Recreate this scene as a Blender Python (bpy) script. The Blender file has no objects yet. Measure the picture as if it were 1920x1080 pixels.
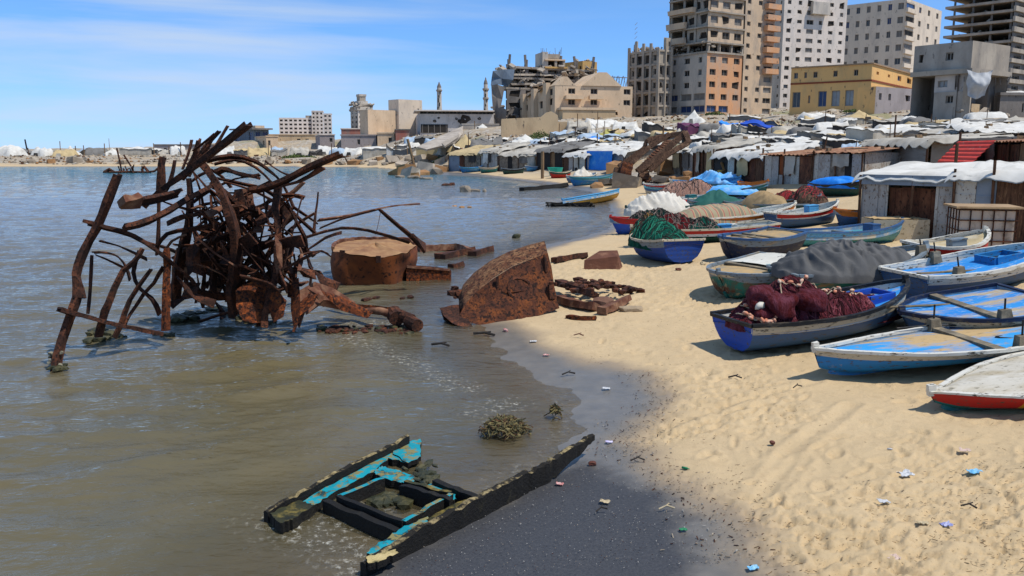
import bpy, math, random
import numpy as np
from mathutils import Vector, Matrix, Euler, noise as mn
R = math.radians
sc = bpy.context.scene
col = sc.collection
rng = random.Random(7)

# ------------------------------------------------------------------ camera
CH, FP, HOR = 3.4, 1600.0, 280.0
PITCH = math.atan((540 - HOR) / FP)
cam_d = bpy.data.cameras.new("camera")
cam_d.lens = 30
cam_d.sensor_width = 36
cam_d.clip_start = 0.1
cam_d.clip_end = 6000
cam = bpy.data.objects.new("camera", cam_d)
col.objects.link(cam)
cam.location = (0, 0, CH)
cam.rotation_euler = (math.pi / 2 - PITCH, 0, 0)
sc.camera = cam

# ------------------------------------------------------------------ sky, sun, exposure
SUN = Vector((0.50, -0.24, 1.0)).normalized()
EL = math.asin(SUN.z)
AZ = math.atan2(SUN.x, SUN.y)
w = bpy.data.worlds.new("World")
sc.world = w
w.use_nodes = True
nt = w.node_tree
nt.nodes.clear()
out = nt.nodes.new("ShaderNodeOutputWorld")
bg = nt.nodes.new("ShaderNodeBackground")
tc = nt.nodes.new("ShaderNodeTexCoord")
sky = nt.nodes.new("ShaderNodeTexSky")
sky.sky_type = 'NISHITA'
sky.sun_disc = False
sky.sun_elevation = EL
sky.sun_rotation = AZ
sky.altitude = 0
sky.air_density = 1.0
sky.dust_density = 0.0
sky.ozone_density = 3.0
bg.inputs["Strength"].default_value = 0.15
mp = nt.nodes.new("ShaderNodeMapping")
mp.inputs["Scale"].default_value = (1.0, 1.0, 11.0)
mp.inputs["Rotation"].default_value = (R(3), R(-4), 0)
mp.inputs["Location"].default_value = (3.32, 0.2, 0.55)
n1 = nt.nodes.new("ShaderNodeTexNoise")
n1.inputs["Scale"].default_value = 1.9
n1.inputs["Detail"].default_value = 9
n1.inputs["Roughness"].default_value = 0.52
n1.inputs["Distortion"].default_value = 0.35
cr = nt.nodes.new("ShaderNodeValToRGB")
cr.color_ramp.elements[0].position = 0.47
cr.color_ramp.elements[0].color = (0, 0, 0, 1)
cr.color_ramp.elements[1].position = 0.68
cr.color_ramp.elements[1].color = (0.7, 0.7, 0.7, 1)
mx = nt.nodes.new("ShaderNodeMix")
mx.data_type = 'RGBA'
mx.inputs["B"].default_value = (3.6, 4.15, 4.9, 1)
nt.links.new(tc.outputs["Generated"], mp.inputs["Vector"])
nt.links.new(mp.outputs["Vector"], n1.inputs["Vector"])
nt.links.new(n1.outputs["Fac"], cr.inputs["Fac"])
mrx = nt.nodes.new("ShaderNodeMapRange")
mrx.inputs["From Min"].default_value = 0.12
mrx.inputs["From Max"].default_value = -0.25
mrx.inputs["To Min"].default_value = 0.15
mrx.inputs["To Max"].default_value = 0.95
mcl = nt.nodes.new("ShaderNodeMath")
mcl.operation = 'MULTIPLY'
nt.links.new(cr.outputs["Color"], mcl.inputs[0])
nt.links.new(mrx.outputs["Result"], mcl.inputs[1])
nt.links.new(mcl.outputs[0], mx.inputs["Factor"])
tint = nt.nodes.new("ShaderNodeMix")
tint.data_type = 'RGBA'
tint.blend_type = 'MULTIPLY'
tint.inputs["Factor"].default_value = 1.0
sep = nt.nodes.new("ShaderNodeSeparateXYZ")
nt.links.new(tc.outputs["Generated"], sep.inputs[0])
tr_ = nt.nodes.new("ShaderNodeValToRGB")
for pos, c4 in ((0.0, (.32, .52, 1.05)), (0.06, (.33, .55, .97)), (0.28, (.46, .66, .81)), (0.75, (.82, .93, 1.0))):
    el = tr_.color_ramp.elements.new(pos) if pos not in (0.0,) else tr_.color_ramp.elements[0]
    el.color = (*c4, 1)
tr_.color_ramp.elements.remove(tr_.color_ramp.elements[-1])
nt.links.new(sep.outputs["Z"], tr_.inputs["Fac"])
nt.links.new(sep.outputs["X"], mrx.inputs["Value"])
nt.links.new(tr_.outputs["Color"], tint.inputs["B"])
nt.links.new(sky.outputs["Color"], tint.inputs["A"])
nt.links.new(tint.outputs["Result"], mx.inputs["A"])
nt.links.new(mx.outputs["Result"], bg.inputs["Color"])
nt.links.new(bg.outputs["Background"], out.inputs["Surface"])
sun_d = bpy.data.lights.new("sun", 'SUN')
sun_d.energy = 4.0
sun_d.angle = R(0.53)
sun_d.color = (1.0, 0.95, 0.87)
sun = bpy.data.objects.new("sun", sun_d)
col.objects.link(sun)
sun.rotation_euler = SUN.to_track_quat('Z', 'Y').to_euler()
sc.view_settings.view_transform = 'Standard'
sc.view_settings.look = 'None'
sc.view_settings.exposure = 0.2
sc.view_settings.gamma = 1.0
sc.cycles.use_denoising = True
sc.cycles.max_bounces = 6
sc.cycles.transparent_max_bounces = 8

# ------------------------------------------------------------------ photo geometry -> world
def ray(px, py):
    u = (px - 960) / FP
    v = (540 - py) / FP
    cp, sp = math.cos(PITCH), math.sin(PITCH)
    return Vector((u, cp + v * sp, -sp + v * cp))

def G(px, py, z=0.0):
    d = ray(px, py)
    t = (z - CH) / d.z
    return Vector((d.x * t, d.y * t, z))

def W(px, py, Y):
    d = ray(px, py)
    t = Y / d.y
    return Vector((d.x * t, Y, CH + d.z * t))

# ------------------------------------------------------------------ noise (numpy)
def _hash(ix, iy, seed):
    n = (ix * 374761393 + iy * 668265263 + seed * 144269504) & 0x7fffffff
    n = ((n ^ (n >> 13)) * 1274126177) & 0x7fffffff
    return ((n ^ (n >> 16)) & 0xffff) / 65535.0

def vnoise(x, y, seed=0):
    ix = np.floor(x).astype(np.int64)
    iy = np.floor(y).astype(np.int64)
    fx, fy = x - ix, y - iy
    fx = fx * fx * (3 - 2 * fx)
    fy = fy * fy * (3 - 2 * fy)
    a = _hash(ix, iy, seed); b = _hash(ix + 1, iy, seed)
    c = _hash(ix, iy + 1, seed); d = _hash(ix + 1, iy + 1, seed)
    return (a + (b - a) * fx) * (1 - fy) + (c + (d - c) * fx) * fy

def fbm(x, y, seed=0, octv=4, gain=0.5):
    s = 0; a = 1.0; t = 0
    for i in range(octv):
        s = s + a * vnoise(x * 2 ** i, y * 2 ** i, seed + i * 17)
        t += a
        a *= gain
    return s / t

def sstep(a, b, x):
    t = np.clip((x - a) / (b - a), 0, 1)
    return t * t * (3 - 2 * t)

# ------------------------------------------------------------------ terrain functions
SHORE_PX = [(690, 1085), (800, 1000), (930, 925), (1040, 858), (1085, 805), (1080, 750), (1020, 708), (950, 665), (905, 615),
            (880, 570), (875, 520), (935, 486), (1010, 462), (1085, 446), (1142, 430), (1152, 405), (1140, 380), (1112, 360),
            (1040, 348), (975, 338), (900, 331), (830, 327.5), (785, 323), (750, 318), (700, 314), (600, 313), (450, 312.4),
            (200, 312.4), (0, 312.2), (-500, 312), (-1400, 312)]
shore = [(-2.2, -6.0), (-1.9, 3.0)] + [tuple(G(a, b)[:2]) for a, b in SHORE_PX]
WPOLY = np.array(shore + [(-900, shore[-1][1]), (-900, -6)])
WET_PX = [(1360, 1090), (1335, 1010), (1255, 935), (1190, 868), (1135, 832), (1205, 792), (1238, 757), (1185, 714), (1080, 690), (1000, 652),
          (950, 620), (910, 590), (890, 540), (950, 490), (1020, 470), (1090, 452), (1150, 436), (1162, 404), (1150, 376),
          (1116, 355), (1040, 344), (900, 328.5), (785, 321)]
WETPOLY = np.array([(2.6, -6.0), (2.3, 3.0)] + [tuple(G(a, b)[:2]) for a, b in WET_PX] + [(-300, 128), (-300, -6)])
BLK_PX = [(640, 1300), (690, 1090), (800, 1010), (930, 940), (1010, 900), (1075, 868), (1125, 872), (1170, 905), (1215, 955), (1275, 1010), (1320, 1070), (1335, 1300)]
BLKPOLY = np.array([tuple(G(a, b)[:2]) for a, b in BLK_PX])

def seg_dist(x, y, pts, closed=False):
    d = np.full(x.shape, 1e9)
    n = len(pts)
    for i in range(n if closed else n - 1):
        ax, ay = pts[i]; bx, by = pts[(i + 1) % n]
        dx, dy = bx - ax, by - ay
        L = dx * dx + dy * dy + 1e-12
        t = np.clip(((x - ax) * dx + (y - ay) * dy) / L, 0, 1)
        d = np.minimum(d, (x - ax - t * dx) ** 2 + (y - ay - t * dy) ** 2)
    return np.sqrt(d)

def inside(x, y, pts):
    r = np.zeros(x.shape, bool)
    n = len(pts)
    for i in range(n):
        ax, ay = pts[i]; bx, by = pts[(i + 1) % n]
        if ay == by:
            continue
        c = (ay > y) != (by > y)
        r ^= c & (x < (bx - ax) * (y - ay) / (by - ay) + ax)
    return r

def sdist(x, y, pts):
    d = seg_dist(x, y, pts, True)
    return np.where(inside(x, y, pts), -d, d)

CTRL = [(1700, 455, 27), (1900, 470, 25), (1310, 345, 45), (1460, 345, 45), (1600, 345, 44), (850, 320, 122), (1000, 322, 108), (1140, 325, 92),
        (1000, 284, 130), (1200, 276, 100), (1150, 300, 95), (1400, 262, 85), (1700, 262, 62), (1900, 250, 58), (1500, 300, 52), (1750, 300, 45),
        (1300, 216, 188), (1500, 205, 232), (1600, 207, 133), (1800, 226, 84), (1850, 185, 150), (1070, 224, 188), (990, 256, 150),
        (850, 252, 200), (1215, 222, 188), (570, 262, 300), (300, 299, 195), (0, 300, 190), (600, 298, 192), (450, 290, 260), (0, 290, 260),
        (-300, 299, 195), (1100, 240, 160), (1400, 228, 130), (1920, 300, 38), (1700, 225, 105), (2200, 300, 45), (2300, 200, 120), (2100, 470, 26),
        (1000, 215, 320), (1600, 190, 320), (400, 282, 500), (-600, 282, 600)]
CP = np.array([tuple(W(a, b, c)) for a, b, c in CTRL])

def beach(sd):
    return np.where(sd > 0, 0.45 * (1 - np.exp(-np.maximum(sd, 0) / 5.5)) + 0.004 * np.minimum(sd, 60), np.maximum(-0.07 * np.abs(sd), -2.0))

def zg_np(x, y):
    x = np.asarray(x, float); y = np.asarray(y, float)
    sd = sdist(x, y, WPOLY)
    num = np.zeros(x.shape); den = np.zeros(x.shape)
    for cx, cy, cz in CP:
        s = 1.0 / (((x - cx) ** 2 + (y - cy) ** 2) / (0.02 * (cx * cx + cy * cy)) + 0.05) ** 1.6
        num += s * cz; den += s
    wgt = sstep(4, 20, sd)
    return beach(sd) * (1 - wgt) + wgt * num / den

def zg(x, y):
    return float(zg_np(np.array([x]), np.array([y]))[0])

YS = np.exp(np.linspace(math.log(5.0), math.log(420), 700))
def hit(px, py):
    """the ground point that the photo shows at this pixel"""
    d = ray(px, py)
    t = YS / d.y
    zr = CH + d.z * t
    zt = zg_np(d.x * t, YS)
    k = np.nonzero(zr <= np.maximum(zt, -0.0))[0]
    i = int(k[0]) if len(k) else len(YS) - 1
    Y = YS[i]
    if i > 0 and len(k):
        a = zr[i - 1] - max(zt[i - 1], 0); b = zr[i] - max(zt[i], 0)
        Y = YS[i - 1] + (YS[i] - YS[i - 1]) * a / (a - b + 1e-9)
    p = W(px, py, Y)
    return p

# ------------------------------------------------------------------ object helpers
def tag(o, label=None, cat=None, group=None, kind=None):
    if label: o["label"] = label
    if cat: o["category"] = cat
    if group: o["group"] = group
    if kind: o["kind"] = kind
    return o

def thing(name, label, cat, loc=(0, 0, 0), rz=0.0, group=None, rot=None):
    o = bpy.data.objects.new(name, None)
    o.empty_display_size = 0.2
    col.objects.link(o)
    o.location = loc
    o.rotation_euler = rot if rot else (0, 0, rz)
    return tag(o, label, cat, group)

def link(name, me, parent=None, loc=None, rot=None):
    o = bpy.data.objects.new(name, me)
    col.objects.link(o)
    if parent: o.parent = parent
    if loc is not None: o.location = loc
    if rot is not None: o.rotation_euler = rot
    return o

def copy_tree(o, parent=None):
    c = o.copy()
    col.objects.link(c)
    c.parent = parent
    for ch in o.children:
        copy_tree(ch, c)
    return c

class MB:
    def __init__(s):
        s.v = []; s.f = []; s.m = []
    def add(s, vs, fs, mi=0):
        b = len(s.v)
        s.v += [tuple(p) for p in vs]
        s.f += [tuple(b + i for i in f) for f in fs]
        s.m += [mi] * len(fs)
    def box(s, c, size, rz=0.0, M=None, mi=0, jit=0.0, taper=1.0):
        hx, hy, hz = size[0] / 2, size[1] / 2, size[2] / 2
        vs = []
        for dz in (-1, 1):
            k = taper if dz > 0 else 1.0
            for dx, dy in ((-1, -1), (1, -1), (1, 1), (-1, 1)):
                vs.append(Vector((dx * hx * k, dy * hy * k, dz * hz)))
        if jit:
            vs = [p + Vector((rng.uniform(-jit, jit) * size[0], rng.uniform(-jit, jit) * size[1], rng.uniform(-jit, jit) * size[2])) for p in vs]
        if M is None:
            M = Matrix.Rotation(rz, 3, 'Z')
        vs = [M @ p + Vector(c) for p in vs]
        s.add(vs, [(3, 2, 1, 0), (4, 5, 6, 7), (0, 1, 5, 4), (1, 2, 6, 5), (2, 3, 7, 6), (3, 0, 4, 7)], mi)
    def sweep(s, pts, sec, ups=None, mi=0, scales=None, rough=0.0, twist=0.0):
        """sweep a section [(a,b),...] (side, up) along pts"""
        pts = [Vector(p) for p in pts]
        n, k = len(pts), len(sec)
        vs = []
        up = Vector(ups) if ups is not None else Vector((0, 0, 1))
        for i, p in enumerate(pts):
            t = (pts[min(i + 1, n - 1)] - pts[max(i - 1, 0)])
            t = t.normalized() if t.length > 1e-6 else Vector((1, 0, 0))
            side = t.cross(up)
            if side.length < 0.05:
                side = t.cross(Vector((0.9, 0.3, 0.1)))
            side.normalize()
            u = side.cross(t).normalized()
            sclv = scales[i] if scales else 1.0
            an = twist * i / max(1, n - 1)
            ca, sa = math.cos(an), math.sin(an)
            for a, b in sec:
                a, b = a * ca - b * sa, a * sa + b * ca
                r = 1 + (rng.uniform(-rough, rough) if rough else 0)
                vs.append(p + side * a * sclv * r + u * b * sclv * r)
        fs = []
        for i in range(n - 1):
            for j in range(k):
                fs.append((i * k + j, i * k + (j + 1) % k, (i + 1) * k + (j + 1) % k, (i + 1) * k + j))
        fs.append(tuple(range(k - 1, -1, -1)))
        fs.append(tuple((n - 1) * k + j for j in range(k)))
        s.add(vs, fs, mi)
    def tube(s, pts, r, n=6, mi=0, scales=None, rough=0.0):
        s.sweep(pts, [(r * math.cos(2 * math.pi * j / n), r * math.sin(2 * math.pi * j / n)) for j in range(n)], mi=mi, scales=scales, rough=rough)
    def bar(s, p0, p1, wd, h, mi=0, up=None, rough=0.0):
        s.sweep([p0, p1], [(-wd / 2, -h / 2), (wd / 2, -h / 2), (wd / 2, h / 2), (-wd / 2, h / 2)], ups=up, mi=mi, rough=rough)
    def grid(s, rows, mi=0, flip=False):
        nr, nc = len(rows), len(rows[0])
        fs = []
        for i in range(nr - 1):
            for j in range(nc - 1):
                q = (i * nc + j, i * nc + j + 1, (i + 1) * nc + j + 1, (i + 1) * nc + j)
                fs.append(q[::-1] if flip else q)
        s.add([p for r in rows for p in r], fs, mi)
    def prism(s, poly, z0, z1, mi=0):
        n = len(poly)
        vs = [(p[0], p[1], z0) for p in poly] + [(p[0], p[1], z1) for p in poly]
        fs = [tuple(range(n - 1, -1, -1)), tuple(range(n, 2 * n))]
        fs += [(i, (i + 1) % n, n + (i + 1) % n, n + i) for i in range(n)]
        s.add(vs, fs, mi)
    def rock(s, c, r, seed, sq=(1, 1, 0.7), mi=0, sub=2):
        vs, fs = ICO[sub]
        rz = rng.uniform(0, 6.28)
        ca, sa = math.cos(rz), math.sin(rz)
        o = []
        for p in vs:
            k = 0.8 + 0.45 * mn.noise(p * 1.1 + Vector((seed * 3.7, seed * 1.3, 0)))
            q = Vector((max(-.72, min(.72, p.x * k)), max(-.72, min(.72, p.y * k)), max(-.62, min(.66, p.z * k))))
            q = Vector((q.x * sq[0], q.y * sq[1], q.z * sq[2])) * r * 1.25
            o.append((c[0] + q.x * ca - q.y * sa, c[1] + q.x * sa + q.y * ca, c[2] + q.z))
        s.add(o, fs, mi)
    def mesh(s, name, mats, smooth=False):
        me = bpy.data.meshes.new(name)
        me.from_pydata(s.v, [], s.f)
        for m in (mats if isinstance(mats, (list, tuple)) else [mats]):
            me.materials.append(m)
        if len(set(s.m)) > 1:
            me.polygons.foreach_set("material_index", s.m)
        if smooth:
            me.polygons.foreach_set("use_smooth", [True] * len(s.f))
        me.update()
        return me
    def build(s, name, mats, parent=None, loc=None, rot=None, smooth=False):
        return link(name, s.mesh(name, mats, smooth), parent, loc, rot)

def _ico():
    import bmesh
    r = {}
    for sub in (1, 2, 3):
        bm = bmesh.new()
        bmesh.ops.create_icosphere(bm, subdivisions=sub, radius=1)
        bm.verts.ensure_lookup_table()
        r[sub] = ([v.co.copy() for v in bm.verts], [tuple(v.index for v in f.verts) for f in bm.faces])
        bm.free()
    return r
ICO = _ico()

def smooth_path(pts, n=4):
    """Catmull-Rom through the points"""
    P = [Vector(p) for p in pts]
    if len(P) < 3:
        return [P[0].lerp(P[-1], i / n) for i in range(n + 1)]
    P = [P[0] * 2 - P[1]] + P + [P[-1] * 2 - P[-2]]
    o = []
    for i in range(1, len(P) - 2):
        for k in range(n):
            t = k / n
            a, b, c, d = P[i - 1], P[i], P[i + 1], P[i + 2]
            o.append(0.5 * ((2 * b) + (c - a) * t + (2 * a - 5 * b + 4 * c - d) * t * t + (3 * b - a - 3 * c + d) * t ** 3))
    o.append(P[-2])
    return o

ORD = "first second third fourth fifth sixth seventh eighth ninth tenth eleventh twelfth thirteenth fourteenth fifteenth sixteenth seventeenth eighteenth nineteenth twentieth".split()
def ordw(i):
    if i < 20: return ORD[i]
    t = ["twenty", "thirty", "forty", "fifty", "sixty"][(i + 1) // 10 - 2]
    return {"twenty": "twentieth", "thirty": "thirtieth", "forty": "fortieth", "fifty": "fiftieth", "sixty": "sixtieth"}[t] if (i + 1) % 10 == 0 else t + "-" + ORD[(i + 1) % 10 - 1]

# ------------------------------------------------------------------ materials
def lin(c):
    if isinstance(c, str):
        c = c.lstrip('#')
        c = [int(c[i:i + 2], 16) / 255 for i in (0, 2, 4)]
        c = [x / 12.92 if x <= .04045 else ((x + .055) / 1.055) ** 2.4 for x in c]
    return (c[0], c[1], c[2], 1)

MATS = {}
def mat(name, c1, c2=None, scale=3.0, rough=0.8, metal=0.0, bump=0.25, c3=None, amt=0.45, soft=0.08, stretch=(1, 1, 1), scale3=None, bscale=None, spec=0.3, rand=True,
        bdist=0.02, wave=None, c4=None, amt4=0.35, scale4=12.0):
    """worn surface: c1/c2 blotches, c3 patches with a shape of their own (rust, bare wood, sand, dirt), c4 fine specks"""
    if name in MATS: return MATS[name]
    m = bpy.data.materials.new(name)
    m.use_nodes = True
    t = m.node_tree
    N, L = t.nodes, t.links
    b = N["Principled BSDF"]
    b.inputs["Roughness"].default_value = rough
    b.inputs["Metallic"].default_value = metal
    b.inputs["Specular IOR Level"].default_value = spec
    tc = N.new("ShaderNodeTexCoord")
    mp = N.new("ShaderNodeMapping")
    mp.inputs["Scale"].default_value = stretch
    L.new(tc.outputs["Object"], mp.inputs["Vector"])
    if rand:
        oi = N.new("ShaderNodeObjectInfo")
        mu = N.new("ShaderNodeMath"); mu.operation = 'MULTIPLY'; mu.inputs[1].default_value = 37.0
        L.new(oi.outputs["Random"], mu.inputs[0])
        L.new(mu.outputs[0], mp.inputs["Location"])
    def noise(s, det=6, ro=.6):
        n = N.new("ShaderNodeTexNoise")
        n.inputs["Scale"].default_value = s
        n.inputs["Detail"].default_value = det
        n.inputs["Roughness"].default_value = ro
        L.new(mp.outputs["Vector"], n.inputs["Vector"])
        return n
    def mixc(fac, a, bcol):
        x = N.new("ShaderNodeMix"); x.data_type = 'RGBA'
        L.new(fac, x.inputs["Factor"])
        if isinstance(a, tuple): x.inputs["A"].default_value = a
        else: L.new(a, x.inputs["A"])
        x.inputs["B"].default_value = bcol
        return x.outputs["Result"]
    def thresh(o, lo, hi):
        x = N.new("ShaderNodeMapRange")
        x.inputs["From Min"].default_value = lo
        x.inputs["From Max"].default_value = hi
        L.new(o, x.inputs["Value"])
        return x.outputs["Result"]
    cur = lin(c1)
    if c2 is not None:
        cur = mixc(thresh(noise(scale).outputs["Fac"], .3, .7), cur, lin(c2))
    if c3 is not None:
        p = 0.5 + (0.5 - amt) * 0.55
        cur = mixc(thresh(noise(scale3 or scale * .7, 9, .65).outputs["Fac"], p - soft, p + soft), cur, lin(c3))
    if c4 is not None:
        p = 0.5 + (0.5 - amt4) * 0.5
        cur = mixc(thresh(noise(scale4, 4, .7).outputs["Fac"], p - .04, p + .04), cur, lin(c4))
    if isinstance(cur, tuple): b.inputs["Base Color"].default_value = cur
    else: L.new(cur, b.inputs["Base Color"])
    if bump:
        bp = N.new("ShaderNodeBump")
        bp.inputs["Strength"].default_value = bump
        bp.inputs["Distance"].default_value = bdist
        h = noise(bscale or scale * 4, 8, .65).outputs["Fac"]
        if wave:
            wv = N.new("ShaderNodeTexWave")
            wv.bands_direction = wave[0]
            wv.inputs["Scale"].default_value = wave[1]
            wv.inputs["Distortion"].default_value = 0.3
            L.new(tc.outputs["Object"], wv.inputs["Vector"])
            ad = N.new("ShaderNodeMath"); ad.operation = 'ADD'
            L.new(wv.outputs["Fac"], ad.inputs[0]); L.new(h, ad.inputs[1])
            h = ad.outputs[0]
        L.new(h, bp.inputs["Height"])
        L.new(bp.outputs["Normal"], b.inputs["Normal"])
    MATS[name] = m
    return m
# ------------------------------------------------------------------ ground
def screen_grid(nu, ys, umax):
    us = np.linspace(-umax, umax, nu)
    Y, U = np.meshgrid(ys, us, indexing='ij')
    return Y, U * Y

def grid_mesh(name, X, Y, Z, attrs, material):
    nr, nc = X.shape
    me = bpy.data.meshes.new(name)
    n = nr * nc
    me.vertices.add(n)
    me.vertices.foreach_set("co", np.stack([X, Y, Z], -1).astype(np.float32).ravel())
    idx = np.arange(n).reshape(nr, nc)
    q = np.stack([idx[:-1, :-1], idx[:-1, 1:], idx[1:, 1:], idx[1:, :-1]], -1).reshape(-1, 4)
    me.loops.add(q.size)
    me.loops.foreach_set("vertex_index", q.ravel().astype(np.int32))
    me.polygons.add(len(q))
    me.polygons.foreach_set("loop_start", np.arange(0, q.size, 4, dtype=np.int32))
    me.polygons.foreach_set("use_smooth", np.ones(len(q), bool))
    for k, a in attrs.items():
        at = me.attributes.new(k, 'FLOAT', 'POINT')
        at.data.foreach_set("value", a.astype(np.float32).ravel())
    me.materials.append(material)
    me.update(calc_edges=True)
    return link(name, me)

ys = np.concatenate([np.exp(np.linspace(math.log(4.0), math.log(50), 520)), np.exp(np.linspace(math.log(51), math.log(2500), 150))])
TY, TX = screen_grid(760, ys, 1.0)
TZ = zg_np(TX, TY)
SD = sdist(TX, TY, WPOLY)
WD = sdist(TX, TY, WETPOLY) + (fbm(TX * 1.3, TY * 1.3, 5, 6, .6) - .5) * 0.55
BD = sdist(TX, TY, BLKPOLY) + (fbm(TX * 1.8, TY * 1.8, 9, 6, .65) - .5) * 0.9
wet = 1 - sstep(-0.35, 0.75, WD)
wet = np.maximum(wet, 1 - sstep(-0.1, 0.35, SD))
blk = 1 - sstep(-0.25, 0.25, BD)
dry = (1 - wet)
near = 1 - sstep(24, 60, TY)
rough_z = (fbm(TX * 0.7, TY * 0.7, 21, 3) - .5) * 0.10 + (fbm(TX * 2.6, TY * 2.6, 22, 4) - .5) * 0.020 + (fbm(TX * 9, TY * 9, 23, 3) - .5) * 0.014
# trodden strips: rougher where people walk
trod = sstep(.42, .62, fbm(TX * .45, TY * .45, 31, 3))
fine = ((fbm(TX * 5, TY * 9, 41, 4, .6) - .5) * 0.03 + np.minimum(0, .47 - fbm(TX * 10, TY * 18, 45, 4, .65)) * .22) * trod
TZ = TZ + (rough_z + fine) * dry * near + (fbm(TX * 3, TY * 3, 25, 3) - .5) * 0.012 * wet * near
far = sstep(40, 90, TY) * sstep(1, 8, SD)
TZ = TZ + far * (fbm(TX * .25, TY * .25, 51, 5) - .5) * 1.1
# footprints and scuffs
rngf = np.random.default_rng(3)
NU = TX.shape[1]
lys = np.log(ys)
for k in range(1300):
    yy = 5.2 * math.exp(rngf.random() * 1.75)
    uu = rngf.uniform(-0.2, .98)
    xx = uu * yy
    a = rngf.uniform(0, math.pi); lx = rngf.uniform(.07, .19); ly = rngf.uniform(.035, .075); dp = rngf.uniform(.008, .032)
    if rngf.random() < .4: a = rngf.normal(.2, .3)
    i0, i1 = np.searchsorted(ys, [yy - .45, yy + .45])
    c = int((uu + 1) / 2 * (NU - 1)); w_ = int(.5 / yy / 2 * NU) + 2
    sl = (slice(i0, i1), slice(max(0, c - w_), min(NU, c + w_)))
    if i1 - i0 < 2 or WD[sl].size == 0 or WD[sl].mean() < 0.3: continue
    dx = TX[sl] - xx; dy = TY[sl] - yy
    p = (dx * math.cos(a) + dy * math.sin(a)) / lx; q = (-dx * math.sin(a) + dy * math.cos(a)) / ly
    r2 = p * p + q * q
    TZ[sl] += -dp * np.exp(-r2 * r2) + dp * .55 * np.exp(-((np.sqrt(r2) - 1.45) / .35) ** 2)
# drag marks left by keels
for trk in ([(1330, 1090), (1380, 985), (1440, 900), (1480, 845), (1560, 790), (1600, 760)], [(1405, 1000), (1452, 915), (1500, 860)], [(1640, 1090), (1760, 1010), (1930, 940)],
            [(1250, 800), (1420, 740), (1530, 715)]):
    pts = [tuple(hit(a, b)[:2]) for a, b in trk]
    d = seg_dist(TX, TY, pts) + (fbm(TX * 4, TY * 4, 61, 3) - .5) * .06
    TZ += (-0.018 * np.exp(-(d / .07) ** 2) + 0.016 * np.exp(-((d - .15) / .05) ** 2)) * dry * (TY < 20)

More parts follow.
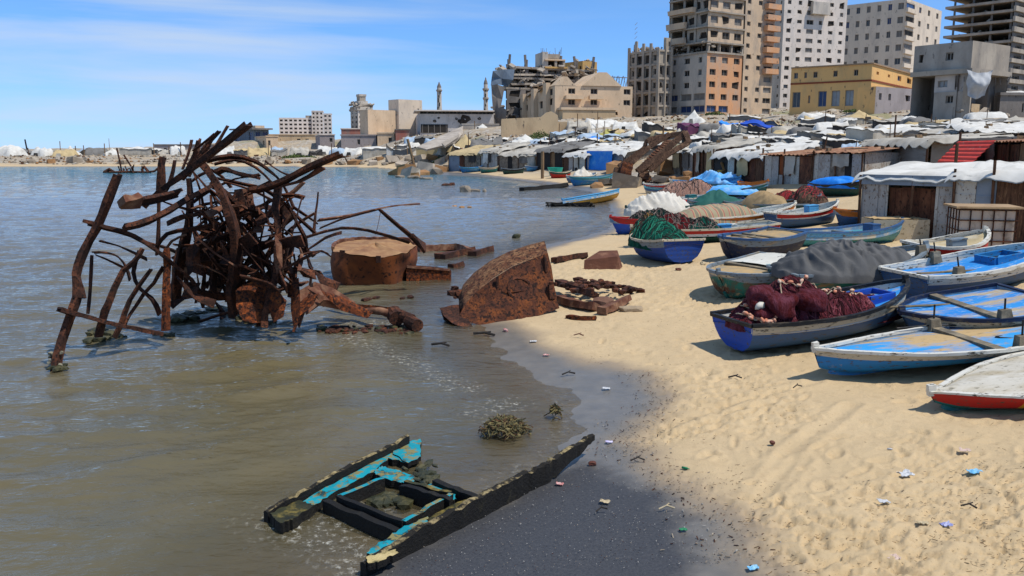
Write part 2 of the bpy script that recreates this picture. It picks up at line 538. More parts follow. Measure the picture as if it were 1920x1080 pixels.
def ground_material():
    m = bpy.data.materials.new("beach_ground")
    m.use_nodes = True
    N, L = m.node_tree.nodes, m.node_tree.links
    b = N["Principled BSDF"]
    b.inputs["Specular IOR Level"].default_value = 0.35
    tc = N.new("ShaderNodeTexCoord")
    def noise(s, det=8, ro=.6, st=None):
        n = N.new("ShaderNodeTexNoise"); n.inputs["Scale"].default_value = s; n.inputs["Detail"].default_value = det; n.inputs["Roughness"].default_value = ro
        if st:
            mp = N.new("ShaderNodeMapping"); mp.inputs["Scale"].default_value = st
            L.new(tc.outputs["Object"], mp.inputs["Vector"]); L.new(mp.outputs["Vector"], n.inputs["Vector"])
        else:
            L.new(tc.outputs["Object"], n.inputs["Vector"])
        return n.outputs["Fac"]
    def rng_(o, a, c, lo=0., hi=1.):
        x = N.new("ShaderNodeMapRange"); x.inputs["From Min"].default_value = a; x.inputs["From Max"].default_value = c
        x.inputs["To Min"].default_value = lo; x.inputs["To Max"].default_value = hi
        L.new(o, x.inputs["Value"]); return x.outputs["Result"]
    def mix(f, a, c):
        x = N.new("ShaderNodeMix"); x.data_type = 'RGBA'; L.new(f, x.inputs["Factor"])
        for k, v in (("A", a), ("B", c)):
            if isinstance(v, tuple): x.inputs[k].default_value = v
            else: L.new(v, x.inputs[k])
        return x.outputs["Result"]
    def mul(a, c):
        x = N.new("ShaderNodeMath"); x.operation = 'MULTIPLY'; L.new(a, x.inputs[0])
        if isinstance(c, float): x.inputs[1].default_value = c
        else: L.new(c, x.inputs[1])
        return x.outputs[0]
    def attr(n):
        x = N.new("ShaderNodeAttribute"); x.attribute_name = n; return x.outputs["Fac"]
    aw, ab, ah, ag = attr("wet"), attr("black"), attr("hill"), attr("green")
    sand = mix(rng_(noise(1.2), .3, .7), (.53, .395, .225, 1), (.475, .35, .195, 1))
    sand = mix(rng_(noise(9, 6, .7), .52, .74), sand, (.42, .30, .165, 1))
    sand = mix(rng_(noise(70, 3, .7), .63, .70), sand, (.24, .17, .10, 1))
    hill = mix(rng_(noise(.22), .35, .65), (.36, .27, .16, 1), (.27, .23, .18, 1))
    hill = mix(rng_(noise(1.1, 8, .7), .5, .62), hill, (.45, .42, .36, 1))
    hill = mix(rng_(noise(2.3, 8, .7), .58, .66), hill, (.12, .10, .08, 1))
    hill = mix(ag, hill, (.17, .17, .07, 1))
    c = mix(ah, sand, hill)
    wets = mix(rng_(noise(3), .35, .65), (.175, .155, .125, 1), (.13, .118, .098, 1))
    c = mix(rng_(aw, .05, .5), c, (.30, .225, .14, 1)); c = mix(rng_(aw, .45, .95), c, wets)
    black = mix(rng_(noise(40, 8, .8), .38, .72), (.030, .031, .035, 1), (.075, .074, .074, 1))
    c = mix(ab, c, black)
    L.new(c, b.inputs["Base Color"])
    ro = N.new("ShaderNodeMix"); ro.data_type = 'FLOAT'; L.new(aw, ro.inputs["Factor"]); ro.inputs["A"].default_value = .95; ro.inputs["B"].default_value = .30
    ro2 = N.new("ShaderNodeMix"); ro2.data_type = 'FLOAT'; L.new(ab, ro2.inputs["Factor"]); L.new(ro.outputs["Result"], ro2.inputs["A"]); ro2.inputs["B"].default_value = .62
    L.new(ro2.outputs["Result"], b.inputs["Roughness"])
    bp = N.new("ShaderNodeBump"); bp.inputs["Distance"].default_value = .03
    dryf = N.new("ShaderNodeMath"); dryf.operation = 'SUBTRACT'; dryf.inputs[0].default_value = 1.0; L.new(mul(aw, .75), dryf.inputs[1])
    L.new(mul(dryf.outputs[0], .6), bp.inputs["Strength"])
    hh = N.new("ShaderNodeMath"); hh.operation = 'ADD'
    L.new(noise(18, 10, .78), hh.inputs[0]); L.new(mul(noise(3, 6, .6), 2.0), hh.inputs[1])
    L.new(hh.outputs[0], bp.inputs["Height"])
    L.new(bp.outputs["Normal"], b.inputs["Normal"])
    return m

hillf = sstep(46, 75, TY) * sstep(2, 10, SD)
green = hillf * .75 * sstep(.62, .74, fbm(TX * .16, TY * .12, 71, 5)) * sstep(1.2, 3, TZ)
gr = grid_mesh("ground", TX, TY, TZ, {"wet": wet, "black": blk, "hill": hillf, "green": green}, ground_material())
tag(gr, kind="structure")

# ------------------------------------------------------------------ water
wy = np.concatenate([np.exp(np.linspace(math.log(4.0), math.log(60), 620)), np.exp(np.linspace(math.log(60.4), math.log(2500), 160))])
VY, VX = screen_grid(620, wy, 1.0)
VS = sdist(VX, VY, WPOLY)
dep = np.clip(-beach(VS), -.05, 3)
calm = 0.25 + 0.75 * sstep(0.3, 5, -VS)
wob = fbm(VX * .4, VY * .4, 3, 3) * 3
z = 0
for i, (ang, lam, am) in enumerate([(-75, 1.5, .012), (-100, .95, .008), (-55, 2.3, .014), (-88, .55, .0045), (-115, 3.7, .014), (-65, .8, .006)]):
    a = R(ang); k = 2 * math.pi / lam
    ph = k * (VX * math.cos(a) + VY * math.sin(a)) + wob * (1.2 + i * .3)
    z = z + am * (1 - np.abs(np.sin(ph * .5 + i))) * (.35 + 1.3 * vnoise(VX * .5 + i * 7, VY * .35, 80 + i))
z = z + (fbm(VX * 2.5, VY * 3.5, 90, 4) - .5) * .022
VZ = (z - z.mean()) * 2.5 * calm * (1 - sstep(40, 160, VY) * .5) - 0.0
foam_px = [[(640, 628), (700, 650), (760, 675), (820, 706), (870, 728)], [(640, 600), (760, 612)], [(520, 975), (640, 1020), (690, 1068)], [(1080, 442), (1105, 425), (1135, 405)], [(300, 640), (450, 600)],
           [(905, 775), (955, 758)], [(620, 1000), (690, 950)]]
fo = np.zeros(VX.shape)
for i, pl in enumerate(foam_px):
    d = seg_dist(VX, VY, [tuple(G(a, b)[:2]) for a, b in pl])
    fo = np.maximum(fo, np.exp(-(d / (.30 if i < 6 else .25)) ** 2) * (.9 if i != 4 else .35))
fo = np.maximum(fo, .28 * np.exp(-((VS + .15) / .18) ** 2))
clear = 1 - sstep(13, 55, VY) + .0
teal = sstep(60, 140, VY)

def water_material():
    m = bpy.data.materials.new("sea_water")
    m.use_nodes = True
    N, L = m.node_tree.nodes, m.node_tree.links
    N.clear()
    o = N.new("ShaderNodeOutputMaterial")
    tc = N.new("ShaderNodeTexCoord")
    def noise(s, det=6, ro=.6, st=None):
        n = N.new("ShaderNodeTexNoise"); n.inputs["Scale"].default_value = s; n.inputs["Detail"].default_value = det; n.inputs["Roughness"].default_value = ro
        mp = N.new("ShaderNodeMapping"); mp.inputs["Scale"].default_value = st or (1, 1, 1)
        L.new(tc.outputs["Object"], mp.inputs["Vector"]); L.new(mp.outputs["Vector"], n.inputs["Vector"])
        return n.outputs["Fac"]
    def attr(n):
        x = N.new("ShaderNodeAttribute"); x.attribute_name = n; return x.outputs["Fac"]
    def mr(o_, a, c, lo=0., hi=1.):
        x = N.new("ShaderNodeMapRange"); x.inputs["From Min"].default_value = a; x.inputs["From Max"].default_value = c
        x.inputs["To Min"].default_value = lo; x.inputs["To Max"].default_value = hi
        L.new(o_, x.inputs["Value"]); return x.outputs["Result"]
    def mix(f, a, c):
        x = N.new("ShaderNodeMix"); x.data_type = 'RGBA'; L.new(f, x.inputs["Factor"])
        for k, v in (("A", a), ("B", c)):
            if isinstance(v, tuple): x.inputs[k].default_value = v
            else: L.new(v, x.inputs[k])
        return x.outputs["Result"]
    murk = mix(mr(noise(.35), .35, .65), (.128, .102, .050, 1), (.105, .092, .054, 1))
    offs = mix(mr(noise(.12), .35, .65), (.19, .20, .20, 1), (.21, .20, .18, 1))
    c = mix(attr("sediment"), offs, murk)
    c = mix(attr("teal"), c, (.02, .15, .19, 1))
    df = N.new("ShaderNodeBsdfDiffuse"); L.new(c, df.inputs["Color"])
    tr = N.new("ShaderNodeBsdfTransparent"); tr.inputs["Color"].default_value = (.93, .9, .82, 1)
    body = N.new("ShaderNodeMixShader")
    L.new(mr(attr("depth"), 0.0, .16, .12, 1.0), body.inputs["Fac"])
    L.new(tr.outputs[0], body.inputs[1]); L.new(df.outputs[0], body.inputs[2])
    gl = N.new("ShaderNodeBsdfGlossy"); gl.inputs["Roughness"].default_value = .04
    bp = N.new("ShaderNodeBump"); bp.inputs["Strength"].default_value = .7; bp.inputs["Distance"].default_value = .05
    ad = N.new("ShaderNodeMath"); ad.operation = 'ADD'
    L.new(noise(4.2, 5, .55, (1, 1.7, 1)), ad.inputs[0]); L.new(noise(1.1, 4, .5, (1, 2.4, 1)), ad.inputs[1])
    L.new(ad.outputs[0], bp.inputs["Height"])
    fr = N.new("ShaderNodeFresnel"); fr.inputs["IOR"].default_value = 1.33
    for nd in (gl, fr): L.new(bp.outputs["Normal"], nd.inputs["Normal"])
    s1 = N.new("ShaderNodeMixShader"); L.new(fr.outputs[0], s1.inputs["Fac"]); L.new(body.outputs[0], s1.inputs[1]); L.new(gl.outputs[0], s1.inputs[2])
    fd = N.new("ShaderNodeBsdfDiffuse"); fd.inputs["Color"].default_value = (.62, .6, .52, 1)
    fm = N.new("ShaderNodeMath"); fm.operation = 'MULTIPLY'
    L.new(attr("foam"), fm.inputs[0]); L.new(mr(noise(11, 9, .8), .53, .67, 0, .8), fm.inputs[1])
    s2 = N.new("ShaderNodeMixShader"); L.new(fm.outputs[0], s2.inputs["Fac"]); L.new(s1.outputs[0], s2.inputs[1]); L.new(fd.outputs[0], s2.inputs[2])
    L.new(s2.outputs[0], o.inputs["Surface"])
    return m
wa = grid_mesh("water", VX, VY, VZ, {"depth": dep, "foam": fo, "sediment": clear, "teal": teal}, water_material())
tag(wa, kind="structure")
# ------------------------------------------------------------------ shared materials
RUST_D = mat("dark_rust", '#281710', '#45281b', 5, .92, bump=.7, c3='#744228', amt=.36, soft=.12, scale3=3.2, c4='#150d0a', amt4=.4, scale4=26, bdist=.03)
RUST_T = mat("tan_and_sunlit_rust", '#6a4230', '#4a2a1c', 6, .92, bump=.6, c3='#8d6a50', amt=.35, soft=.12, scale3=4)
RUST_O = mat("orange_rust", '#6e3719', '#472415', 9, .95, bump=1.0, c3='#a8551f', amt=.36, soft=.10, scale3=9, c4='#24140e', amt4=.44, scale4=17, bdist=.04)
RUST_B = mat("hull_rust", '#55301f', '#3d2217', 5, .95, bump=1.0, c3='#7d451f', amt=.38, soft=.12, scale3=4.5, c4='#24150f', amt4=.42, scale4=16, bdist=.035, stretch=(1, 1, .7))
RUST_TOP = mat("dusty_rust", '#8a6344', '#6d4a33', 2.5, .95, bump=.5, c3='#a9855c', amt=.4, soft=.2, scale3=2)
WEED = mat("wet_weed", '#20261a', '#3b3a22', 7, .55, bump=.8, c3='#5d5636', amt=.35, soft=.1)
PALE = mat("barnacle", '#8d8875', '#5d5747', 9, .9, bump=.9, c3='#2a2820', amt=.45)

def wpx(pts, base=(0, 0, 0)):
    """(px, py, Y) triples to points relative to base"""
    b = Vector(base)
    return [W(a, c, y) - b for a, c, y in pts]

# ------------------------------------------------------------------ the big tangled frame in the water
wr0 = G(300, 610)
wreck = thing("wrecked_frame", "tall tangled wreck of black rusted ship beams standing in the shallows", "shipwreck", wr0)
def beam(pts, wd, th=None, name="beam", m=None, seg=2, ch=True, lab=None, rough=.10):
    """bent angle-iron beam: pts (px,py,Y), width in photo px"""
    Ym = sum(p[2] for p in pts) / len(pts)
    ww = wd * 1.12 * Ym / FP
    th = (th or wd * .5) * .6 * Ym / FP
    P = smooth_path(wpx(pts, wr0), seg)
    jp = [p + Vector((rng.uniform(-1, 1), rng.uniform(-1, 1), rng.uniform(-1, 1))) * ww * .045 for p in P]
    mb = MB()
    h, t = ww / 2, th / 2
    sc_ = [1 + rng.uniform(-rough, rough) for _ in jp]
    if ch and wd > 8:   # channel section, open side torn
        g = ww * .28
        sec = [(-t, -h), (t, -h), (t, -h + g * .5), (-t + g * .6, -h + g * .5), (-t + g * .6, h - g * .5), (t, h - g * .5), (t, h), (-t, h)]
        mb.sweep(jp, sec, ups=(.15, -.9, .35), scales=sc_, rough=.05, twist=rng.uniform(-.7, .7))
    else:
        mb.sweep(jp, [(-t, -h), (t, -h), (t, h), (-t, h)], ups=(.15, -.9, .35), scales=sc_, rough=.06, twist=rng.uniform(-.9, .9))
    o = mb.build(name, m or RUST_D, wreck)
    if lab: o["label"] = lab
    return o
beam([(222, 327, 14), (203, 376, 14), (181, 427, 14), (155, 477, 13.9), (144, 515, 13.8), (148, 545, 13.7), (143, 562, 13.6), (115, 640, 13.3), (104, 700, 13.1)], 21, 15, "post", lab="crooked outermost post")
beam([(143, 520, 13.7), (150, 560, 13.6)], 26, 10, "plate", ch=False)
beam([(160, 417, 14.1), (200, 427, 14.1), (250, 442, 14.3), (300, 475, 14.6), (325, 495, 15), (363, 530, 15.6), (382, 570, 16)], 20)
beam([(465, 232, 14.2), (383, 298, 14.6), (300, 359, 15), (272, 385, 15.1)], 17, 15)
beam([(248, 379, 14.0), (280, 376, 14.3), (338, 362, 15)], 20)
beam([(227, 380, 13.8), (234, 379, 13.85), (262, 377, 14.1)], 22, 24, "box_end", RUST_T, 2, False)
beam([(231, 427, 14), (262, 420, 14.2), (300, 405, 14.5), (345, 378, 15), (392, 351, 15.6)], 17, 14)
beam([(305, 294, 15.6), (302, 325, 15.6), (303, 360, 15.6)], 19, 12)
beam([(298, 358, 15.6), (297, 420, 15.7), (295, 478, 15.8)], 11)
beam([(328, 300, 15.8), (320, 340, 15.8), (305, 365, 15.8)], 11)
beam([(354, 335, 16), (358, 370, 16), (354, 420, 16), (347, 452, 16), (336, 502, 16.2), (330, 560, 16.4)], 19)
beam([(378, 306, 15), (395, 330, 15), (413, 357, 15), (432, 401, 15), (442, 452, 15.2), (442, 500, 15.4), (435, 545, 15.6), (440, 590, 15.8)], 26, 20)
beam([(398, 345, 16), (426, 364, 16), (458, 401, 16.2), (484, 430, 16.5)], 24)
beam([(522, 350, 15.4), (517, 389, 15.4), (521, 436, 15.4), (522, 480, 15.3), (514, 520, 15.2), (500, 565, 15.1), (490, 612, 15)], 30, 20)
beam([(494, 356, 15.3), (499, 400, 15.3), (512, 440, 15.3)], 9)
beam([(640, 288, 15), (583, 313, 15.1), (530, 341, 15.2), (500, 352, 15.3), (468, 358, 15.4)], 17, 12)
beam([(605, 315, 15.2), (560, 340, 15.25), (520, 352, 15.3)], 21, 6, "plate", ch=False)
beam([(636, 290, 15), (647, 296, 15), (651, 304, 15)], 5, name="rod")
beam([(388, 302, 15.8), (432, 293, 16), (477, 302, 16.2), (508, 323, 16.4), (530, 345, 16.5), (552, 392, 16.6)], 14)
beam([(402, 308, 16.4), (440, 300, 16.6), (480, 314, 16.8), (512, 345, 17)], 9)
beam([(497, 302, 16.4), (527, 323, 16.4), (546, 329, 16.4)], 8)
beam([(405, 322, 16.5), (425, 318, 16.5), (450, 326, 16.5), (485, 333, 16.5)], 17, 9, "plate", RUST_D, 4, False)
beam([(362, 321, 16), (376, 357, 16), (382, 395, 16.2), (390, 450, 16.3)], 11)
beam([(360, 262, 15.2), (352, 290, 15.2), (342, 318, 15.2)], 9, m=RUST_T)
beam([(427, 236, 15), (412, 262, 15), (398, 282, 15), (368, 306, 15)], 8, m=RUST_T)
beam([(412, 246, 15.2), (396, 262, 15.2), (375, 292, 15.2)], 11)
beam([(402, 250, 15), (384, 266, 15), (362, 283, 15.1)], 5, name="rod")
beam([(372, 262, 15.3), (368, 290, 15.4), (350, 330, 15.5)], 13, m=RUST_T)
beam([(392, 272, 15.2), (372, 300, 15.2), (340, 336, 15.3)], 10)
beam([(187, 452, 14), (222, 461, 14.2), (250, 474, 14.4), (275, 486, 14.6)], 9)
beam([(174, 474, 14), (200, 474, 14), (222, 482, 14.1), (237, 502, 14.2), (244, 525, 14.3)], 9)
beam([(180, 478, 14.3), (212, 492, 14.3), (240, 506, 14.4)], 6)
beam([(268, 466, 14.2), (250, 492, 14.1), (231, 508, 14), (215, 540, 13.9), (203, 570, 13.8), (193, 596, 13.8), (185, 632, 13.8)], 14)
beam([(284, 505, 14.6), (244, 562, 14.5), (228, 606, 14.4), (214, 634, 14.3)], 12)
beam([(307, 500, 15), (289, 530, 14.9), (269, 552, 14.8), (244, 590, 14.7), (234, 612, 14.6)], 14)
beam([(312, 466, 14.8), (313, 500, 14.8), (312, 546, 14.7), (310, 620, 14.6)], 16, 13, "post", RUST_O)
beam([(111, 580, 13.2), (159, 593, 13.5), (222, 609, 13.9), (262, 618, 14.2), (302, 626, 14.5)], 17, 13)
beam([(172, 478, 14.4), (169, 546, 14.3), (164, 588, 14.2)], 10)
beam([(262, 470, 14.8), (250, 510, 14.7), (262, 540, 14.7), (285, 560, 14.8), (300, 590, 14.9)], 12)
beam([(290, 468, 15), (313, 439, 15), (357, 430, 15.2), (398, 424, 15.4)], 10)
beam([(304, 480, 15.4), (322, 452, 15.4), (350, 440, 15.5)], 9, m=RUST_T)
beam([(362, 428, 15.6), (401, 439, 15.6), (426, 452, 15.7), (467, 456, 15.9)], 12)
beam([(325, 458, 15.6), (360, 461, 15.6), (395, 451, 15.8)], 7)
beam([(536, 372, 15.8), (552, 408, 15.8), (571, 444, 15.9), (575, 470, 16)], 13)
beam([(597, 360, 16), (592, 400, 16), (588, 438, 16)], 7, name="rod")
beam([(520, 366, 15.9), (546, 366, 15.9), (571, 371, 16)], 10)
beam([(407, 335, 17), (458, 345, 17), (499, 357, 17), (520, 372, 17)], 9)
beam([(487, 328, 16.8), (470, 330, 16.8), (440, 336, 16.8), (400, 352, 16.8)], 10)
beam([(613, 432, 16), (580, 443, 16), (548, 453, 16)], 6, m=RUST_T)
beam([(596, 420, 16.5), (575, 405, 16.5), (550, 388, 16.5)], 6)
beam([(590, 400, 16.2), (560, 418, 16.2), (535, 440, 16.2)], 8)
beam([(597, 413, 18), (660, 403, 19), (710, 391, 19.5), (750, 385, 20), (787, 382, 20.2)], 8, name="rail", m=RUST_T)
beam([(600, 428, 18), (643, 410, 18.6), (710, 392, 19.5)], 5, name="rail")
beam([(712, 393, 19.5), (747, 423, 20), (767, 440, 20.2), (793, 464, 20.5)], 9, name="rail")
beam([(770, 440, 20.2), (782, 450, 20.3), (796, 466, 20.5)], 20, 9, "plate", ch=False)
beam([(590, 440, 17), (640, 428, 18), (690, 432, 19), (768, 455, 20.5)], 6)
beam([(714, 395, 19.5), (707, 430, 19.5), (703, 440, 19.5)], 3, name="rod")
beam([(575, 470, 15.8), (610, 446, 16), (640, 436, 16.5)], 6)
beam([(560, 480, 15.6), (600, 470, 16), (618, 480, 16.3)], 8)
beam([(470, 400, 16.8), (500, 380, 16.8), (520, 372, 16.6)], 16)
beam([(510, 450, 16), (480, 470, 16), (460, 500, 16.2)], 17)
for i in range(26):
    cx, cy = rng.gauss(440, 70), rng.gauss(455, 60)
    if not (300 < cx < 590 and 330 < cy < 580): continue
    a = rng.choice([rng.uniform(.9, 2.2), rng.uniform(0, 3.14)]); l = rng.uniform(30, 85); Y = rng.uniform(15.3, 17.4)
    dx, dy = math.cos(a) * l, math.sin(a) * l
    beam([(cx - dx, cy - dy, Y), (cx, cy + rng.uniform(-6, 6), Y), (cx + dx, min(cy + dy, 606), Y + rng.uniform(-.4, .4))], rng.choice([6, 8, 10, 13]), name="strip", m=rng.choice([RUST_D, RUST_D, RUST_D, RUST_T]), seg=3)
for i in range(26):
    cx, cy, Y = rng.uniform(375, 575), rng.uniform(455, 590), rng.uniform(15.0, 16.8)
    a = rng.choice([rng.uniform(1.0, 2.1), rng.uniform(-.5, .5)]); l = rng.uniform(22, 60)
    dx, dy = math.cos(a) * l, math.sin(a) * l
    beam([(cx - dx, max(420, cy - dy), Y), (cx + rng.uniform(-9, 9), cy, Y), (cx + dx, min(cy + dy, 612), Y - .3)], rng.choice([12, 15, 18, 22]), 5, name="strip", m=rng.choice([RUST_D, RUST_D, RUST_T, RUST_O]), seg=2, ch=False)  # tan strips among the dark ones put sunlit metal into the colour
# torn orange plates at the foot
def plate(px, th=.04, m=RUST_O, bow=.15, lab=None):
    mb = MB()
    P = wpx(px, wr0)
    c = sum(P, Vector()) / len(P)
    n = len(P)
    fr = [p + Vector((0, -bow * (1 - (abs(i - n / 2) / n * 2)), 0)) for i, p in enumerate(P)]
    bk = [p + Vector((0, th, 0)) for p in fr]
    ctr_f, ctr_b = c + Vector((0, -bow, 0)), c + Vector((0, -bow + th, 0))
    vs = fr + bk + [ctr_f, ctr_b]
    fs = [(i, (i + 1) % n, 2 * n) for i in range(n)] + [(n + (i + 1) % n, n + i, 2 * n + 1) for i in range(n)]
    fs += [((i + 1) % n, i, n + i, n + (i + 1) % n) for i in range(n)]
    mb.add(vs, fs)
    o = mb.build("plate", m, wreck)
    if lab: o["label"] = lab
plate([(442, 545, 15.2), (455, 534, 15.3), (478, 526, 15.4), (497, 524, 15.5), (506, 540, 15.5), (502, 600, 15), (480, 604, 14.9), (458, 600, 14.9), (444, 575, 15)], lab="orange rusted torn plate")
plate([(508, 548, 15), (520, 540, 15), (532, 556, 15), (540, 562, 15), (534, 592, 14.9), (515, 603, 14.9), (505, 580, 15)], lab="orange rusted torn plate")
plate([(546, 530, 15.2), (560, 520, 15.3), (562, 570, 15.1), (575, 556, 15), (600, 548, 15), (590, 570, 14.9), (565, 590, 14.8), (552, 612, 14.8), (546, 580, 15)], m=RUST_O)
plate([(515, 440, 15.2), (530, 455, 15.2), (532, 500, 15.1), (522, 516, 15.1), (514, 480, 15.2)], m=RUST_T)
plate([(555, 500, 15.6), (590, 506, 15.8), (596, 522, 15.8), (570, 518, 15.7)], m=RUST_D)
plate([(556, 548, 15.4), (590, 528, 15.8), (626, 540, 16.3), (668, 566, 16.6), (640, 580, 16.4), (600, 572, 15.9), (575, 590, 15.4)], .03, RUST_T, .1)
plate([(590, 508, 16), (612, 520, 16.3), (640, 530, 16.6), (632, 545, 16.5), (604, 540, 16.1)], .03, RUST_D, .08)
plate([(600, 545, 15.6), (640, 556, 16), (700, 585, 16.2), (690, 596, 16.1), (640, 582, 15.8)], .03, RUST_O, .06)
plate([(575, 540, 15.2), (598, 536, 15.4), (610, 552, 15.2), (600, 562, 15.1)], m=RUST_T)
for i in range(12):
    cx, cy, Y = rng.uniform(340, 560), rng.uniform(350, 560), rng.uniform(15.4, 17)
    sx, sy = rng.uniform(8, 20), rng.uniform(12, 34); q = rng.uniform(-.6, .6)
    plate([(cx + (a * math.cos(q) - b * math.sin(q)) * sx + rng.uniform(-4, 4), min(604, cy + (a * math.sin(q) + b * math.cos(q)) * sy + rng.uniform(-5, 5)), Y + rng.uniform(-.12, .12)) for a, b in ((-1, -1), (0, -1.1), (1, -.8), (.8, 0), (1, 1), (.1, .7), (-.9, 1), (-1.1, .1))], .02, rng.choice([RUST_D, RUST_D, RUST_T]), .08)
beam([(582, 548, 14.9), (566, 582, 14.8), (550, 622, 14.7)], 9, m=RUST_O)
# dense inner tangle of rods, past counting: one part
mb = MB()
for i in range(135):
    cx, cy = rng.gauss(440, 62), rng.gauss(470, 48)
    if not (325 < cx < 585 and 385 < cy < 590): continue
    a = rng.uniform(0, math.pi); l = rng.uniform(18, 62); Y = rng.uniform(15.2, 17.8); bend = rng.uniform(-22, 22)
    dx, dy = math.cos(a) * l, math.sin(a) * l * .8
    P = smooth_path(wpx([(cx - dx, cy - dy, Y - .2), (cx - dy * bend / 60, cy + dx * bend / 60, Y), (cx + dx, min(cy + dy, 600), Y + rng.uniform(-.5, .5))], wr0), 2)
    r = rng.choice([.02, .03, .035, .05, .07])
    if rng.random() < .15: mb.tube(P, r * .6, 5, mi=rng.choice([0, 0, 1]), rough=.15)
    else: mb.sweep(P, [(-r * .3, -r * 1.5), (r * .3, -r * 1.5), (r * .3, r * 1.5), (-r * .3, r * 1.5)], ups=(.2, -.9, .3), mi=rng.choice([0, 0, 0, 1]), twist=rng.uniform(-2, 2), rough=.15)
o = mb.build("rod", [RUST_D, RUST_T], wreck); o["kind"] = "stuff"
for i in range(14):     # upper loops
    cx, cy = rng.uniform(370, 560), rng.uniform(330, 430)
    Y = rng.uniform(15.4, 17.4); l = rng.uniform(25, 55)
    beam([(cx - l, cy + rng.uniform(-25, 25), Y), (cx, cy - rng.uniform(0, 18), Y + .1), (cx + l * .8, cy + rng.uniform(0, 45), Y + .3)], rng.choice([5, 7, 9]), name="strip", m=rng.choice([RUST_D, RUST_D, RUST_T]))
for px, py, s in ((105, 690, .16), (187, 628, .28), (180, 636, .2), (222, 632, .12), (312, 628, .16), (338, 600, .3), (370, 590, .3), (410, 585, .35), (440, 590, .3), (470, 600, .25), (492, 608, .22), (210, 628, .2)):
    p = G(px, py, 0.0) - wr0; mb = MB()
    for q in range(11): mb.rock(p + Vector((rng.gauss(0, s * .5), rng.gauss(0, s * .4), s * .08)), s * rng.uniform(.25, .5), px + q, (1.2, .9, .7), sub=1)
    mb.build("weed_crust", WEED, wreck)
mb = MB()
p = W(106, 672, 13.2) - wr0
for i in range(14): mb.rock(p + Vector((rng.uniform(-.09, .09), rng.uniform(-.09, .06), rng.uniform(-.2, .1))), .055, i, sub=1)
mb.build("barnacle_crust", PALE, wreck)

# ------------------------------------------------------------------ rusted tank in the water
t0 = G(682, 536) + Vector((0, 1.6, 0))
tk = thing("rusted_tank", "big round rusted tank with a dusty lid half sunk beside the tangled wreck", "tank", t0, rot=(R(3), R(4), 0))
mb = MB(); ring = 72
A, Bq = 1.12, 1.6
def tankp(a, z, k=1.0):
    c_, s_ = math.cos(a), math.sin(a)
    k *= 1 - .16 * max(0, (.5 - z)) + .02 * math.sin(3 * a) + (.11 * mn.noise(Vector((math.cos(a) * 1.7, math.sin(a) * 1.7, z * 1.5))) + .018 * mn.noise(Vector((math.cos(a) * 5, math.sin(a) * 5, z * 4)))) * (1 if k > .97 else k)
    return (A * k * math.copysign(abs(c_) ** .8, c_), Bq * k * math.copysign(abs(s_) ** .85, s_), z + (.09 * c_ - .05 * s_ + .10 * mn.noise(Vector((c_ * 1.6, s_ * 1.6, 4))) + .04 * mn.noise(Vector((c_ * 5, s_ * 5, 4)))) * (z > .5) - .12 * max(0, c_) * (z > .7))
zs = [-.5, -.2, 0, .12, .24, .36, .48, .6, .72, .85]
mb.grid([[tankp(2 * math.pi * j / ring, z) for j in range(ring + 1)] for z in zs])
mb.build("shell", mat("tank_rust", '#4f2a19', '#351c12', 1.6, .92, bump=.8, c3='#87481d', amt=.40, soft=.22, scale3=1.7, c4='#1f130d', amt4=.30, scale4=8, bdist=.02), tk, smooth=True)
mb = MB()
mb.grid([[Vector(tankp(2 * math.pi * j / ring, .855, k)) + Vector((0, 0, .05 * (1 - k) + .03 * mn.noise(Vector((k * 3 * math.cos(j), k * 3 * math.sin(j), 2))))) for j in range(ring + 1)] for k in (.98, .8, .6, .4, .2, .01)])
mb.build("lid", RUST_TOP, tk, smooth=True)
mb = MB()
mb.sweep([Vector(tankp(2 * math.pi * j / ring, .87, .995)) for j in range(7, 40)], [(-.04, -.05), (.04, -.05), (.04, .06), (-.04, .06)], rough=.2)
mb.build("rim_strip", RUST_T, tk)
for a in (-2.05, -1.35):
    mb = MB(); q = tankp(a, .82, 1.02); mb.box(q, (.12, .07, .17), jit=.08)
    mb.build("lug", RUST_D, tk)
# trough beside it
q0 = G(805, 524)
tr = thing("rusted_trough", "small open rusted trough lying in the water right of the round tank", "trough", q0)
mb = MB()
L_, Wd = 1.15, .55
def trp(t, s, z):
    b = Wd * (1 - max(0, (t - .55) / .45) ** 2 * .8)
    return (-L_ / 2 + t * L_, -Wd / 2 + .25 * t + b * s * .9, z - .12 * t)
for s0 in (0, 1):
    mb.grid([[trp(i / 10, s0, z) for i in range(11)] for z in (-.1, .36)], flip=bool(s0))
    mb.grid([[trp(i / 10, s0 + (.05 if s0 == 0 else -.05), z) for i in range(11)] for z in (-.1, .36)], flip=not s0)
mb.grid([[trp(0, s, z) for s in (0, .5, 1)] for z in (-.1, .36)])
mb.grid([[trp(1, s, z) for s in (0, .5, 1)] for z in (-.1, .36)])
mb.grid([[trp(i / 10, s, .02) for i in range(11)] for s in (0, 1)])
mb.build("body", RUST_O, tr)
mb = MB(); mb.bar(trp(0.02, 0, .38), trp(.98, 0, .38), .07, .05, rough=.1); mb.build("rim", RUST_T, tr)

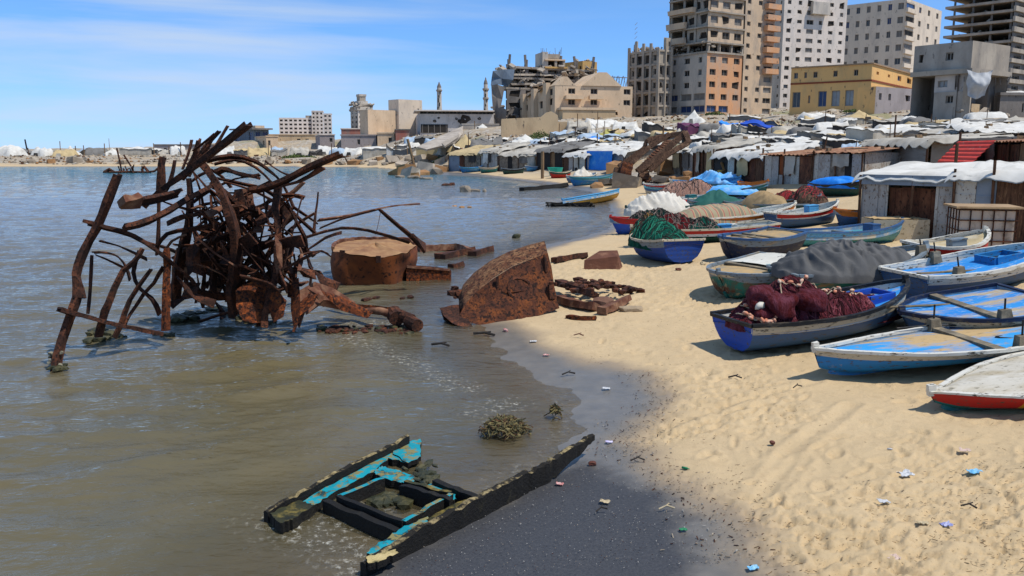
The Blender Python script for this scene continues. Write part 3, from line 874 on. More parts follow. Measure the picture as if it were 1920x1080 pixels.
def rusty_bar(label, pts, wd, z_lift=0.05, cat="scrap", m=RUST_T, name="rusty_beam", ch=True):
    P = [hit(a, b) + Vector((0, 0, z_lift)) for a, b in pts]
    c = P[len(P) // 2].copy()
    mb = MB()
    pp = smooth_path([p - c for p in P], 4)
    mb.sweep(pp, [(-wd / 2, -wd / 3), (wd / 2, -wd / 3), (wd / 2, wd / 3), (-wd / 2, wd / 3)], rough=.15, twist=.4)
    o = mb.build(name, m)
    o.location = c
    return tag(o, label, cat)
rusty_bar("long ribbed rusted pipe lying from the round tank towards the beach", [(785, 472), (825, 470), (862, 470), (880, 478)], .32, .10, m=RUST_T, name="rusty_pipe")
rusty_bar("dark rusted plate lying flat in the water beyond the trough", [(825, 486), (860, 478), (885, 474)], .4, .03, m=RUST_D, name="rusty_plate")
rusty_bar("short black scrap end lying just right of the ribbed pipe", [(885, 480), (905, 474), (920, 471)], .3, .05, m=RUST_D, name="scrap_piece")
rusty_bar("small dark scrap lying in the water right of the trough", [(845, 502), (858, 500), (864, 498)], .25, .02, m=RUST_D, name="scrap_piece")
rusty_bar("thin rusted rail lying in front of the shaft in the shallows", [(597, 583), (650, 590), (735, 600)], .09, .22, m=RUST_O, name="rusty_rail")

# shaft with hub in the shallows
s0 = G(690, 610)
sh = thing("rusted_shaft", "tan rusted propeller shaft with a round hub lying in the shallows", "machine part", s0)
P = [W(605, 572, 16.6) - s0, W(640, 566, 16.8) - s0, W(672, 583, 16.7) - s0, W(705, 583, 16.4) - s0, W(738, 590, 16.2) - s0]
mb = MB(); pp_ = smooth_path(P, 5); mb.tube(pp_, .085, 7, scales=[.5 + .5 * i / len(pp_) for i in range(len(pp_))], rough=.12); mb.build("shaft", RUST_T, sh, smooth=True)
mb = MB()
mb.sweep([W(622, 562, 16.7) - s0, W(650, 572, 16.75) - s0, W(668, 582, 16.7) - s0], [(-.22, -.02), (.22, -.02), (.2, .03), (-.2, .03)], scales=[1.1, .9, .4], rough=.1)
mb.build("blade", RUST_TOP, sh)
for px, py, Y, r, l in ((760, 592, 16.1, .11, .3), (742, 590, 16.2, .16, .10), (775, 603, 15.9, .13, .2)):
    mb = MB(); c = W(px, py, Y) - s0
    mb.tube([c + Vector((-l / 2, .1, 0)), c + Vector((l / 2, -.15, -.05))], r, 12, rough=.08)
    mb.build("hub", RUST_D, sh)
mb = MB()
for i in range(75):
    px = 595 + 175 * rng.random(); c = G(px, rng.uniform(612, 627))
    mb.rock(c - s0 + Vector((0, 0, .01)), rng.uniform(.03, .10), i, (1.5, .8, .7), sub=1, mi=rng.choice([0, 1, 1]))
o = mb.build("weed_crust", [WEED, RUST_D], sh); o["kind"] = "stuff"

# ------------------------------------------------------------------ torn hull section with the ring
h0 = G(950, 600) + Vector((0, .2, 0))
hs = thing("hull_section", "torn orange rusted hull section with a round ring lying at the water's edge", "wreckage", h0)
# front plate outline (px, Y): leaning back towards the top right
OUT = [(905, 611, 16.4), (878, 604, 16.5), (862, 590, 16.7), (872, 570, 16.9), (893, 548, 17.05), (925, 522, 17.2), (960, 500, 17.4), (1000, 484, 17.6), (1027, 474, 17.7),
       (1034, 500, 17.6), (1040, 540, 17.4), (1049, 578, 17.1), (1010, 592, 16.9), (950, 605, 16.6)]
F_ = [W(a, b, y) - h0 for a, b, y in OUT]
mb = MB(); n = len(F_)
cp_ = sum(F_, Vector()) / n
nrm = (F_[8] - F_[0]).cross(F_[11] - F_[0]).normalized()
if nrm.y > 0: nrm = -nrm
rings = []
for k in (1.0, .82, .6, .35, .0):
    rings.append([cp_ + (p - cp_) * k + nrm * (.05 * (1 - k) + .06 * mn.noise(p * 2.6 + Vector((k * 4, 0, 0))) * (k < 1)) for p in F_ + F_[:1]])
mb.grid(rings)
mb.build("side_plate", RUST_B, hs, smooth=True)
mb = MB()
depth = Vector((-.10, 1.05, .12))
idx = [1, 2, 3, 4, 5, 6, 7, 8]
rows = []
for q in range(6):
    t = q / 5
    rows.append([F_[i] + depth * t * (1 - .12 * abs(i - 4) * t) + Vector((0, 0, .14 * math.sin(math.pi * t * .6))) + Vector((0, 0, .03 * mn.noise(F_[i] * 3 + Vector((0, t * 3, 0))))) for i in idx])
mb.grid(rows)
rows = [[F_[i] + depth * t + Vector((0, 0, -.04 * t)) for i in (8, 9, 10, 11)] for t in (0, .35, .7)]
mb.grid(rows)
mb.build("curved_shell", RUST_TOP if False else mat("shell_rust", '#6f452c', '#52301f', 6, .95, bump=1.0, c3='#97704c', amt=.42, soft=.12, scale3=5, c4='#2b170f', amt4=.42, scale4=18, bdist=.035), hs, smooth=True)
mb = MB()
rc = W(973, 545, 17.2) - h0 + nrm * .075
ux = (F_[10] - F_[2]); ux = (ux - nrm * ux.dot(nrm)).normalized(); uy = nrm.cross(ux)
R_ = .245
mb.tube([rc + (ux * math.cos(a) + uy * math.sin(a)) * R_ * (1 + .03 * math.sin(4 * a)) for a in [2 * math.pi * i / 28 for i in range(29)]], .035, 6, rough=.15)
mb.build("ring", RUST_D, hs)
for a, b, c, d in (((931, 521), (932, 558), 17.15, .05), ((1020, 480), (1022, 512), 17.6, .05), ((1028, 532), (1042, 534), 17.35, .05), ((1032, 535), (1034, 562), 17.3, .12)):
    mb = MB(); p = W(a[0], a[1], c) - h0 + nrm * .05; q = W(b[0], b[1], c - .05) - h0 + nrm * .05
    mb.bar(p, q, d, .06, rough=.2); mb.build("rib", RUST_D, hs)
mb = MB()
mb.grid([[W(a, b, y) - h0 for a, b, y in r] for r in (((824, 578, 16.9), (848, 572, 17.1), (872, 570, 17.1)), ((832, 592, 16.6), (856, 596, 16.6), (880, 602, 16.5)), ((848, 606, 16.3), (862, 612, 16.2), (890, 618, 16.2)))])
mb.grid([[W(a, b, y) - h0 for a, b, y in r] for r in (((826, 582, 16.95), (850, 577, 17.1), (872, 572, 17.15)), ((832, 600, 16.8), (860, 604, 16.8), (884, 608, 16.7)), ((848, 614, 16.35), (862, 618, 16.3), (890, 622, 16.3)))], flip=True)
mb.build("torn_flap", RUST_D, hs)
mb = MB()
for i in range(26):
    mb.rock(W(rng.uniform(848, 885), rng.uniform(536, 560), rng.uniform(17.5, 18)) - h0, rng.uniform(.05, .13), i, sub=1)
mb.build("rust_crust", RUST_D, hs)

# scrap behind / right of it
rusty_bar("dark rusted beam half buried in sand behind the angular rust block", [(1038, 493), (1062, 488), (1100, 484)], .22, .08, m=RUST_D)
def rocklike(label, px, py, size, sq, m, cat, name, seed, rot=0, sub=2, lift=.25, group=None):
    p = hit(px, py)
    mb = MB(); mb.rock((0, 0, 0), size, seed, sq, sub=sub)
    o = mb.build(name, m)
    o.location = p + Vector((0, 0, size * sq[2] * lift))
    o.rotation_euler = (0, 0, rot)
    return tag(o, label, cat, group)
# angular block
b0 = hit(1130, 503)
mb = MB()
poly = [(-.52, -.1), (.46, -.25), (.62, .5), (-.3, .6)]
vb = [Vector((x, y, -.08)) for x, y in poly]
vt = [Vector((-.50, -.02, .22)), Vector((.38, -.12, .34)), Vector((.42, .25, .46)), Vector((-.05, .38, .43))]
mb.add(vb + vt, [(3, 2, 1, 0), (4, 5, 6, 7), (0, 1, 5, 4), (1, 2, 6, 5), (2, 3, 7, 6), (3, 0, 4, 7)])
o = mb.build("rust_block", mat("block_rust", '#6a4433', '#54352a', 4, .95, bump=.8, c3='#85604a', amt=.35)); o.location = b0
tag(o, "angular brown rust block lying alone on the sand", "scrap")
# heap right of the hull section
rusty_bar("dark rusted beam leaning in the scrap heap right of the hull section", [(1047, 548), (1075, 560), (1115, 575)], .20, .24, m=RUST_D)
rusty_bar("low rusted beam at the foot of the scrap heap on the sand", [(1050, 568), (1085, 580), (1118, 585)], .22, .10, m=RUST_T)
rusty_bar("short thick rusted plank propped at the right end of the scrap heap", [(1128, 592), (1150, 583), (1176, 568)], .20, .10, m=RUST_T, name="rusty_plank")
rusty_bar("thin splintered board lying flat on sand below the scrap heap", [(1064, 597), (1090, 600), (1118, 600)], .13, .03, m=RUST_O, name="broken_board")
rocklike("brown square boulder sitting on the scrap heap", 1132, 578, .24, (1, .9, .9), mat("brown_rock", '#7a5a48', '#5f4436', 4, .95, bump=.8), "rock", "boulder", 11)
rocklike("flat pale stone on the sand right of the scrap heap", 1183, 583, .2, (1.3, .8, .45), mat("pale_rock", '#a39075', '#8a7860', 4, .95, bump=.6), "rock", "stone", 12)
mb = MB(); c0 = hit(1100, 560)
for i in range(70):
    p = hit(1095, 556); q = Vector((rng.gauss(.2, .45), rng.gauss(.3, .3), 0))
    mb.rock(q + Vector((0, 0, .22 * math.exp(-q.x * q.x) + rng.uniform(0, .1))), rng.uniform(.05, .13), i, sub=1)
o = mb.build("rust_rubble", RUST_D); o.location = c0
tag(o, "crumbled dark rust flakes heaped over the beams", "rubble", kind="stuff")

# ------------------------------------------------------------------ broken deck of a small boat in the foreground
TQ = mat("turquoise_paint", '#0f93a0', '#0b7a88', 3, .6, bump=.5, c3='#17181a', amt=.40, soft=.03, scale3=5.5, c4='#7d7548', amt4=.42, scale4=11, bdist=.012, stretch=(1, 1, 1))
ROT = mat("black_rot_and_shade", '#0e0d0b', '#1a1712', 9, .75, bump=1.0, c3='#2e2a1c', amt=.25, scale3=6, bdist=.02)
BARE = mat("bleached_edge", '#a8966a', '#6f6040', 14, .85, bump=.8, c3='#1d1912', amt=.56, scale3=8, soft=.05)
OLIV = mat("slimy_wood", '#3b3a1c', '#1d1e12', 6, .6, bump=.8, c3='#79692f', amt=.36, scale3=7)
d0 = G(800, 930)
dk = thing("broken_boat_deck", "broken black and turquoise boat deck with an open hatch lying half in the water", "boat wreck", d0)
def gp(px, py, z): return G(px, py, z) - d0
def sideboard(pts, h, th=.055, zt=.22):
    P = []
    for i in range(len(pts) - 1):
        a, b = Vector(pts[i]), Vector(pts[i + 1])
        for k in range(9 if i < len(pts) - 2 else 10):
            P.append(a.lerp(b, k / 9))
    tops = [gp(p.x, p.y, p.z) + Vector((0, 0, (rng.uniform(-.016, .012)))) for p in P]
    d = (tops[-1] - tops[0]); d.z = 0; nn = Vector((-d.y, d.x, 0)).normalized()
    mb = MB(); rows = [[], [], [], [], []]
    for i, t in enumerate(tops):
        hh = h if not callable(h) else h(i / (len(tops) - 1))
        j = rng.uniform(-.008, .008)
        a = t + nn * (th / 2 + j); b = t - nn * (th / 2 - j)
        rows[0].append(a + Vector((0, 0, -hh))); rows[1].append(a); rows[2].append(t + Vector((0, 0, .012))); rows[3].append(b); rows[4].append(b + Vector((0, 0, -hh)))
    mb.grid([rows[0], rows[1]], mi=0); mb.grid([rows[1], rows[2]], mi=1); mb.grid([rows[2], rows[3]], mi=1); mb.grid([rows[3], rows[4]], mi=0)
    for e in (0, -1): mb.add([r[e] for r in rows], [(0, 1, 2, 3, 4)])
    return mb.build("sideboard", [ROT, BARE], dk)  # sides near black: rot, with their shade put into the colour
sideboard([(497, 960, .10), (560, 925, .14), (660, 868, .17), (764, 818, .18)], .22)
sideboard([(680, 1058, .10), (780, 992, .19), (900, 930, .23), (985, 882, .25)], .36, .07)
o = sideboard([(970, 896, .20), (1020, 870, .24), (1075, 835, .26), (1111, 814, .27)], lambda t: .30 - .24 * t, .06)
def slab(px, z, th, m, name="deck_plank", edge=None, nsub=7):
    P = []
    n = len(px)
    for i in range(n):
        a, b = Vector(px[i]), Vector(px[(i + 1) % n])
        for k in range(nsub):
            q = a.lerp(b, k / nsub)
            P.append(q + Vector((rng.uniform(-2.2, 2.2), rng.uniform(-1.6, 1.6))) * (1 if k else .3))
    top = [gp(p.x, p.y, z) for p in P]
    mb = MB(); mb.prism([(v.x, v.y) for v in top][::1], z - th, z)
    # side faces take the rotten wood
    k = len(top)
    mb.m = [0, 0] + [1] * k
    return mb.build(name, [m, edge or ROT], dk)
slab([(520, 962), (545, 952), (640, 898), (740, 842), (787, 826), (788, 850), (760, 868), (728, 858), (700, 885), (640, 915), (592, 945), (540, 975)], .085, .09, TQ)
slab([(742, 838), (788, 822), (789, 856), (765, 868), (736, 850)], .10, .05, TQ)
slab([(716, 873), (742, 880), (778, 893), (775, 903), (752, 905), (712, 893), (700, 885)], .10, .07, TQ)
slab([(815, 905), (852, 920), (855, 934), (846, 941), (800, 922), (800, 910)], .10, .07, TQ)
slab([(752, 990), (802, 968), (800, 980), (770, 1005), (740, 1020), (700, 1042), (688, 1036), (715, 1015)], .115, .09, TQ)
slab([(686, 1044), (740, 1030), (748, 1036), (712, 1052), (690, 1056)], .14, .06, mat("bare_wood_strip", '#c3b07e', '#93814c', 8, .85, bump=.7, c3='#1c2b22', amt=.35, scale3=8))
slab([(505, 962), (560, 938), (590, 946), (550, 972), (525, 980)], .10, .10, OLIV)
slab([(800, 972), (850, 945), (905, 925), (880, 950), (830, 975), (790, 992)], .09, .07, OLIV)
# hatch coaming: four boards on edge
def edgeboard(a, b, h, m0, z=.15, th=.05, name="coaming"):
    A_, B_ = gp(a[0], a[1], z), gp(b[0], b[1], z)
    d = (B_ - A_); nn = Vector((-d.y, d.x, 0)).normalized() * th / 2
    mb = MB(); k = 8; rows = [[], [], [], []]
    for i in range(k + 1):
        p = A_.lerp(B_, i / k) + Vector((0, 0, rng.uniform(-.012, .01)))
        rows[0].append(p + nn - Vector((0, 0, h))); rows[1].append(p + nn); rows[2].append(p - nn); rows[3].append(p - nn - Vector((0, 0, h)))
    mb.grid(rows[:2]); mb.grid(rows[1:3], mi=1); mb.grid(rows[2:])
    for e in (0, -1): mb.add([r[e] for r in rows], [(0, 1, 2, 3)])
    return mb.build(name, [ROT, m0], dk)
edgeboard((634, 930), (757, 976), .24, ROT)
edgeboard((757, 977), (846, 924), .22, TQ)
edgeboard((718, 894), (636, 930), .16, TQ)
edgeboard((845, 922), (760, 902), .20, OLIV)
edgeboard((610, 937), (745, 993), .22, ROT, .12, .07, "cross_beam")
edgeboard((752, 908), (846, 934), .18, ROT, .16, .06, "cross_beam")
edgeboard((815, 900), (898, 932), .20, ROT, .14, .07, "cross_beam")
mb = MB()
for i in range(26):
    c = gp(735 + rng.gauss(0, 18), 940 + rng.gauss(0, 6), .02); mb.rock(c, rng.uniform(.04, .09), i, (1.3, 1, .8), sub=1)
o = mb.build("weed_clump", WEED, dk); o["kind"] = "stuff"; mb = MB()
for i in range(45):
    c = gp(800 + rng.gauss(0, 12), 893 + rng.gauss(0, 9), .08); mb.rock(c, rng.uniform(.03, .06), i, (1.5, .8, .7), sub=1)
o = mb.build("weed_clump", WEED, dk); o["kind"] = "stuff"

# weed heap washed up
def weed_heap(label, px, py, rx, n, name="weed_heap", h=.11):
    c0 = hit(px, py); c0.z = max(c0.z, -.02)
    mb = MB()
    for i in range(n):
        a = rng.uniform(0, 6.28); r = min(abs(rng.gauss(0, .52)), 1.2) * (.75 + .6 * mn.noise(Vector((math.cos(a) * 1.5 + px, math.sin(a) * 1.5, 1))))
        x, y = r * math.cos(a) * rx, r * math.sin(a) * rx * 1.35
        zc = h * max(0, 1 - r * r) + rng.uniform(-.02, .05)
        L_ = rng.uniform(.05, .16)
        d = Vector((rng.uniform(-1, 1), rng.uniform(-1, 1), rng.uniform(-.6, .8))).normalized() * L_
        p = Vector((x, y, zc))
        if rng.random() < .16: mb.rock(p, rng.uniform(.015, .04), i, sub=1, mi=rng.choice([0, 1]))
        else: mb.tube([p - d * .5, p + Vector((rng.uniform(-.03, .03), rng.uniform(-.03, .03), .02)), p + d * .5], rng.uniform(.003, .008), 4, mi=rng.choice([0, 1, 1, 2]))
    o = mb.build(name, [WEED, mat("dry_weed", '#7d7048', '#5a5235', 9, .9), mat("red_weed", '#5a3626', '#3f3a20', 6, .9)])
    o.location = c0
    return tag(o, label, "seaweed")
weed_heap("matted heap of brown seaweed and net washed up at the water's edge", 946, 812, .30, 1500)
weed_heap("little tuft of dark seaweed just right of the seaweed heap", 1041, 782, .09, 90, h=.09)
# ------------------------------------------------------------------ fishing boats
def paint(name, c, worn='#8a8274', amt=.28, c2=None, scale=2.5, rough=.55):
    return mat(name, c, c2, scale, rough, bump=.35, c3=worn, amt=amt, soft=.05, scale3=scale * 1.6, c4='#4a4338', amt4=.30, scale4=14, stretch=(.5, 1, 1.6), bdist=.008, wave=('Z', 2.6))
SANDY = '#b99a68'
P = dict(
    blue=paint("blue_hull_paint", '#1f6fa8', SANDY, .22), deep=paint("deep_blue_paint", '#1b3f86', '#53606e', .20), slate=paint("slate_blue_paint", '#33557e', '#5d6670', .2),
    royal=paint("royal_blue_paint", '#1c49a8', '#4d5b70', .15), teal=paint("teal_hull_paint", '#1e6a6a', '#7d6a52', .30), sea=paint("sea_blue_paint", '#3b8793', '#9a8f78', .25),
    dgreen=paint("dark_green_paint", '#173f3a', '#4f5546', .25), red=paint("red_paint", '#a8231c', '#6e4a3a', .20), navy=paint("navy_paint", '#17243f', '#55504a', .30),
    white=paint("white_paint", '#c9c5b8', '#95876c', .25), cream=paint("cream_paint", '#b8ac93', '#8a7a5e', .28), orange=paint("orange_paint", '#b8671c', '#6f5a40', .2),
    yellow=paint("yellow_paint", '#b98a22', '#7d6b4a', .25), grey=paint("grey_blue_paint", '#6e7a82', '#8a7d68', .3), sky=paint("light_blue_paint", '#4f97c4', '#a89a7c', .25),
    black=paint("black_paint", '#1a1b1c', '#4a4238', .25), rustg=mat("rust_and_teal_hull", '#1c5f5a', '#1a6d62', 2, .6, bump=.5, c3='#5a3524', amt=.45, soft=.04, scale3=1.3, c4='#8f8468', amt4=.32, scale4=6))
D = dict(
    bluesand=mat("sandy_blue_deck", '#1780c0', '#3a98d0', 2, .85, bump=.4, c3='#b3976a', amt=.46, soft=.06, scale3=1.6, stretch=(.45, 1.3, 1), c4='#8f7a56', amt4=.3, scale4=14),
    blue=mat("worn_blue_deck", '#1873bd', '#2e88c8', 2, .85, bump=.4, c3='#a8977a', amt=.40, soft=.05, scale3=1.6, stretch=(.45, 1.3, 1), c4='#9fb4c4', amt4=.28, scale4=10),
    sand=mat("sandy_deck", '#b09468', '#9d855e', 3, .95, bump=.6, c3='#8f8672', amt=.35, soft=.1, scale3=3),
    white=mat("white_worn_deck", '#c6c1b4', '#b3ab99', 3, .75, bump=.4, c3='#9a8a68', amt=.34, soft=.1, scale3=2, stretch=(.6, 1.4, 1), c4='#6f6a5c', amt4=.25, scale4=16),
    cream=mat("cream_deck", '#b9a67f', '#a5946f', 3, .9, bump=.4, c3='#cfc6ae', amt=.35, soft=.12),
    inner=mat("boat_inside", '#6d8fa8', '#4f7796', 3, .7, bump=.4, c3='#b3a890', amt=.40, soft=.1),
    tri=mat("white_deck_turquoise_spots", '#cfccc0', '#bdb8a8', 3, .7, bump=.3, c3='#1e9aa4', amt=.25, soft=.03, scale3=1.8, c4='#3b3a38', amt4=.2, scale4=7))
BOATS = {}
def boat(key, label, bow, stern, B=1.7, H=.55, hull='blue', band=None, gun='white', deck='sand', drop=.07, tw=.78, pointed=False, thwarts=(), bitts=(), hatch=None,
         heel=0.0, group="fishing boats drawn up on the beach", transom=None, inner=None, boxes=(), stem=1.35, name="fishing_boat", full=.5, tm='cream', zoff=0.0, bowround=.8, blo=4, rail=1.0, band2=None, deck2=None):
    pb, ps = hit(*bow), hit(*stern)
    d = ps - pb; d.z = 0
    L_ = d.length
    ctr = (pb + ps) / 2
    zb, zs = zg(pb.x, pb.y), zg(ps.x, ps.y)
    ctr.z = (max(zb, 0) + max(zs, 0)) / 2 - .03 + zoff
    root = thing(name, label, "boat", ctr, group=group, rot=Euler((R(heel), math.atan2(zb - zs, L_) * .8, math.atan2(d.y, d.x)), 'XYZ'))
    N_, b0 = 26, B / 2
    def hb(t):
        if t < full:
            f = 1 - t / full; k = max(0.0, 1 - f ** 2.1) ** bowround
        elif pointed:
            f = (t - full) / (1 - full); k = max(0.0, 1 - f ** 2.1) ** bowround
        else:
            f = (t - full) / (1 - full); k = 1 - (1 - tw) * f * f
        return max(.018, b0 * k)
    def gz(t): return H * (1 + (stem - 1) * max(0, 1 - t / .6) ** 2 + (.16 if not pointed else stem - 1) * max(0, (t - .55) / .45) ** 2)
    def kz(t):
        z = .55 * H * max(0, 1 - t / .16) ** 2
        return z + (.55 * H * max(0, (t - .84) / .16) ** 2 if pointed else .10 * H * max(0, (t - .6) / .4) ** 2)
    prof = [(0, .03), (.05, .42), (.25, .72), (.50, .87), (.70, .945), (.86, .985), (1, 1)]
    def pt(t, s, yk, sg):
        zk = kz(t); g = gz(t)
        x = -L_ / 2 + L_ * t + .30 * H * (1 - s) * max(0, 1 - t / .2) ** 1.5 - (.3 * H * (1 - s) * max(0, (t - .8) / .2) ** 1.5 if pointed else .12 * H * (1 - s) * max(0, (t - .9) / .1))
        return Vector((x, sg * hb(t) * yk, zk + (g - zk) * s))
    ts = [i / N_ for i in range(N_ + 1)]
    mb = MB()
    for sg in (1, -1):
        mb.grid([[pt(t, s, y, sg) for t in ts] for s, y in prof[:blo + 1]], mi=0, flip=sg > 0)
        kb = int(N_ * band2[0]) if band2 else N_
        mb.grid([[pt(t, s, y, sg) for t in ts[:kb + 1]] for s, y in prof[blo:]], mi=1, flip=sg > 0)
        if band2: mb.grid([[pt(t, s, y, sg) for t in ts[kb:]] for s, y in prof[blo:]], mi=4, flip=sg > 0)
        mb.grid([[pt(t, 1, 1, sg) - Vector((0, sg * min(.03, hb(t) * .5), drop * q + .01 * q)) for t in ts] for q in (0, 1)], mi=2, flip=sg < 0)
    if not pointed:
        r = [[pt(1, s, y, sg) for s, y in prof] for sg in (1, -1)]
        mb.grid(r, mi=3)
        mb.grid([[Vector((p.x - .035, p.y * .96, p.z)) for p in q] for q in r], mi=2, flip=True)
    hm = P[hull]
    mb.build("hull", [hm, P[band] if band else hm, P[inner] if inner else D['inner'], P[transom] if transom else hm] + ([P[band2[1]]] if band2 else []), root, smooth=True)
    # gunwale rail
    mb = MB()
    path = [pt(t, 1, 1, 1) for t in ts] + ([] if pointed else [])
    for sg in (1, -1):
        pp = [pt(t, 1, 1, sg) + Vector((0, 0, .012 + rng.uniform(-.004, .004))) for t in ts]
        mb.sweep(pp, [(-.035, -.03 * rail), (.035, -.03 * rail), (.035, .028 * rail), (-.035, .028 * rail)], rough=.05)
    if not pointed: mb.bar(pt(1, 1, 1, 1), pt(1, 1, 1, -1), .06, .055, rough=.05)
    mb.build("gunwale", P[gun], root)
    # deck
    rows = []
    for q in (-1, -.6, -.2, .2, .6, 1):
        rows.append([Vector((-L_ / 2 + L_ * t + .01, q * max(0, hb(t) - .025), gz(t) - drop + .05 * (1 - q * q) * (drop < .2) + .012 * mn.noise(Vector((t * 6 + L_ * 5, q * 3, L_))))) for t in ts])
    mb = MB(); mb.grid(rows, flip=False); mb.build("deck", D[deck] if deck in D else P[deck], root, smooth=True)
    if deck2:
        mb = MB(); mb.grid([[Vector((-L_ / 2 + L_ * t, q * max(0, hb(t) - .04), gz(t) - drop + .075 + .05 * (1 - q * q))) for t in ts if t >= deck2[0]] for q in (-1, -.5, 0, .5, 1)])
        o_ = mb.build("stern_deck", D[deck2[1]], root, smooth=True); o_["label"] = "white stern deck with turquoise spots"
    for t in thwarts:
        mb = MB(); y = hb(t) - .02
        mb.box((-L_ / 2 + L_ * t, 0, gz(t) - drop + (.05 if drop < .2 else drop * .6)), (.13, 2 * y, .05), jit=.01)
        mb.build("thwart", mat("thwart_wood", '#5d564a', '#7a705c', 6, .9, bump=.5, c3='#a8977a', amt=.3), root)
    for t, sd_, h in bitts:
        mb = MB(); x = -L_ / 2 + L_ * t; y = sd_ * (hb(t) - .05)
        mb.box((x, y, gz(t) + .05), (.20, .15, .22), taper=.72)
        o = mb.build("oarlock_block", mat("block_wood", '#7d7260', '#5f5646', 7, .9, bump=.5, c3='#9c8f78', amt=.3), root)
        mb = MB(); mb.tube([(x, y, gz(t) + .12), (x + .02, y, gz(t) + .12 + h)], .014, 6); mb.build("pin", P['black'], o)
    if hatch:
        t, hl, hw, m_ = hatch
        x, z_ = -L_ / 2 + L_ * t, gz(t) - drop + .05
        mb = MB()
        for (cx, cy, sx, sy) in ((x - hl / 2, 0, .05, hw), (x + hl / 2, 0, .05, hw), (x, -hw / 2, hl - .05, .05), (x, hw / 2, hl - .05, .05)):
            mb.box((cx, cy, z_ + .04), (sx, sy, .14))
        mb.add([(x - hl / 2, -hw / 2, z_ + .012), (x + hl / 2, -hw / 2, z_ + .012), (x + hl / 2, hw / 2, z_ + .012), (x - hl / 2, hw / 2, z_ + .012)], [(0, 1, 2, 3)], 1)
        mb.build("hatch", [P[m_], P['black']], root)
    for t, yk, sx, sy, sz, m_ in boxes:
        mb = MB(); x = -L_ / 2 + L_ * t
        mb.box((x, yk * hb(t), gz(t) - min(drop, .25) + sz / 2), (sx, sy, sz), jit=.02)
        mb.box((x, yk * hb(t), gz(t) - min(drop, .25) + sz + .015), (sx * 1.08, sy * 1.08, .03))
        mb.build("engine_box", P[m_], root)
    # tiller post / stem head
    mb = MB(); mb.box((-L_ / 2 + .03, 0, gz(0) + .03), (.09, .06, .14), jit=.05); mb.build("stem_head", P[gun], root)
    # keel skid
    mb = MB()
    mb.sweep([pt(t, 0, 0, 1) + Vector((0, 0, -.015)) for t in ts[1:-1]], [(-.03, -.03), (.03, -.03), (.03, .03), (-.03, .03)]); mb.build("keel", P[hull], root)
    BOATS[key] = (root, L_, gz, hb, drop)
    return root

boat('W', "white decked boat with a red and yellow stripe along its side", (1742, 772), (2190, 690), 2.0, .22, 'teal', 'red', 'white', 'white', .01, stem=1.15, blo=2, rail=.4, band2=(.30, 'yellow'), zoff=-.03, inner='white', bowround=1.25, full=.7)
boat('B2', "sky blue boat with sandy deck and two oarlock blocks, nose pointing left", (1526, 712), (2060, 618), 1.55, .24, 'blue', 'cream', 'white', 'bluesand', .04, thwarts=(.52,), bitts=((.52, .98, .25), (.60, -.95, .25)), stem=1.7, rail=.7, bowround=1.05, full=.6)
boat('N', "slate blue boat with white rim and bright blue transom, loaded with maroon nets", (1700, 592), (1372, 662), 1.5, .46, 'slate', 'cream', 'black', 'blue', .12, tw=.72, transom='royal', hatch=(.22, .55, .5, 'royal'), stem=1.5, inner='white')
boat('B3', "bright blue sandy decked boat with dark cross beam, right of the maroon nets", (1690, 634), (1940, 592), 2.3, .36, 'slate', 'cream', 'navy', 'blue', .05, tw=.85, thwarts=(.50,), bitts=((.5, -.98, .2),), stem=1.15, full=.6)
boat('B4', "long white rimmed boat with blue worn deck and small square hatch", (1950, 506), (1694, 566), 1.7, .45, 'slate', 'white', 'white', 'blue', .10, hatch=(.3, .6, .5, 'blue'), bitts=((.55, -.98, .22), (.8, .95, .22)), stem=1.3, inner='white')
boat('A', "boat with teal and rust patched hull and sandy deck", (1346, 562), (1478, 528), 1.9, .52, 'rustg', 'grey', 'grey', 'sand', .06, tw=.85, thwarts=(.55,), stem=1.1, full=.55, bowround=.6, inner='cream', deck2=(.57, 'tri'))
boat('C', "long green boat with pale foredeck, half covered by a grey tarpaulin", (1742, 512), (1470, 562), 1.75, .48, 'teal', 'grey', 'grey', 'white', .08, tw=.8, stem=1.35, bitts=((.12, .9, .16), (.42, -.98, .25)))
boat('R', "small white boat with red side band and cream deck by the caged tank", (1852, 490), (1716, 508), 1.45, .5, 'dgreen', 'red', 'white', 'cream', .06, tw=.8, stem=1.4, boxes=((.62, .75, .3, .25, .22, 'grey'),), inner='white')
boat('T', "long slim teal boat lying before the pale concrete block", (1690, 448), (1484, 462), 1.35, .42, 'sea', 'sky', 'slate', 'inner', .22, tw=.6, stem=1.55, boxes=((.30, 0, .4, .35, .3, 'slate'),), thwarts=(.5, .7))
boat('S', "dark blue boat with flaking white patches and sandy deck, beside the slim teal boat", (1356, 490), (1476, 474), 1.75, .58, 'navy', 'grey', 'slate', 'sand', .07, tw=.9, thwarts=(.45, .62), stem=1.1, bowround=.6, inner='cream')
boat('G', "short blue boat piled with a green net, stern facing the water-side sand", (1200, 478), (1282, 494), 1.5, .58, 'deep', 'grey', 'cream', 'sand', .15, tw=.8, stem=1.2)
boat('RG', "long dark green boat with a red rim, heaped with green and maroon nets", (1183, 462), (1452, 446), 1.45, 0.49, 'dgreen', 'red', 'cream', 'inner', .2, tw=.7, stem=1.3, boxes=((.63, -.2, .45, .35, .3, 'sky'), (.70, .2, .35, .3, .25, 'white')), inner='white')
boat('RB', "blue boat with a red topped bow, its end nearest the water", (1144, 440), (1290, 432), 1.3, 0.56, 'royal', 'red', 'red', 'inner', .2, tw=.7, stem=1.25)
boat('OB', "blue boat with an orange rim, its stern under a striped cover", (1492, 414), (1285, 440), 1.35, 0.53, 'slate', 'orange', 'white', 'inner', .2, tw=.7, stem=1.45, boxes=((.52, 0, .4, .35, .3, 'navy'),), inner='white')
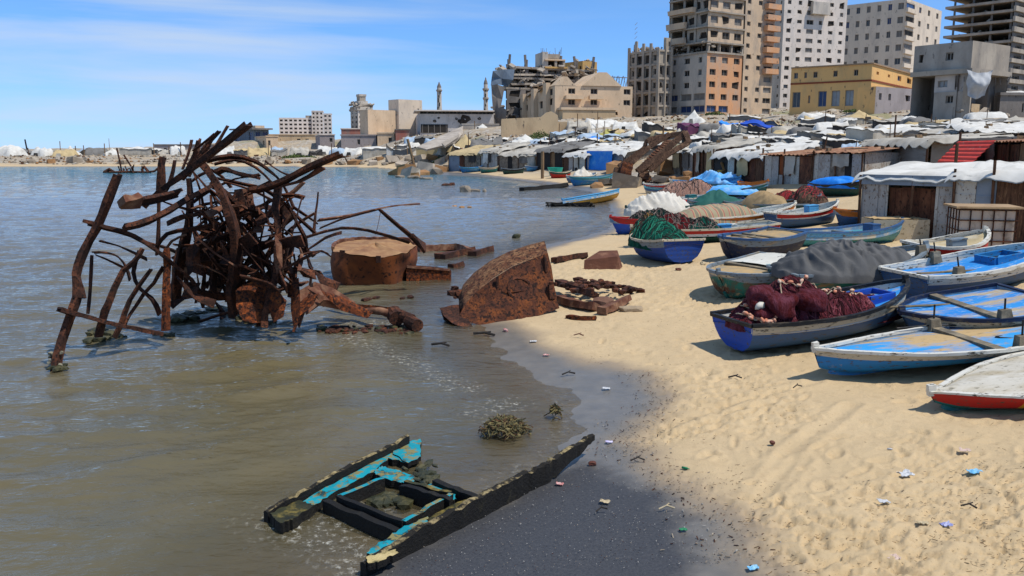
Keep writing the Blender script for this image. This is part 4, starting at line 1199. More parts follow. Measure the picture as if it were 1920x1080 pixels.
boat('UB', "blue boat with a red rim and sharp raised bow, lying beyond the slim teal boat", (1572, 414), (1444, 430), 1.35, 0.53, 'slate', 'red', 'white', 'inner', .18, tw=.7, stem=1.5, boxes=((.40, 0, .4, .35, .35, 'sky'),), inner='white')
boat('TW', "teal boat under a white crumpled sheet, closest of its row to the water", (1173, 416), (1300, 408), 1.5, 0.58, 'sea', 'teal', 'dgreen', 'inner', .15, tw=.7, stem=1.2)
boat('O', "small blue boat with an orange rim, partly hidden behind the grey metal shack", (1562, 424), (1660, 420), 1.3, .5, 'slate', 'orange', 'orange', 'sand', .15, stem=1.3)
boat('BC', "green boat under a fringed beige cover, in the middle of the boat rows", (1350, 398), (1494, 408), 1.5, 0.51, 'dgreen', 'teal', 'grey', 'inner', .15, tw=.7, stem=1.35)
boat('RN', "green boat carrying a red and brown net, right end of the far boat row", (1540, 394), (1420, 400), 1.5, 0.51, 'dgreen', 'teal', 'grey', 'inner', .15, tw=.7, stem=1.35)
boat('WB', "white and light blue open boat behind the white sheeted boat", (1345, 384), (1255, 392), 1.3, 0.53, 'white', 'sky', 'white', 'inner', .2, tw=.7, stem=1.3, boxes=((.55, 0, .5, .4, .35, 'teal'),))
boat('DG', "dark green boat under a tent-like green sheet, beside the beige covered boat", (1290, 404), (1392, 398), 1.3, .55, 'dgreen', 'cream', 'grey', 'inner', .15)
boat('BT', "green boat with a flat light blue sheet over its deck", (1442, 366), (1335, 376), 1.5, 0.51, 'dgreen', 'teal', 'grey', 'sand', .15, tw=.7, stem=1.5)
boat('PK', "low boat under the pinkish grey net heap", (1340, 376), (1245, 380), 1.4, 0.51, 'cream', 'grey', 'red', 'sand', .15, tw=.7)
boat('NB', "narrow navy boat with red rim beside the pinkish net heap", (1206, 362), (1275, 360), 1.2, .55, 'navy', 'red', 'white', 'sand', .15, pointed=True)
boat('WC', "narrow cream boat with blue rim before the navy one", (1208, 368), (1290, 369), 1.2, .5, 'cream', 'slate', 'sea', 'sand', .15, pointed=True)
boat('BU', "blue boat heaped with bright blue sheets below the rusty shacks", (1390, 350), (1262, 358), 1.4, .55, 'sky', 'blue', 'sky', 'blue', .12, pointed=True)
boat('BG', "slim boat with grey blue sides behind the blue sheets", (1395, 342), (1330, 346), 1.2, .5, 'sea', 'sky', 'white', 'sand', .12, pointed=True)
boat('DT', "dark green boat wrapped in a bright blue tarpaulin, left of the grey shack", (1515, 366), (1618, 366), 1.5, .55, 'dgreen', 'black', 'black', 'blue', .06, pointed=True)
boat('x1', "white boat with light blue rim beside the green sheeted boat", (1424, 388), (1352, 393), 1.3, .45, 'white', 'sky', 'sky', 'inner', .18, tw=.7, stem=1.3, boxes=((.5, 0, .4, .35, .3, 'navy'),))
boat('x2', "small turquoise boat wedged between beige cover and striped cover", (1398, 414), (1338, 420), 1.2, .45, 'sea', 'cream', 'teal', 'inner', .15, tw=.7)
boat('x3', "small white boat with red rim behind the crumpled white sheet", (1226, 396), (1282, 392), 1.2, .45, 'white', 'red', 'red', 'inner', .15, tw=.7)
boat('x4', "narrow blue boat with white rim beyond the red net heap", (1512, 380), (1436, 384), 1.2, .45, 'deep', 'white', 'white', 'inner', .15, tw=.7, stem=1.4)
boat('x5', "narrow white boat lying just below the black sheeted shack", (1255, 351), (1330, 350), 1.2, .45, 'cream', 'white', 'white', 'white', .1, pointed=True)
boat('x6', "low grey boat with orange rim to the right of the pinkish net heap", (1440, 356), (1385, 358), 1.2, .45, 'grey', 'orange', 'orange', 'sand', .1, pointed=True)
# far shore boats below the grey shacks
FB = "small boats along the far curve of the beach"
boat('f1', "thin blue boat at the left end of the far shore row", (862, 324), (905, 321), 1.7, .6, 'blue', 'sea', 'sky', 'inner', .2, pointed=True, group=FB)
boat('f2', "teal boat with cream middle right of the thin blue boat", (898, 324), (935, 322), 1.7, .6, 'teal', 'cream', 'cream', 'sand', .1, pointed=True, group=FB)
boat('f3', "dark green boat drawn up in the middle of the far shore", (940, 327), (985, 325), 1.6, .6, 'dgreen', 'black', 'grey', 'sand', .1, pointed=True, group=FB)
boat('f4', "pale yellow boat leaning on the shack wall of far shore", (970, 316), (1004, 314), 1.6, .6, 'cream', 'yellow', 'cream', 'cream', .1, pointed=True, group=FB)
boat('f5', "light blue boat on the far sand beside the standing board", (985, 322), (1022, 318), 1.7, .6, 'sky', 'blue', 'white', 'inner', .2, pointed=True, group=FB)
boat('f6', "red brown boat turned over on the far sand", (1030, 335), (1072, 332), 1.8, .6, 'red', 'dgreen', 'cream', mat and 'sand', .05, pointed=True, group=FB)
boat('f7', "long blue teal boat left of the rusted gangway wreck", (1068, 350), (1150, 342), 1.5, .65, 'blue', 'sea', 'sea', 'inner', .2, pointed=True, group=FB)
boat('f8', "grey boat full of white bundles on the far sand", (1062, 344), (1118, 336), 1.6, .55, 'slate', 'grey', 'white', 'inner', .2, pointed=True, group=FB)

# broken boat half in the water and black keel
boat('bk', "broken light blue boat with black rotten bow lying in the shallows", (1058, 388), (1152, 374), 1.3, .55, 'yellow', 'sky', 'sky', 'inner', .25, heel=-14, stem=1.1, name="broken_boat", group="half sunk broken boats", zoff=-.05)
mb = MB(); c0 = hit(1078, 387)
for i in range(40):
    mb.bar(Vector((rng.uniform(-1.8, 1.2), rng.uniform(-.6, .6), rng.uniform(-.02, .15))), Vector((rng.uniform(-1.8, 1.2), rng.uniform(-.6, .6), rng.uniform(0, .25))), .07, .09)
o = mb.build("rotten_planks", ROT); o.location = c0; tag(o, "black rotten planks collapsed in the shallows under the broken boat", "wreckage")
rusty_bar("long black rotten keel beam lying at the far water's edge", [(978, 358), (1020, 354), (1062, 350)], .5, .12, m=ROT, name="keel_beam")

# ------------------------------------------------------------------ nets, sheets and tarpaulins lying on the boats
def heap(name, label, cat, center, lx, ly, h, rz, m, seed, fold=.06, ffreq=5.0, res=44, lump=.18, peak=(0, 0), group=None, p_=2.2, skirt=.06, floats=None, sag=0.0, fdir=0, mesh_only=False):
    """a draped or piled cloth/net: a closed mound with folds"""
    rows = []
    for i in range(res + 1):
        r = i / res
        row = []
        for j in range(2 * res + 1):
            a = 2 * math.pi * (j % (2 * res)) / (2 * res)
            ca, sa = math.cos(a), math.sin(a)
            ed = 1 + .12 * mn.noise(Vector((ca * 1.6 + seed, sa * 1.6, seed * .7))) + .04 * mn.noise(Vector((ca * 6 + seed, sa * 6, 3)))
            x, y = math.copysign(abs(ca) ** .8, ca) * r * ed, math.copysign(abs(sa) ** .8, sa) * r * ed
            z = (1 - r ** p_) ** .75 if r < 1 else 0
            n1_ = mn.noise(Vector((x * 1.7 + seed * 3, y * 1.5 + seed, seed)))
            z = z * (1 + lump * 1.6 * n1_)
            u_ = (x * lx if fdir == 0 else y * ly)
            v_ = (y * ly if fdir == 0 else x * lx)
            wv = mn.noise(Vector((u_ * ffreq + .9 * mn.noise(Vector((v_ * 1.5, u_ * 1.2, seed))) * 1.6, v_ * ffreq * .22, seed + 9)))
            w2 = mn.noise(Vector((u_ * ffreq * 2.3 + seed, v_ * ffreq * .6, seed + 4)))
            ff = fold * (abs(wv) * 1.6 + .45 * w2) * min(1, (1 - r) * 6 + .3)
            zz = h * z - ff * (1 if r > .05 else .8) + peak[0] * h * x * z * 1.0 + peak[1] * h * y * z
            if i == res: zz = -skirt
            row.append(Vector((x * lx, y * ly, zz)))
        rows.append(row)
    mb = MB(); mb.grid(rows)
    o = mb.build(name, m, smooth=True)
    o.location = center; o.rotation_euler = (0, 0, rz)
    return tag(o, label, cat, group)

SK_OAR = mat("oar_wood", '#7d7058', '#665a46', 6, .9, bump=.4)
def on_boat(k, t, y=0.0, dz=0.0):
    root, L_, gz, hb, drop = BOATS[k]
    M = Matrix.LocRotScale(root.location, root.rotation_euler, None)
    return M @ Vector((-L_ / 2 + L_ * t, y * hb(t), gz(t) - drop + dz)), root.rotation_euler.z
def net(name, c1, c2, c3, amt=.4):
    return mat(name, c1, c2, 7, .95, bump=1.0, c3=c3, amt=amt, soft=.12, scale3=5, bscale=16, bdist=.09, stretch=(2.2, 1, .8), c4=c1, amt4=.3, scale4=40, spec=.1)
M_MAR = net("maroon_net", '#4a1618', '#5f2020', '#74404c', .45)
M_GRN = net("green_net", '#0f4a3c', '#1a6350', '#0c2e28')
M_RED = net("red_net", '#8a2326', '#a8363a', '#5a3a34', .38)
M_PNK = net("pink_net", '#a07866', '#b58a76', '#7d6c66')
M_OCH = net("ochre_net", '#8a6428', '#6e4d22', '#a8823e')
CLOTH = dict(
    grey=mat("grey_tarp", '#4a4a4a', '#595856', 2, .9, bump=.3, bscale=20),
    beige=mat("beige_cover", '#9c8460', '#8a7452', 3, .95, bump=.4, bscale=20),
    white=mat("white_sheet", '#cbc6ba', '#b9b2a4', 2, .85, bump=.3, c3='#97907f', amt=.25, soft=.15),
    bluet=mat("blue_tarp", '#0f6fcb', '#1a80da', 2, .55, bump=.2, c3='#5b9bd0', amt=.25, soft=.15),
    lblue=mat("light_blue_sheet", '#3d93d6', '#5aa6dc', 2, .7, bump=.3, c3='#a8c2d2', amt=.32, soft=.15),
    dgreen=mat("dark_green_sheet", '#164a44', '#1f5a50', 2, .8, bump=.2))
# loose black rope on the sandy deck
c_, rz_ = on_boat('B2', .60, .1, .03)
mb = MB(); mb.tube(smooth_path([(-1.0, .55, .02), (-.4, .62, .03), (.3, .5, .03), (.75, .2, .03), (.5, -.1, .02), (.0, -.25, .03), (.6, -.45, .02), (1.1, -.4, .02)], 6), .012, 5)
o = mb.build("rope", P['black']); o.location = c_; o.rotation_euler = (0, 0, rz_); tag(o, "black rope lying loose on the sandy deck of the sky blue boat", "rope")
for k, t, y, l, lab in (('B3', .35, .3, 2.0, "grey weathered oar lying on the bright blue deck"), ('S', .45, .2, 1.8, "weathered oar lying across the dark blue flaking boat"), ('T', .45, 0, 2.2, "long oar inside the slim teal boat"), ('B4', .62, .3, 2.0, "pole lying on the white rimmed boat's blue deck")):
    c_, rz_ = on_boat(k, t, y, .05); mb = MB(); mb.tube([(-l / 2, 0, 0), (l * .3, .02, .01)], .022, 6); mb.box((l * .42, .03, .01), (l * .26, .11, .02))
    o = mb.build("oar", SK_OAR); o.location = c_; o.rotation_euler = (0, 0, rz_ + rng.uniform(-.2, .2)); tag(o, lab, "oar")
# maroon net with float line on the white rimmed boat
cpos, rz = on_boat('N', .56, 0, .0)
hN = heap("fishing_net", "big heap of maroon fishing nets strung with pale floats", "net", cpos, 1.62, .62, .52, rz, M_MAR, 3, fold=.17, ffreq=4.5, res=90, lump=.34, peak=(.28, 0))
hN2 = None
def net_bulge(parent, loc, r, sd, m=M_MAR):
    mb = MB(); mb.rock((0, 0, 0), r, sd, (1.15, .9, .85), sub=3)
    return mb.build("bundle", m, parent, loc, smooth=True)
net_bulge(hN, (.95, .36, .32), .27, 5); net_bulge(hN, (1.12, .1, .42), .25, 8); net_bulge(hN, (.45, .45, .38), .24, 9); net_bulge(hN, (1.2, .34, .18), .18, 19)
me_h = hN.data
from mathutils.bvhtree import BVHTree
bvh = BVHTree.FromPolygons([v.co for v in me_h.vertices], [tuple(p.vertices) for p in me_h.polygons])
def on_heap(x, y):
    h_ = bvh.ray_cast(Vector((x, y, 3)), Vector((0, 0, -1)))
    return h_[0] if h_[0] else Vector((x, y, .05))
M_FL = mat("float_pink", '#c58a6c', '#b8684a', 8, .8, bump=.2, c3='#c9b8a0', amt=.4)
def fl_mesh():
    mb = MB(); vs, fs = ICO[2]; mb.add([Vector((v.x * .05, v.y * .028, v.z * .028)) for v in vs], fs); return mb.mesh("float", M_FL, True)
FLM = fl_mesh()
rope = MB()
for path in ([(1.35, -.1), (1.2, .25), (1.15, .0), (.9, .3), (.7, .05), (.45, .2), (.1, -.05), (-.2, .15)], [(1.45, .2), (1.4, .35), (1.25, .5), (1.1, .35), (1.0, .12)], [(1.1, .45), (1.2, .5), (1.35, .4), (1.45, .05)], [(-.1, .1), (-.5, .3), (-.8, .05)], [(1.5, .0), (1.45, .3), (1.3, .45), (1.2, .55)], [(.2, .35), (-.1, .3), (-.5, .1), (-1.0, .15)]):
    pp = [on_heap(*q[:2]) + Vector((0, 0, .05)) for q in smooth_path([(a, b, 0) for a, b in path], 6)]
    rope.tube(pp, .010, 5)
    for i in range(1, len(pp) - 1, 2):
        if rng.random() < .9:
            d = pp[i + 1] - pp[i - 1]
            f = link("float", FLM, hN, pp[i] + Vector((rng.uniform(-.04, .04), rng.uniform(-.04, .04), .02)), (0, -math.atan2(d.z, math.hypot(d.x, d.y)), math.atan2(d.y, d.x) + rng.uniform(-.6, .6)))
rope.build("float_line", mat("float_rope", '#b9a68c', '#8f7a64', 10, .9), hN)
mb = MB(); mb.rock((0, 0, 0), .10, 3, (1.3, .8, .8)); mb.build("buoy", CLOTH['white'], hN, on_heap(1.28, .3) + Vector((0, 0, .1)), smooth=True)

def strands(o, n, r, m, seed, spread=.9):
    me = o.data; rr = random.Random(seed)
    bv = BVHTree.FromPolygons([v.co for v in me.vertices], [tuple(p.vertices) for p in me.polygons])
    xs = [v.co.x for v in me.vertices]; ys_ = [v.co.y for v in me.vertices]
    lx, ly = max(xs), max(ys_)
    mb = MB()
    for i in range(n):
        x, y = rr.uniform(-lx, lx) * spread, rr.uniform(-ly, ly) * .5; a = rr.choice([1.57, -1.57]) + rr.uniform(-.9, .9); pts = []
        for q in range(rr.randint(6, 13)):
            h_ = bv.ray_cast(Vector((x, y, 4)), Vector((0, 0, -1)))[0]
            if h_ is None: break
            pts.append(h_ + Vector((0, 0, r * rr.uniform(.3, 1.8)))); x += math.cos(a) * .09; y += math.sin(a) * .09; a += rr.uniform(-.45, .45)
        if len(pts) > 2: mb.tube(pts, r, 4)
    if mb.f:
        c = mb.build("net_strand", m, o); c["kind"] = "stuff"
strands(hN, 230, .007, mat("maroon_strand", '#7d3238', '#58202a', 9, .95, c3='#93565a', amt=.4), 1)
strands(hN, 160, .011, mat("dark_maroon_strand", '#2c0d11', '#451318', 9, .95), 2)
def lay(k, t, y, name, label, cat, lx, ly, h, m, seed, drz=0, dz=0, **kw):
    c, rz = on_boat(k, t, y, dz)
    o = heap(name, label, cat, c, lx, ly, h, rz + drz, m, seed, **kw)
    if name == "fishing_net":
        strands(o, 70, .009, SG.get(k, SG['x']), seed); strands(o, 70, .012, M_DK, seed + 50)
    return o
SG = dict(x=mat("grey_strand", '#6f5f58', '#8a766c', 9, .95), G=mat("green_strand", '#2f8a6c', '#1f6f58', 9, .95), RN=mat("red_strand", '#b54a4c', '#8a3034', 9, .95))
M_DK = mat("dark_strand", '#16201c', '#2a2420', 9, .95)
lay('C', .55, 0, "tarpaulin", "dark grey tarpaulin draped high over the long green boat", "tarpaulin", 1.55, .98, .58, CLOTH['grey'], 12, fold=.16, ffreq=4.2, res=90, lump=.12, skirt=.12)
lay('G', .50, -.05, "fishing_net", "bright green net heap with ochre rags filling the short blue boat", "net", 1.05, .75, .75, M_GRN, 4, fold=.1, ffreq=6, res=52, lump=.2)
lay('G', .12, .1, "fishing_net", "small maroon and ochre net bundle at the front of the short blue boat", "net", .55, .5, .45, net("maroon_ochre_net", '#6a2a22', '#8a5a28', '#c0a890'), 14, fold=.1, ffreq=8, res=30, lump=.5)
lay('RG', .12, 0, "fishing_net", "ochre and yellow net bundle at the bow of the long dark green boat", "net", .65, .5, .6, M_OCH, 5, fold=.12, ffreq=7, res=40, lump=.4)
lay('RG', .27, 0, "fishing_net", "deep maroon net heap in the middle of the long dark green boat", "net", 1.25, .65, .65, net("maroon_net_dark", '#4f1418', '#7d1f24', '#3a1a18'), 6, fold=.12, ffreq=6, res=44, lump=.3)
lay('RG', .45, -.1, "fishing_net", "small dark green net heap behind the maroon heap", "net", .95, .6, .55, net("dark_green_net", '#0c3a30', '#16584a', '#0a2420'), 7, fold=.1, ffreq=7, res=40, lump=.3)
lay('RB', .55, 0, "fishing_net", "very dark green net heap on the blue boat with the red topped bow", "net", 1.1, .6, .55, net("black_green_net", '#0c2c28', '#123c34', '#081a18'), 8, fold=.1, ffreq=6, res=40, lump=.3)
STR = bpy.data.materials.new("striped_cover"); STR.use_nodes = True
def _stripe():
    N, L = STR.node_tree.nodes, STR.node_tree.links
    b = N["Principled BSDF"]; b.inputs["Roughness"].default_value = .95
    tc = N.new("ShaderNodeTexCoord"); wv = N.new("ShaderNodeTexWave"); wv.bands_direction = 'X'; wv.inputs["Scale"].default_value = .62; wv.inputs["Distortion"].default_value = .8
    cr = N.new("ShaderNodeValToRGB"); cr.color_ramp.interpolation = 'CONSTANT'
    e = cr.color_ramp.elements
    e[0].color = lin('#8f8468'); e[1].position = .35; e[1].color = lin('#9a5a50')
    x = e.new(.6); x.color = lin('#a08a68'); x = e.new(.85); x.color = lin('#78705c')
    L.new(tc.outputs["Object"], wv.inputs["Vector"]); L.new(wv.outputs["Fac"], cr.inputs["Fac"]); L.new(cr.outputs["Color"], b.inputs["Base Color"])
_stripe()
lay('OB', .72, 0, "striped_cover", "faded red and beige striped cover over the stern of the orange rimmed boat", "cover", 2.0, .7, .65, STR, 9, fold=.05, ffreq=4, res=44, lump=.12, p_=3.5)
lay('TW', .50, 0, "white_sheet", "crumpled white sheet heaped high over the teal boat", "sheet", 1.7, .95, .85, CLOTH['white'], 10, fold=.22, ffreq=3.2, res=54, lump=.25, skirt=.2)
lay('BC', .62, 0, "beige_cover", "fringed beige cover domed over the green boat", "cover", 1.7, .9, .75, CLOTH['beige'], 11, fold=.14, ffreq=3.6, res=54, lump=.1, skirt=.3)
lay('RN', .55, 0, "fishing_net", "red net heap with a brown end on the green boat below the grey shack", "net", 1.6, .8, .62, M_RED, 13, fold=.14, ffreq=4, res=44, lump=.2)
lay('RN', .20, 0, "fishing_net", "brown net bundle at the right of the red net heap", "net", .9, .7, .68, net("brown_net", '#57463a', '#6a5646', '#45382f'), 15, fold=.12, ffreq=5, res=40, lump=.2)
lay('DG', .55, 0, "green_sheet", "dark green sheet pitched like a tent over the boat by the beige cover", "sheet", 1.5, .75, .8, CLOTH['dgreen'], 16, fold=.08, ffreq=2, res=36, lump=.2, p_=1.2)
lay('BT', .62, 0, "blue_sheet", "flat light blue sheet stretched over the green boat in the far row", "sheet", 2.0, 1.1, .45, CLOTH['lblue'], 17, fold=.08, ffreq=2.5, res=40, lump=.15, p_=3)
lay('PK', .5, 0, "fishing_net", "rounded pinkish grey net heap in the far boat row", "net", 2.0, 1.0, .9, M_PNK, 18, fold=.1, ffreq=4, res=44, lump=.2)
lay('BU', .35, 0, "blue_sheet", "pile of bright blue crumpled sheets on the boat below the rusty shacks", "sheet", 2.5, 1.0, .6, CLOTH['lblue'], 20, fold=.22, ffreq=3, res=44, lump=.5)
lay('DT', .50, 0, "blue_tarpaulin", "smooth bright blue tarpaulin stretched over the dark boat left of grey shack", "tarpaulin", 1.75, .72, .50, CLOTH['bluet'], 21, fold=.05, ffreq=2, res=40, lump=.1, p_=3, peak=(.2, 0))
lay('f8', .5, 0, "white_bundle", "white bundles piled in the grey boat on the far sand", "bundle", 1.6, .8, .9, CLOTH['white'], 22, fold=.2, ffreq=4, res=30, lump=.5)
# ------------------------------------------------------------------ buildings
def paler(h):
    """render colour lifted and greyed, in place of more light on the walls"""
    c = [int(h[i:i + 2], 16) for i in (1, 3, 5)]
    g = sum(c) / 3
    return [((min(225, (x * .78 + g * .22) * 1.19 + 9) / 255 + .055) / 1.055) ** 2.4 for x in c]

def wallm(name, c, c2=None, c3='#6e665c', amt=.3, sc_=.25, c4='#3d3833', amt4=.16):
    c, c2, c3, c4 = (paler(q) if q else q for q in (c, c2, c3, c4))
    return mat(name, c, c2, sc_, .95, bump=.5, c3=c3, amt=amt, soft=.15, scale3=.45, stretch=(1, 1, .45), c4=c4, amt4=amt4, scale4=1.6, bscale=2.5, bdist=.08, spec=.1)
BM = dict(
    tan=wallm("tan_render", '#a98d6d', '#9c8264'), orange=wallm("orange_render", '#b27a4c', '#a57049', '#8f7a66', .33), greyw=wallm("grey_white_render", '#a39786', '#928676', '#77716a', .34),
    white=wallm("pale_grey_render", '#b5a696', '#a99a8a', '#8d867d', .3), beige=wallm("beige_render", '#b3a088', '#a8957e', '#8f8070', .25), conc=wallm("raw_concrete", '#8f8270', '#7d705f', '#5f5850', .35),
    dconc=wallm("dark_concrete", '#6a625a', '#5d564f', '#46413c', .4), yellow=wallm("yellow_render", '#c48f4a', '#b78445', '#9c7d4c', .25), ltan=wallm("light_tan_render", '#b29674', '#a68a69', '#93795c', .28),
    mauve=wallm("grey_mauve_block", '#7f7470', '#756b67', '#655c58', .3), block=wallm("grey_block_wall", '#8f8578', '#857a6c', '#6b6155', .4), sandst=wallm("sand_wall", '#a58a64', '#987d59', '#826a4c', .3),
    ochre=wallm("ochre_render", '#a9803f', '#977239', '#7a6344', .3), slate=wallm("slate_facade", '#55616e', '#4a5560', '#3d454e', .3), hall=wallm("hall_grey", '#a39a90', '#968d84', '#7f766d', .3),
    red=wallm("red_shed", '#7f3f33', '#8f5a48', '#6b5a50', .4), rubble=wallm("rubble_mix", '#8f8271', '#7a6f61', '#5f564b', .4))
WM = dict(dark=mat("unlit_room_pane", '#2b2823', '#3a3530', 1, .9, bump=0), blue=mat("blue_window", '#24365f', '#33476e', 1, .3, bump=0), shut=mat("shutter_grey", '#7d7872', '#6b665f', 1, .8, bump=0),  # dark pane: the unlit room behind is put into its colour
          glass=mat("dusty_glass", '#4d5358', '#3d4246', 1, .25, bump=0), hole=mat("hole_shade_pane", '#231f1b', '#453d35', .8, .95, bump=.5), frame=mat("window_frame", '#8f8a82', rough=.7, bump=0), tarp=mat("window_sheet", '#9fa5a8', '#7f868c', 1, .8, bump=0))  # hole pane: the shade inside the hole is painted dark
_wc = {}
def win_mesh(w, h, kind):
    k = (round(w, 1), round(h, 1), kind)
    if k not in _wc:
        w, h = k[0], k[1]
        mb = MB()
        mb.add([(-w / 2, 0, -h / 2), (w / 2, 0, -h / 2), (w / 2, 0, h / 2), (-w / 2, 0, h / 2)], [(0, 1, 2, 3)], 0)
        if kind not in ('hole',):
            f = .09
            for c, s_ in (((0, -.03, h / 2 - f / 2), (w, .06, f)), ((0, -.03, -h / 2 + f / 2), (w, .06, f)), ((-w / 2 + f / 2, -.03, 0), (f, .06, h - 2 * f)), ((w / 2 - f / 2, -.03, 0), (f, .06, h - 2 * f)), ((0, -.03, 0), (f * .8, .06, h - 2 * f))):
                mb.box(c, s_, mi=1)
        _wc[k] = mb.mesh("window", [WM[kind], WM['frame']])
    return _wc[k]

class Bld:
    def __init__(s, name, label, corner, base, Y, left, right, top, yaw, cat="building", group=None):
        c = W(corner, base, Y)
        yr = R(yaw)
        s.H = W(corner, top, Y).z - c.z
        u = (right - 960) / FP * math.cos(PITCH) * 1.0
        # solve lengths along the two visible fronts (a: to the left/back, b: to the right/back)
        def solve(px, dx, dy):
            k = ray(px, base); k = k.x / k.y
            den = dx - k * dy
            return (k * c.y - c.x) / den if abs(den) > 1e-6 else 1.0
        s.b = abs(solve(right, math.cos(yr), math.sin(yr)))
        s.a = abs(solve(left, -math.sin(yr), math.cos(yr))) if left < corner else 12.0
        s.c, s.Y = c, Y
        s.root = thing(name, label, cat, c, yr, group)
        s.nw = 0; s.extra = MB(); s.px2m = Y / FP
    def z(s, py):
        return W(0, py, s.Y).z - s.c.z
    def pos(s, side, t, z, d=0.0):
        return Vector((t, d, z)) if side == 'R' else Vector((d, t, z))
    def wall(s, side, m, s0=0, s1=None, z0=-4, z1=None, cols=0, rows=0, spec=None, wz0=None, name="wall", off=0.0, rev=.35, ruin=0.0):
        s1 = (s.b if side == 'R' else s.a) if s1 is None else s1
        z1 = s.H if z1 is None else z1
        mb = MB()
        def q(pts, mi=0): mb.add([s.pos(side, t, z, d + off) for t, z, d in pts], [(0, 1, 2, 3)], mi)
        wz0 = z0 if wz0 is None else wz0
        if wz0 > z0: q([(s0, z0, 0), (s1, z0, 0), (s1, wz0, 0), (s0, wz0, 0)])
        if not cols: q([(s0, wz0, 0), (s1, wz0, 0), (s1, z1, 0), (s0, z1, 0)])
        for i in range(cols):
            for j in range(rows):
                t0, t1 = s0 + (s1 - s0) * i / cols, s0 + (s1 - s0) * (i + 1) / cols
                a, b = wz0 + (z1 - wz0) * j / rows, wz0 + (z1 - wz0) * (j + 1) / rows
                sp = spec(i, j) if spec else None
                if sp == 'void': continue
                if not sp:
                    q([(t0, a, 0), (t1, a, 0), (t1, b, 0), (t0, b, 0)]); continue
                wf, hf, kind = sp[:3]
                dx = sp[3] if len(sp) > 3 else 0
                w_, h_ = wf * (t1 - t0), hf * (b - a)
                tc_, zc = (t0 + t1) / 2 + dx * (t1 - t0), (a + b) / 2
                jt = (lambda k: rng.uniform(-k, k)) if kind == 'hole' else (lambda k: 0.0)
                o = [(tc_ - w_ / 2 + jt(.2) * w_, zc - h_ / 2 + jt(.2) * h_), (tc_ + w_ / 2 + jt(.2) * w_, zc - h_ / 2 + jt(.2) * h_), (tc_ + w_ / 2 + jt(.2) * w_, zc + h_ / 2 + jt(.2) * h_), (tc_ - w_ / 2 + jt(.2) * w_, zc + h_ / 2 + jt(.2) * h_)]
                O = [(t0, a), (t1, a), (t1, b), (t0, b)]
                for k in range(4):
                    k2 = (k + 1) % 4
                    q([(O[k][0], O[k][1], 0), (O[k2][0], O[k2][1], 0), (o[k2][0], o[k2][1], 0), (o[k][0], o[k][1], 0)])
                    q([(o[k][0], o[k][1], 0), (o[k2][0], o[k2][1], 0), (o[k2][0], o[k2][1], rev), (o[k][0], o[k][1], rev)])
                ww, hh = (w_ * 1.5, h_ * 1.5) if kind == 'hole' else (w_, h_)
                me = win_mesh(ww, hh, kind)
                p = s.pos(side, tc_, zc, rev - .04 + off)
                s.nw += 1
                if s.nw <= 96:
                    o_ = link("window", me, s.root, p, (0, 0, 0 if side == 'R' else -math.pi / 2))
                else:
                    Mx = Matrix.Rotation(0 if side == 'R' else -math.pi / 2, 3, 'Z')
                    s.extra.add([Mx @ v.co * 1.0 + p for v in me.vertices], [tuple(f.vertices) for f in me.polygons], ['dark', 'blue', 'shut', 'glass', 'hole', 'tarp'].index(kind))
        return mb.build(name, m, s.root)
    def box(s, name, m, x0, x1, y0, y1, z0, z1, jit=0.0):
        mb = MB(); mb.box(((x0 + x1) / 2, (y0 + y1) / 2, (z0 + z1) / 2), (x1 - x0, y1 - y0, z1 - z0), jit=jit)
        return mb.build(name, m, s.root)
    def close(s, m, z1=None, par=.7, roofm=None):
        z1 = s.H if z1 is None else z1
        a, b = s.a, s.b
        mb = MB()
        mb.add([(b, 0, -4), (b, a, -4), (b, a, z1), (b, 0, z1)], [(0, 1, 2, 3)])
        mb.add([(0, a, -4), (b, a, -4), (b, a, z1), (0, a, z1)], [(3, 2, 1, 0)])
        mb.build("wall", m, s.root)
        mb = MB(); mb.box((b / 2, a / 2, z1 - par - .15), (b - .1, a - .1, .3)); mb.build("roof", roofm or m, s.root)
        for (x0, x1, y0, y1) in ((.012, b - .012, .012, .25), (.012, .25, .26, a - .012), (b - .25, b - .012, .26, a - .26), (.26, b - .26, a - .25, a - .012)):
            pass
    def finish(s):
        if s.extra.f:
            o = s.extra.build("window", [WM[k] for k in ('dark', 'blue', 'shut', 'glass', 'hole', 'tarp')], s.root)
            o["kind"] = "stuff"
    def chunks(s, m, n, x0, x1, y0, y1, z0, z1, sz=(.3, 1.0), name="rubble"):
        mb = MB()
        for i in range(n):
            k = rng.uniform(*sz)
            Mx = Euler((rng.uniform(-.7, .7), rng.uniform(-.7, .7), rng.uniform(0, 6))).to_matrix()
            mb.box((rng.uniform(x0, x1), rng.uniform(y0, y1), rng.uniform(z0, z1)), (k * rng.uniform(.8, 2), k, k * rng.uniform(.2, .6)), M=Mx, jit=.12)
        o = mb.build(name, m, s.root); o["kind"] = "stuff"; return o
    def rebar(s, n, x0, x1, y0, y1, z, hmax=1.8, m=None):
        mb = MB()
        for i in range(n):
            p = Vector((rng.uniform(x0, x1), rng.uniform(y0, y1), z))
            mb.tube([p, p + Vector((rng.uniform(-.3, .3), rng.uniform(-.3, .3), rng.uniform(.4, hmax)))], .05, 4)
        o = mb.build("rebar", m or BM['dconc'], s.root); o["kind"] = "stuff"

def pick(d):
    r = rng.random(); t = 0
    for k, v in d.items():
        t += v
        if r < t: return k
    return k

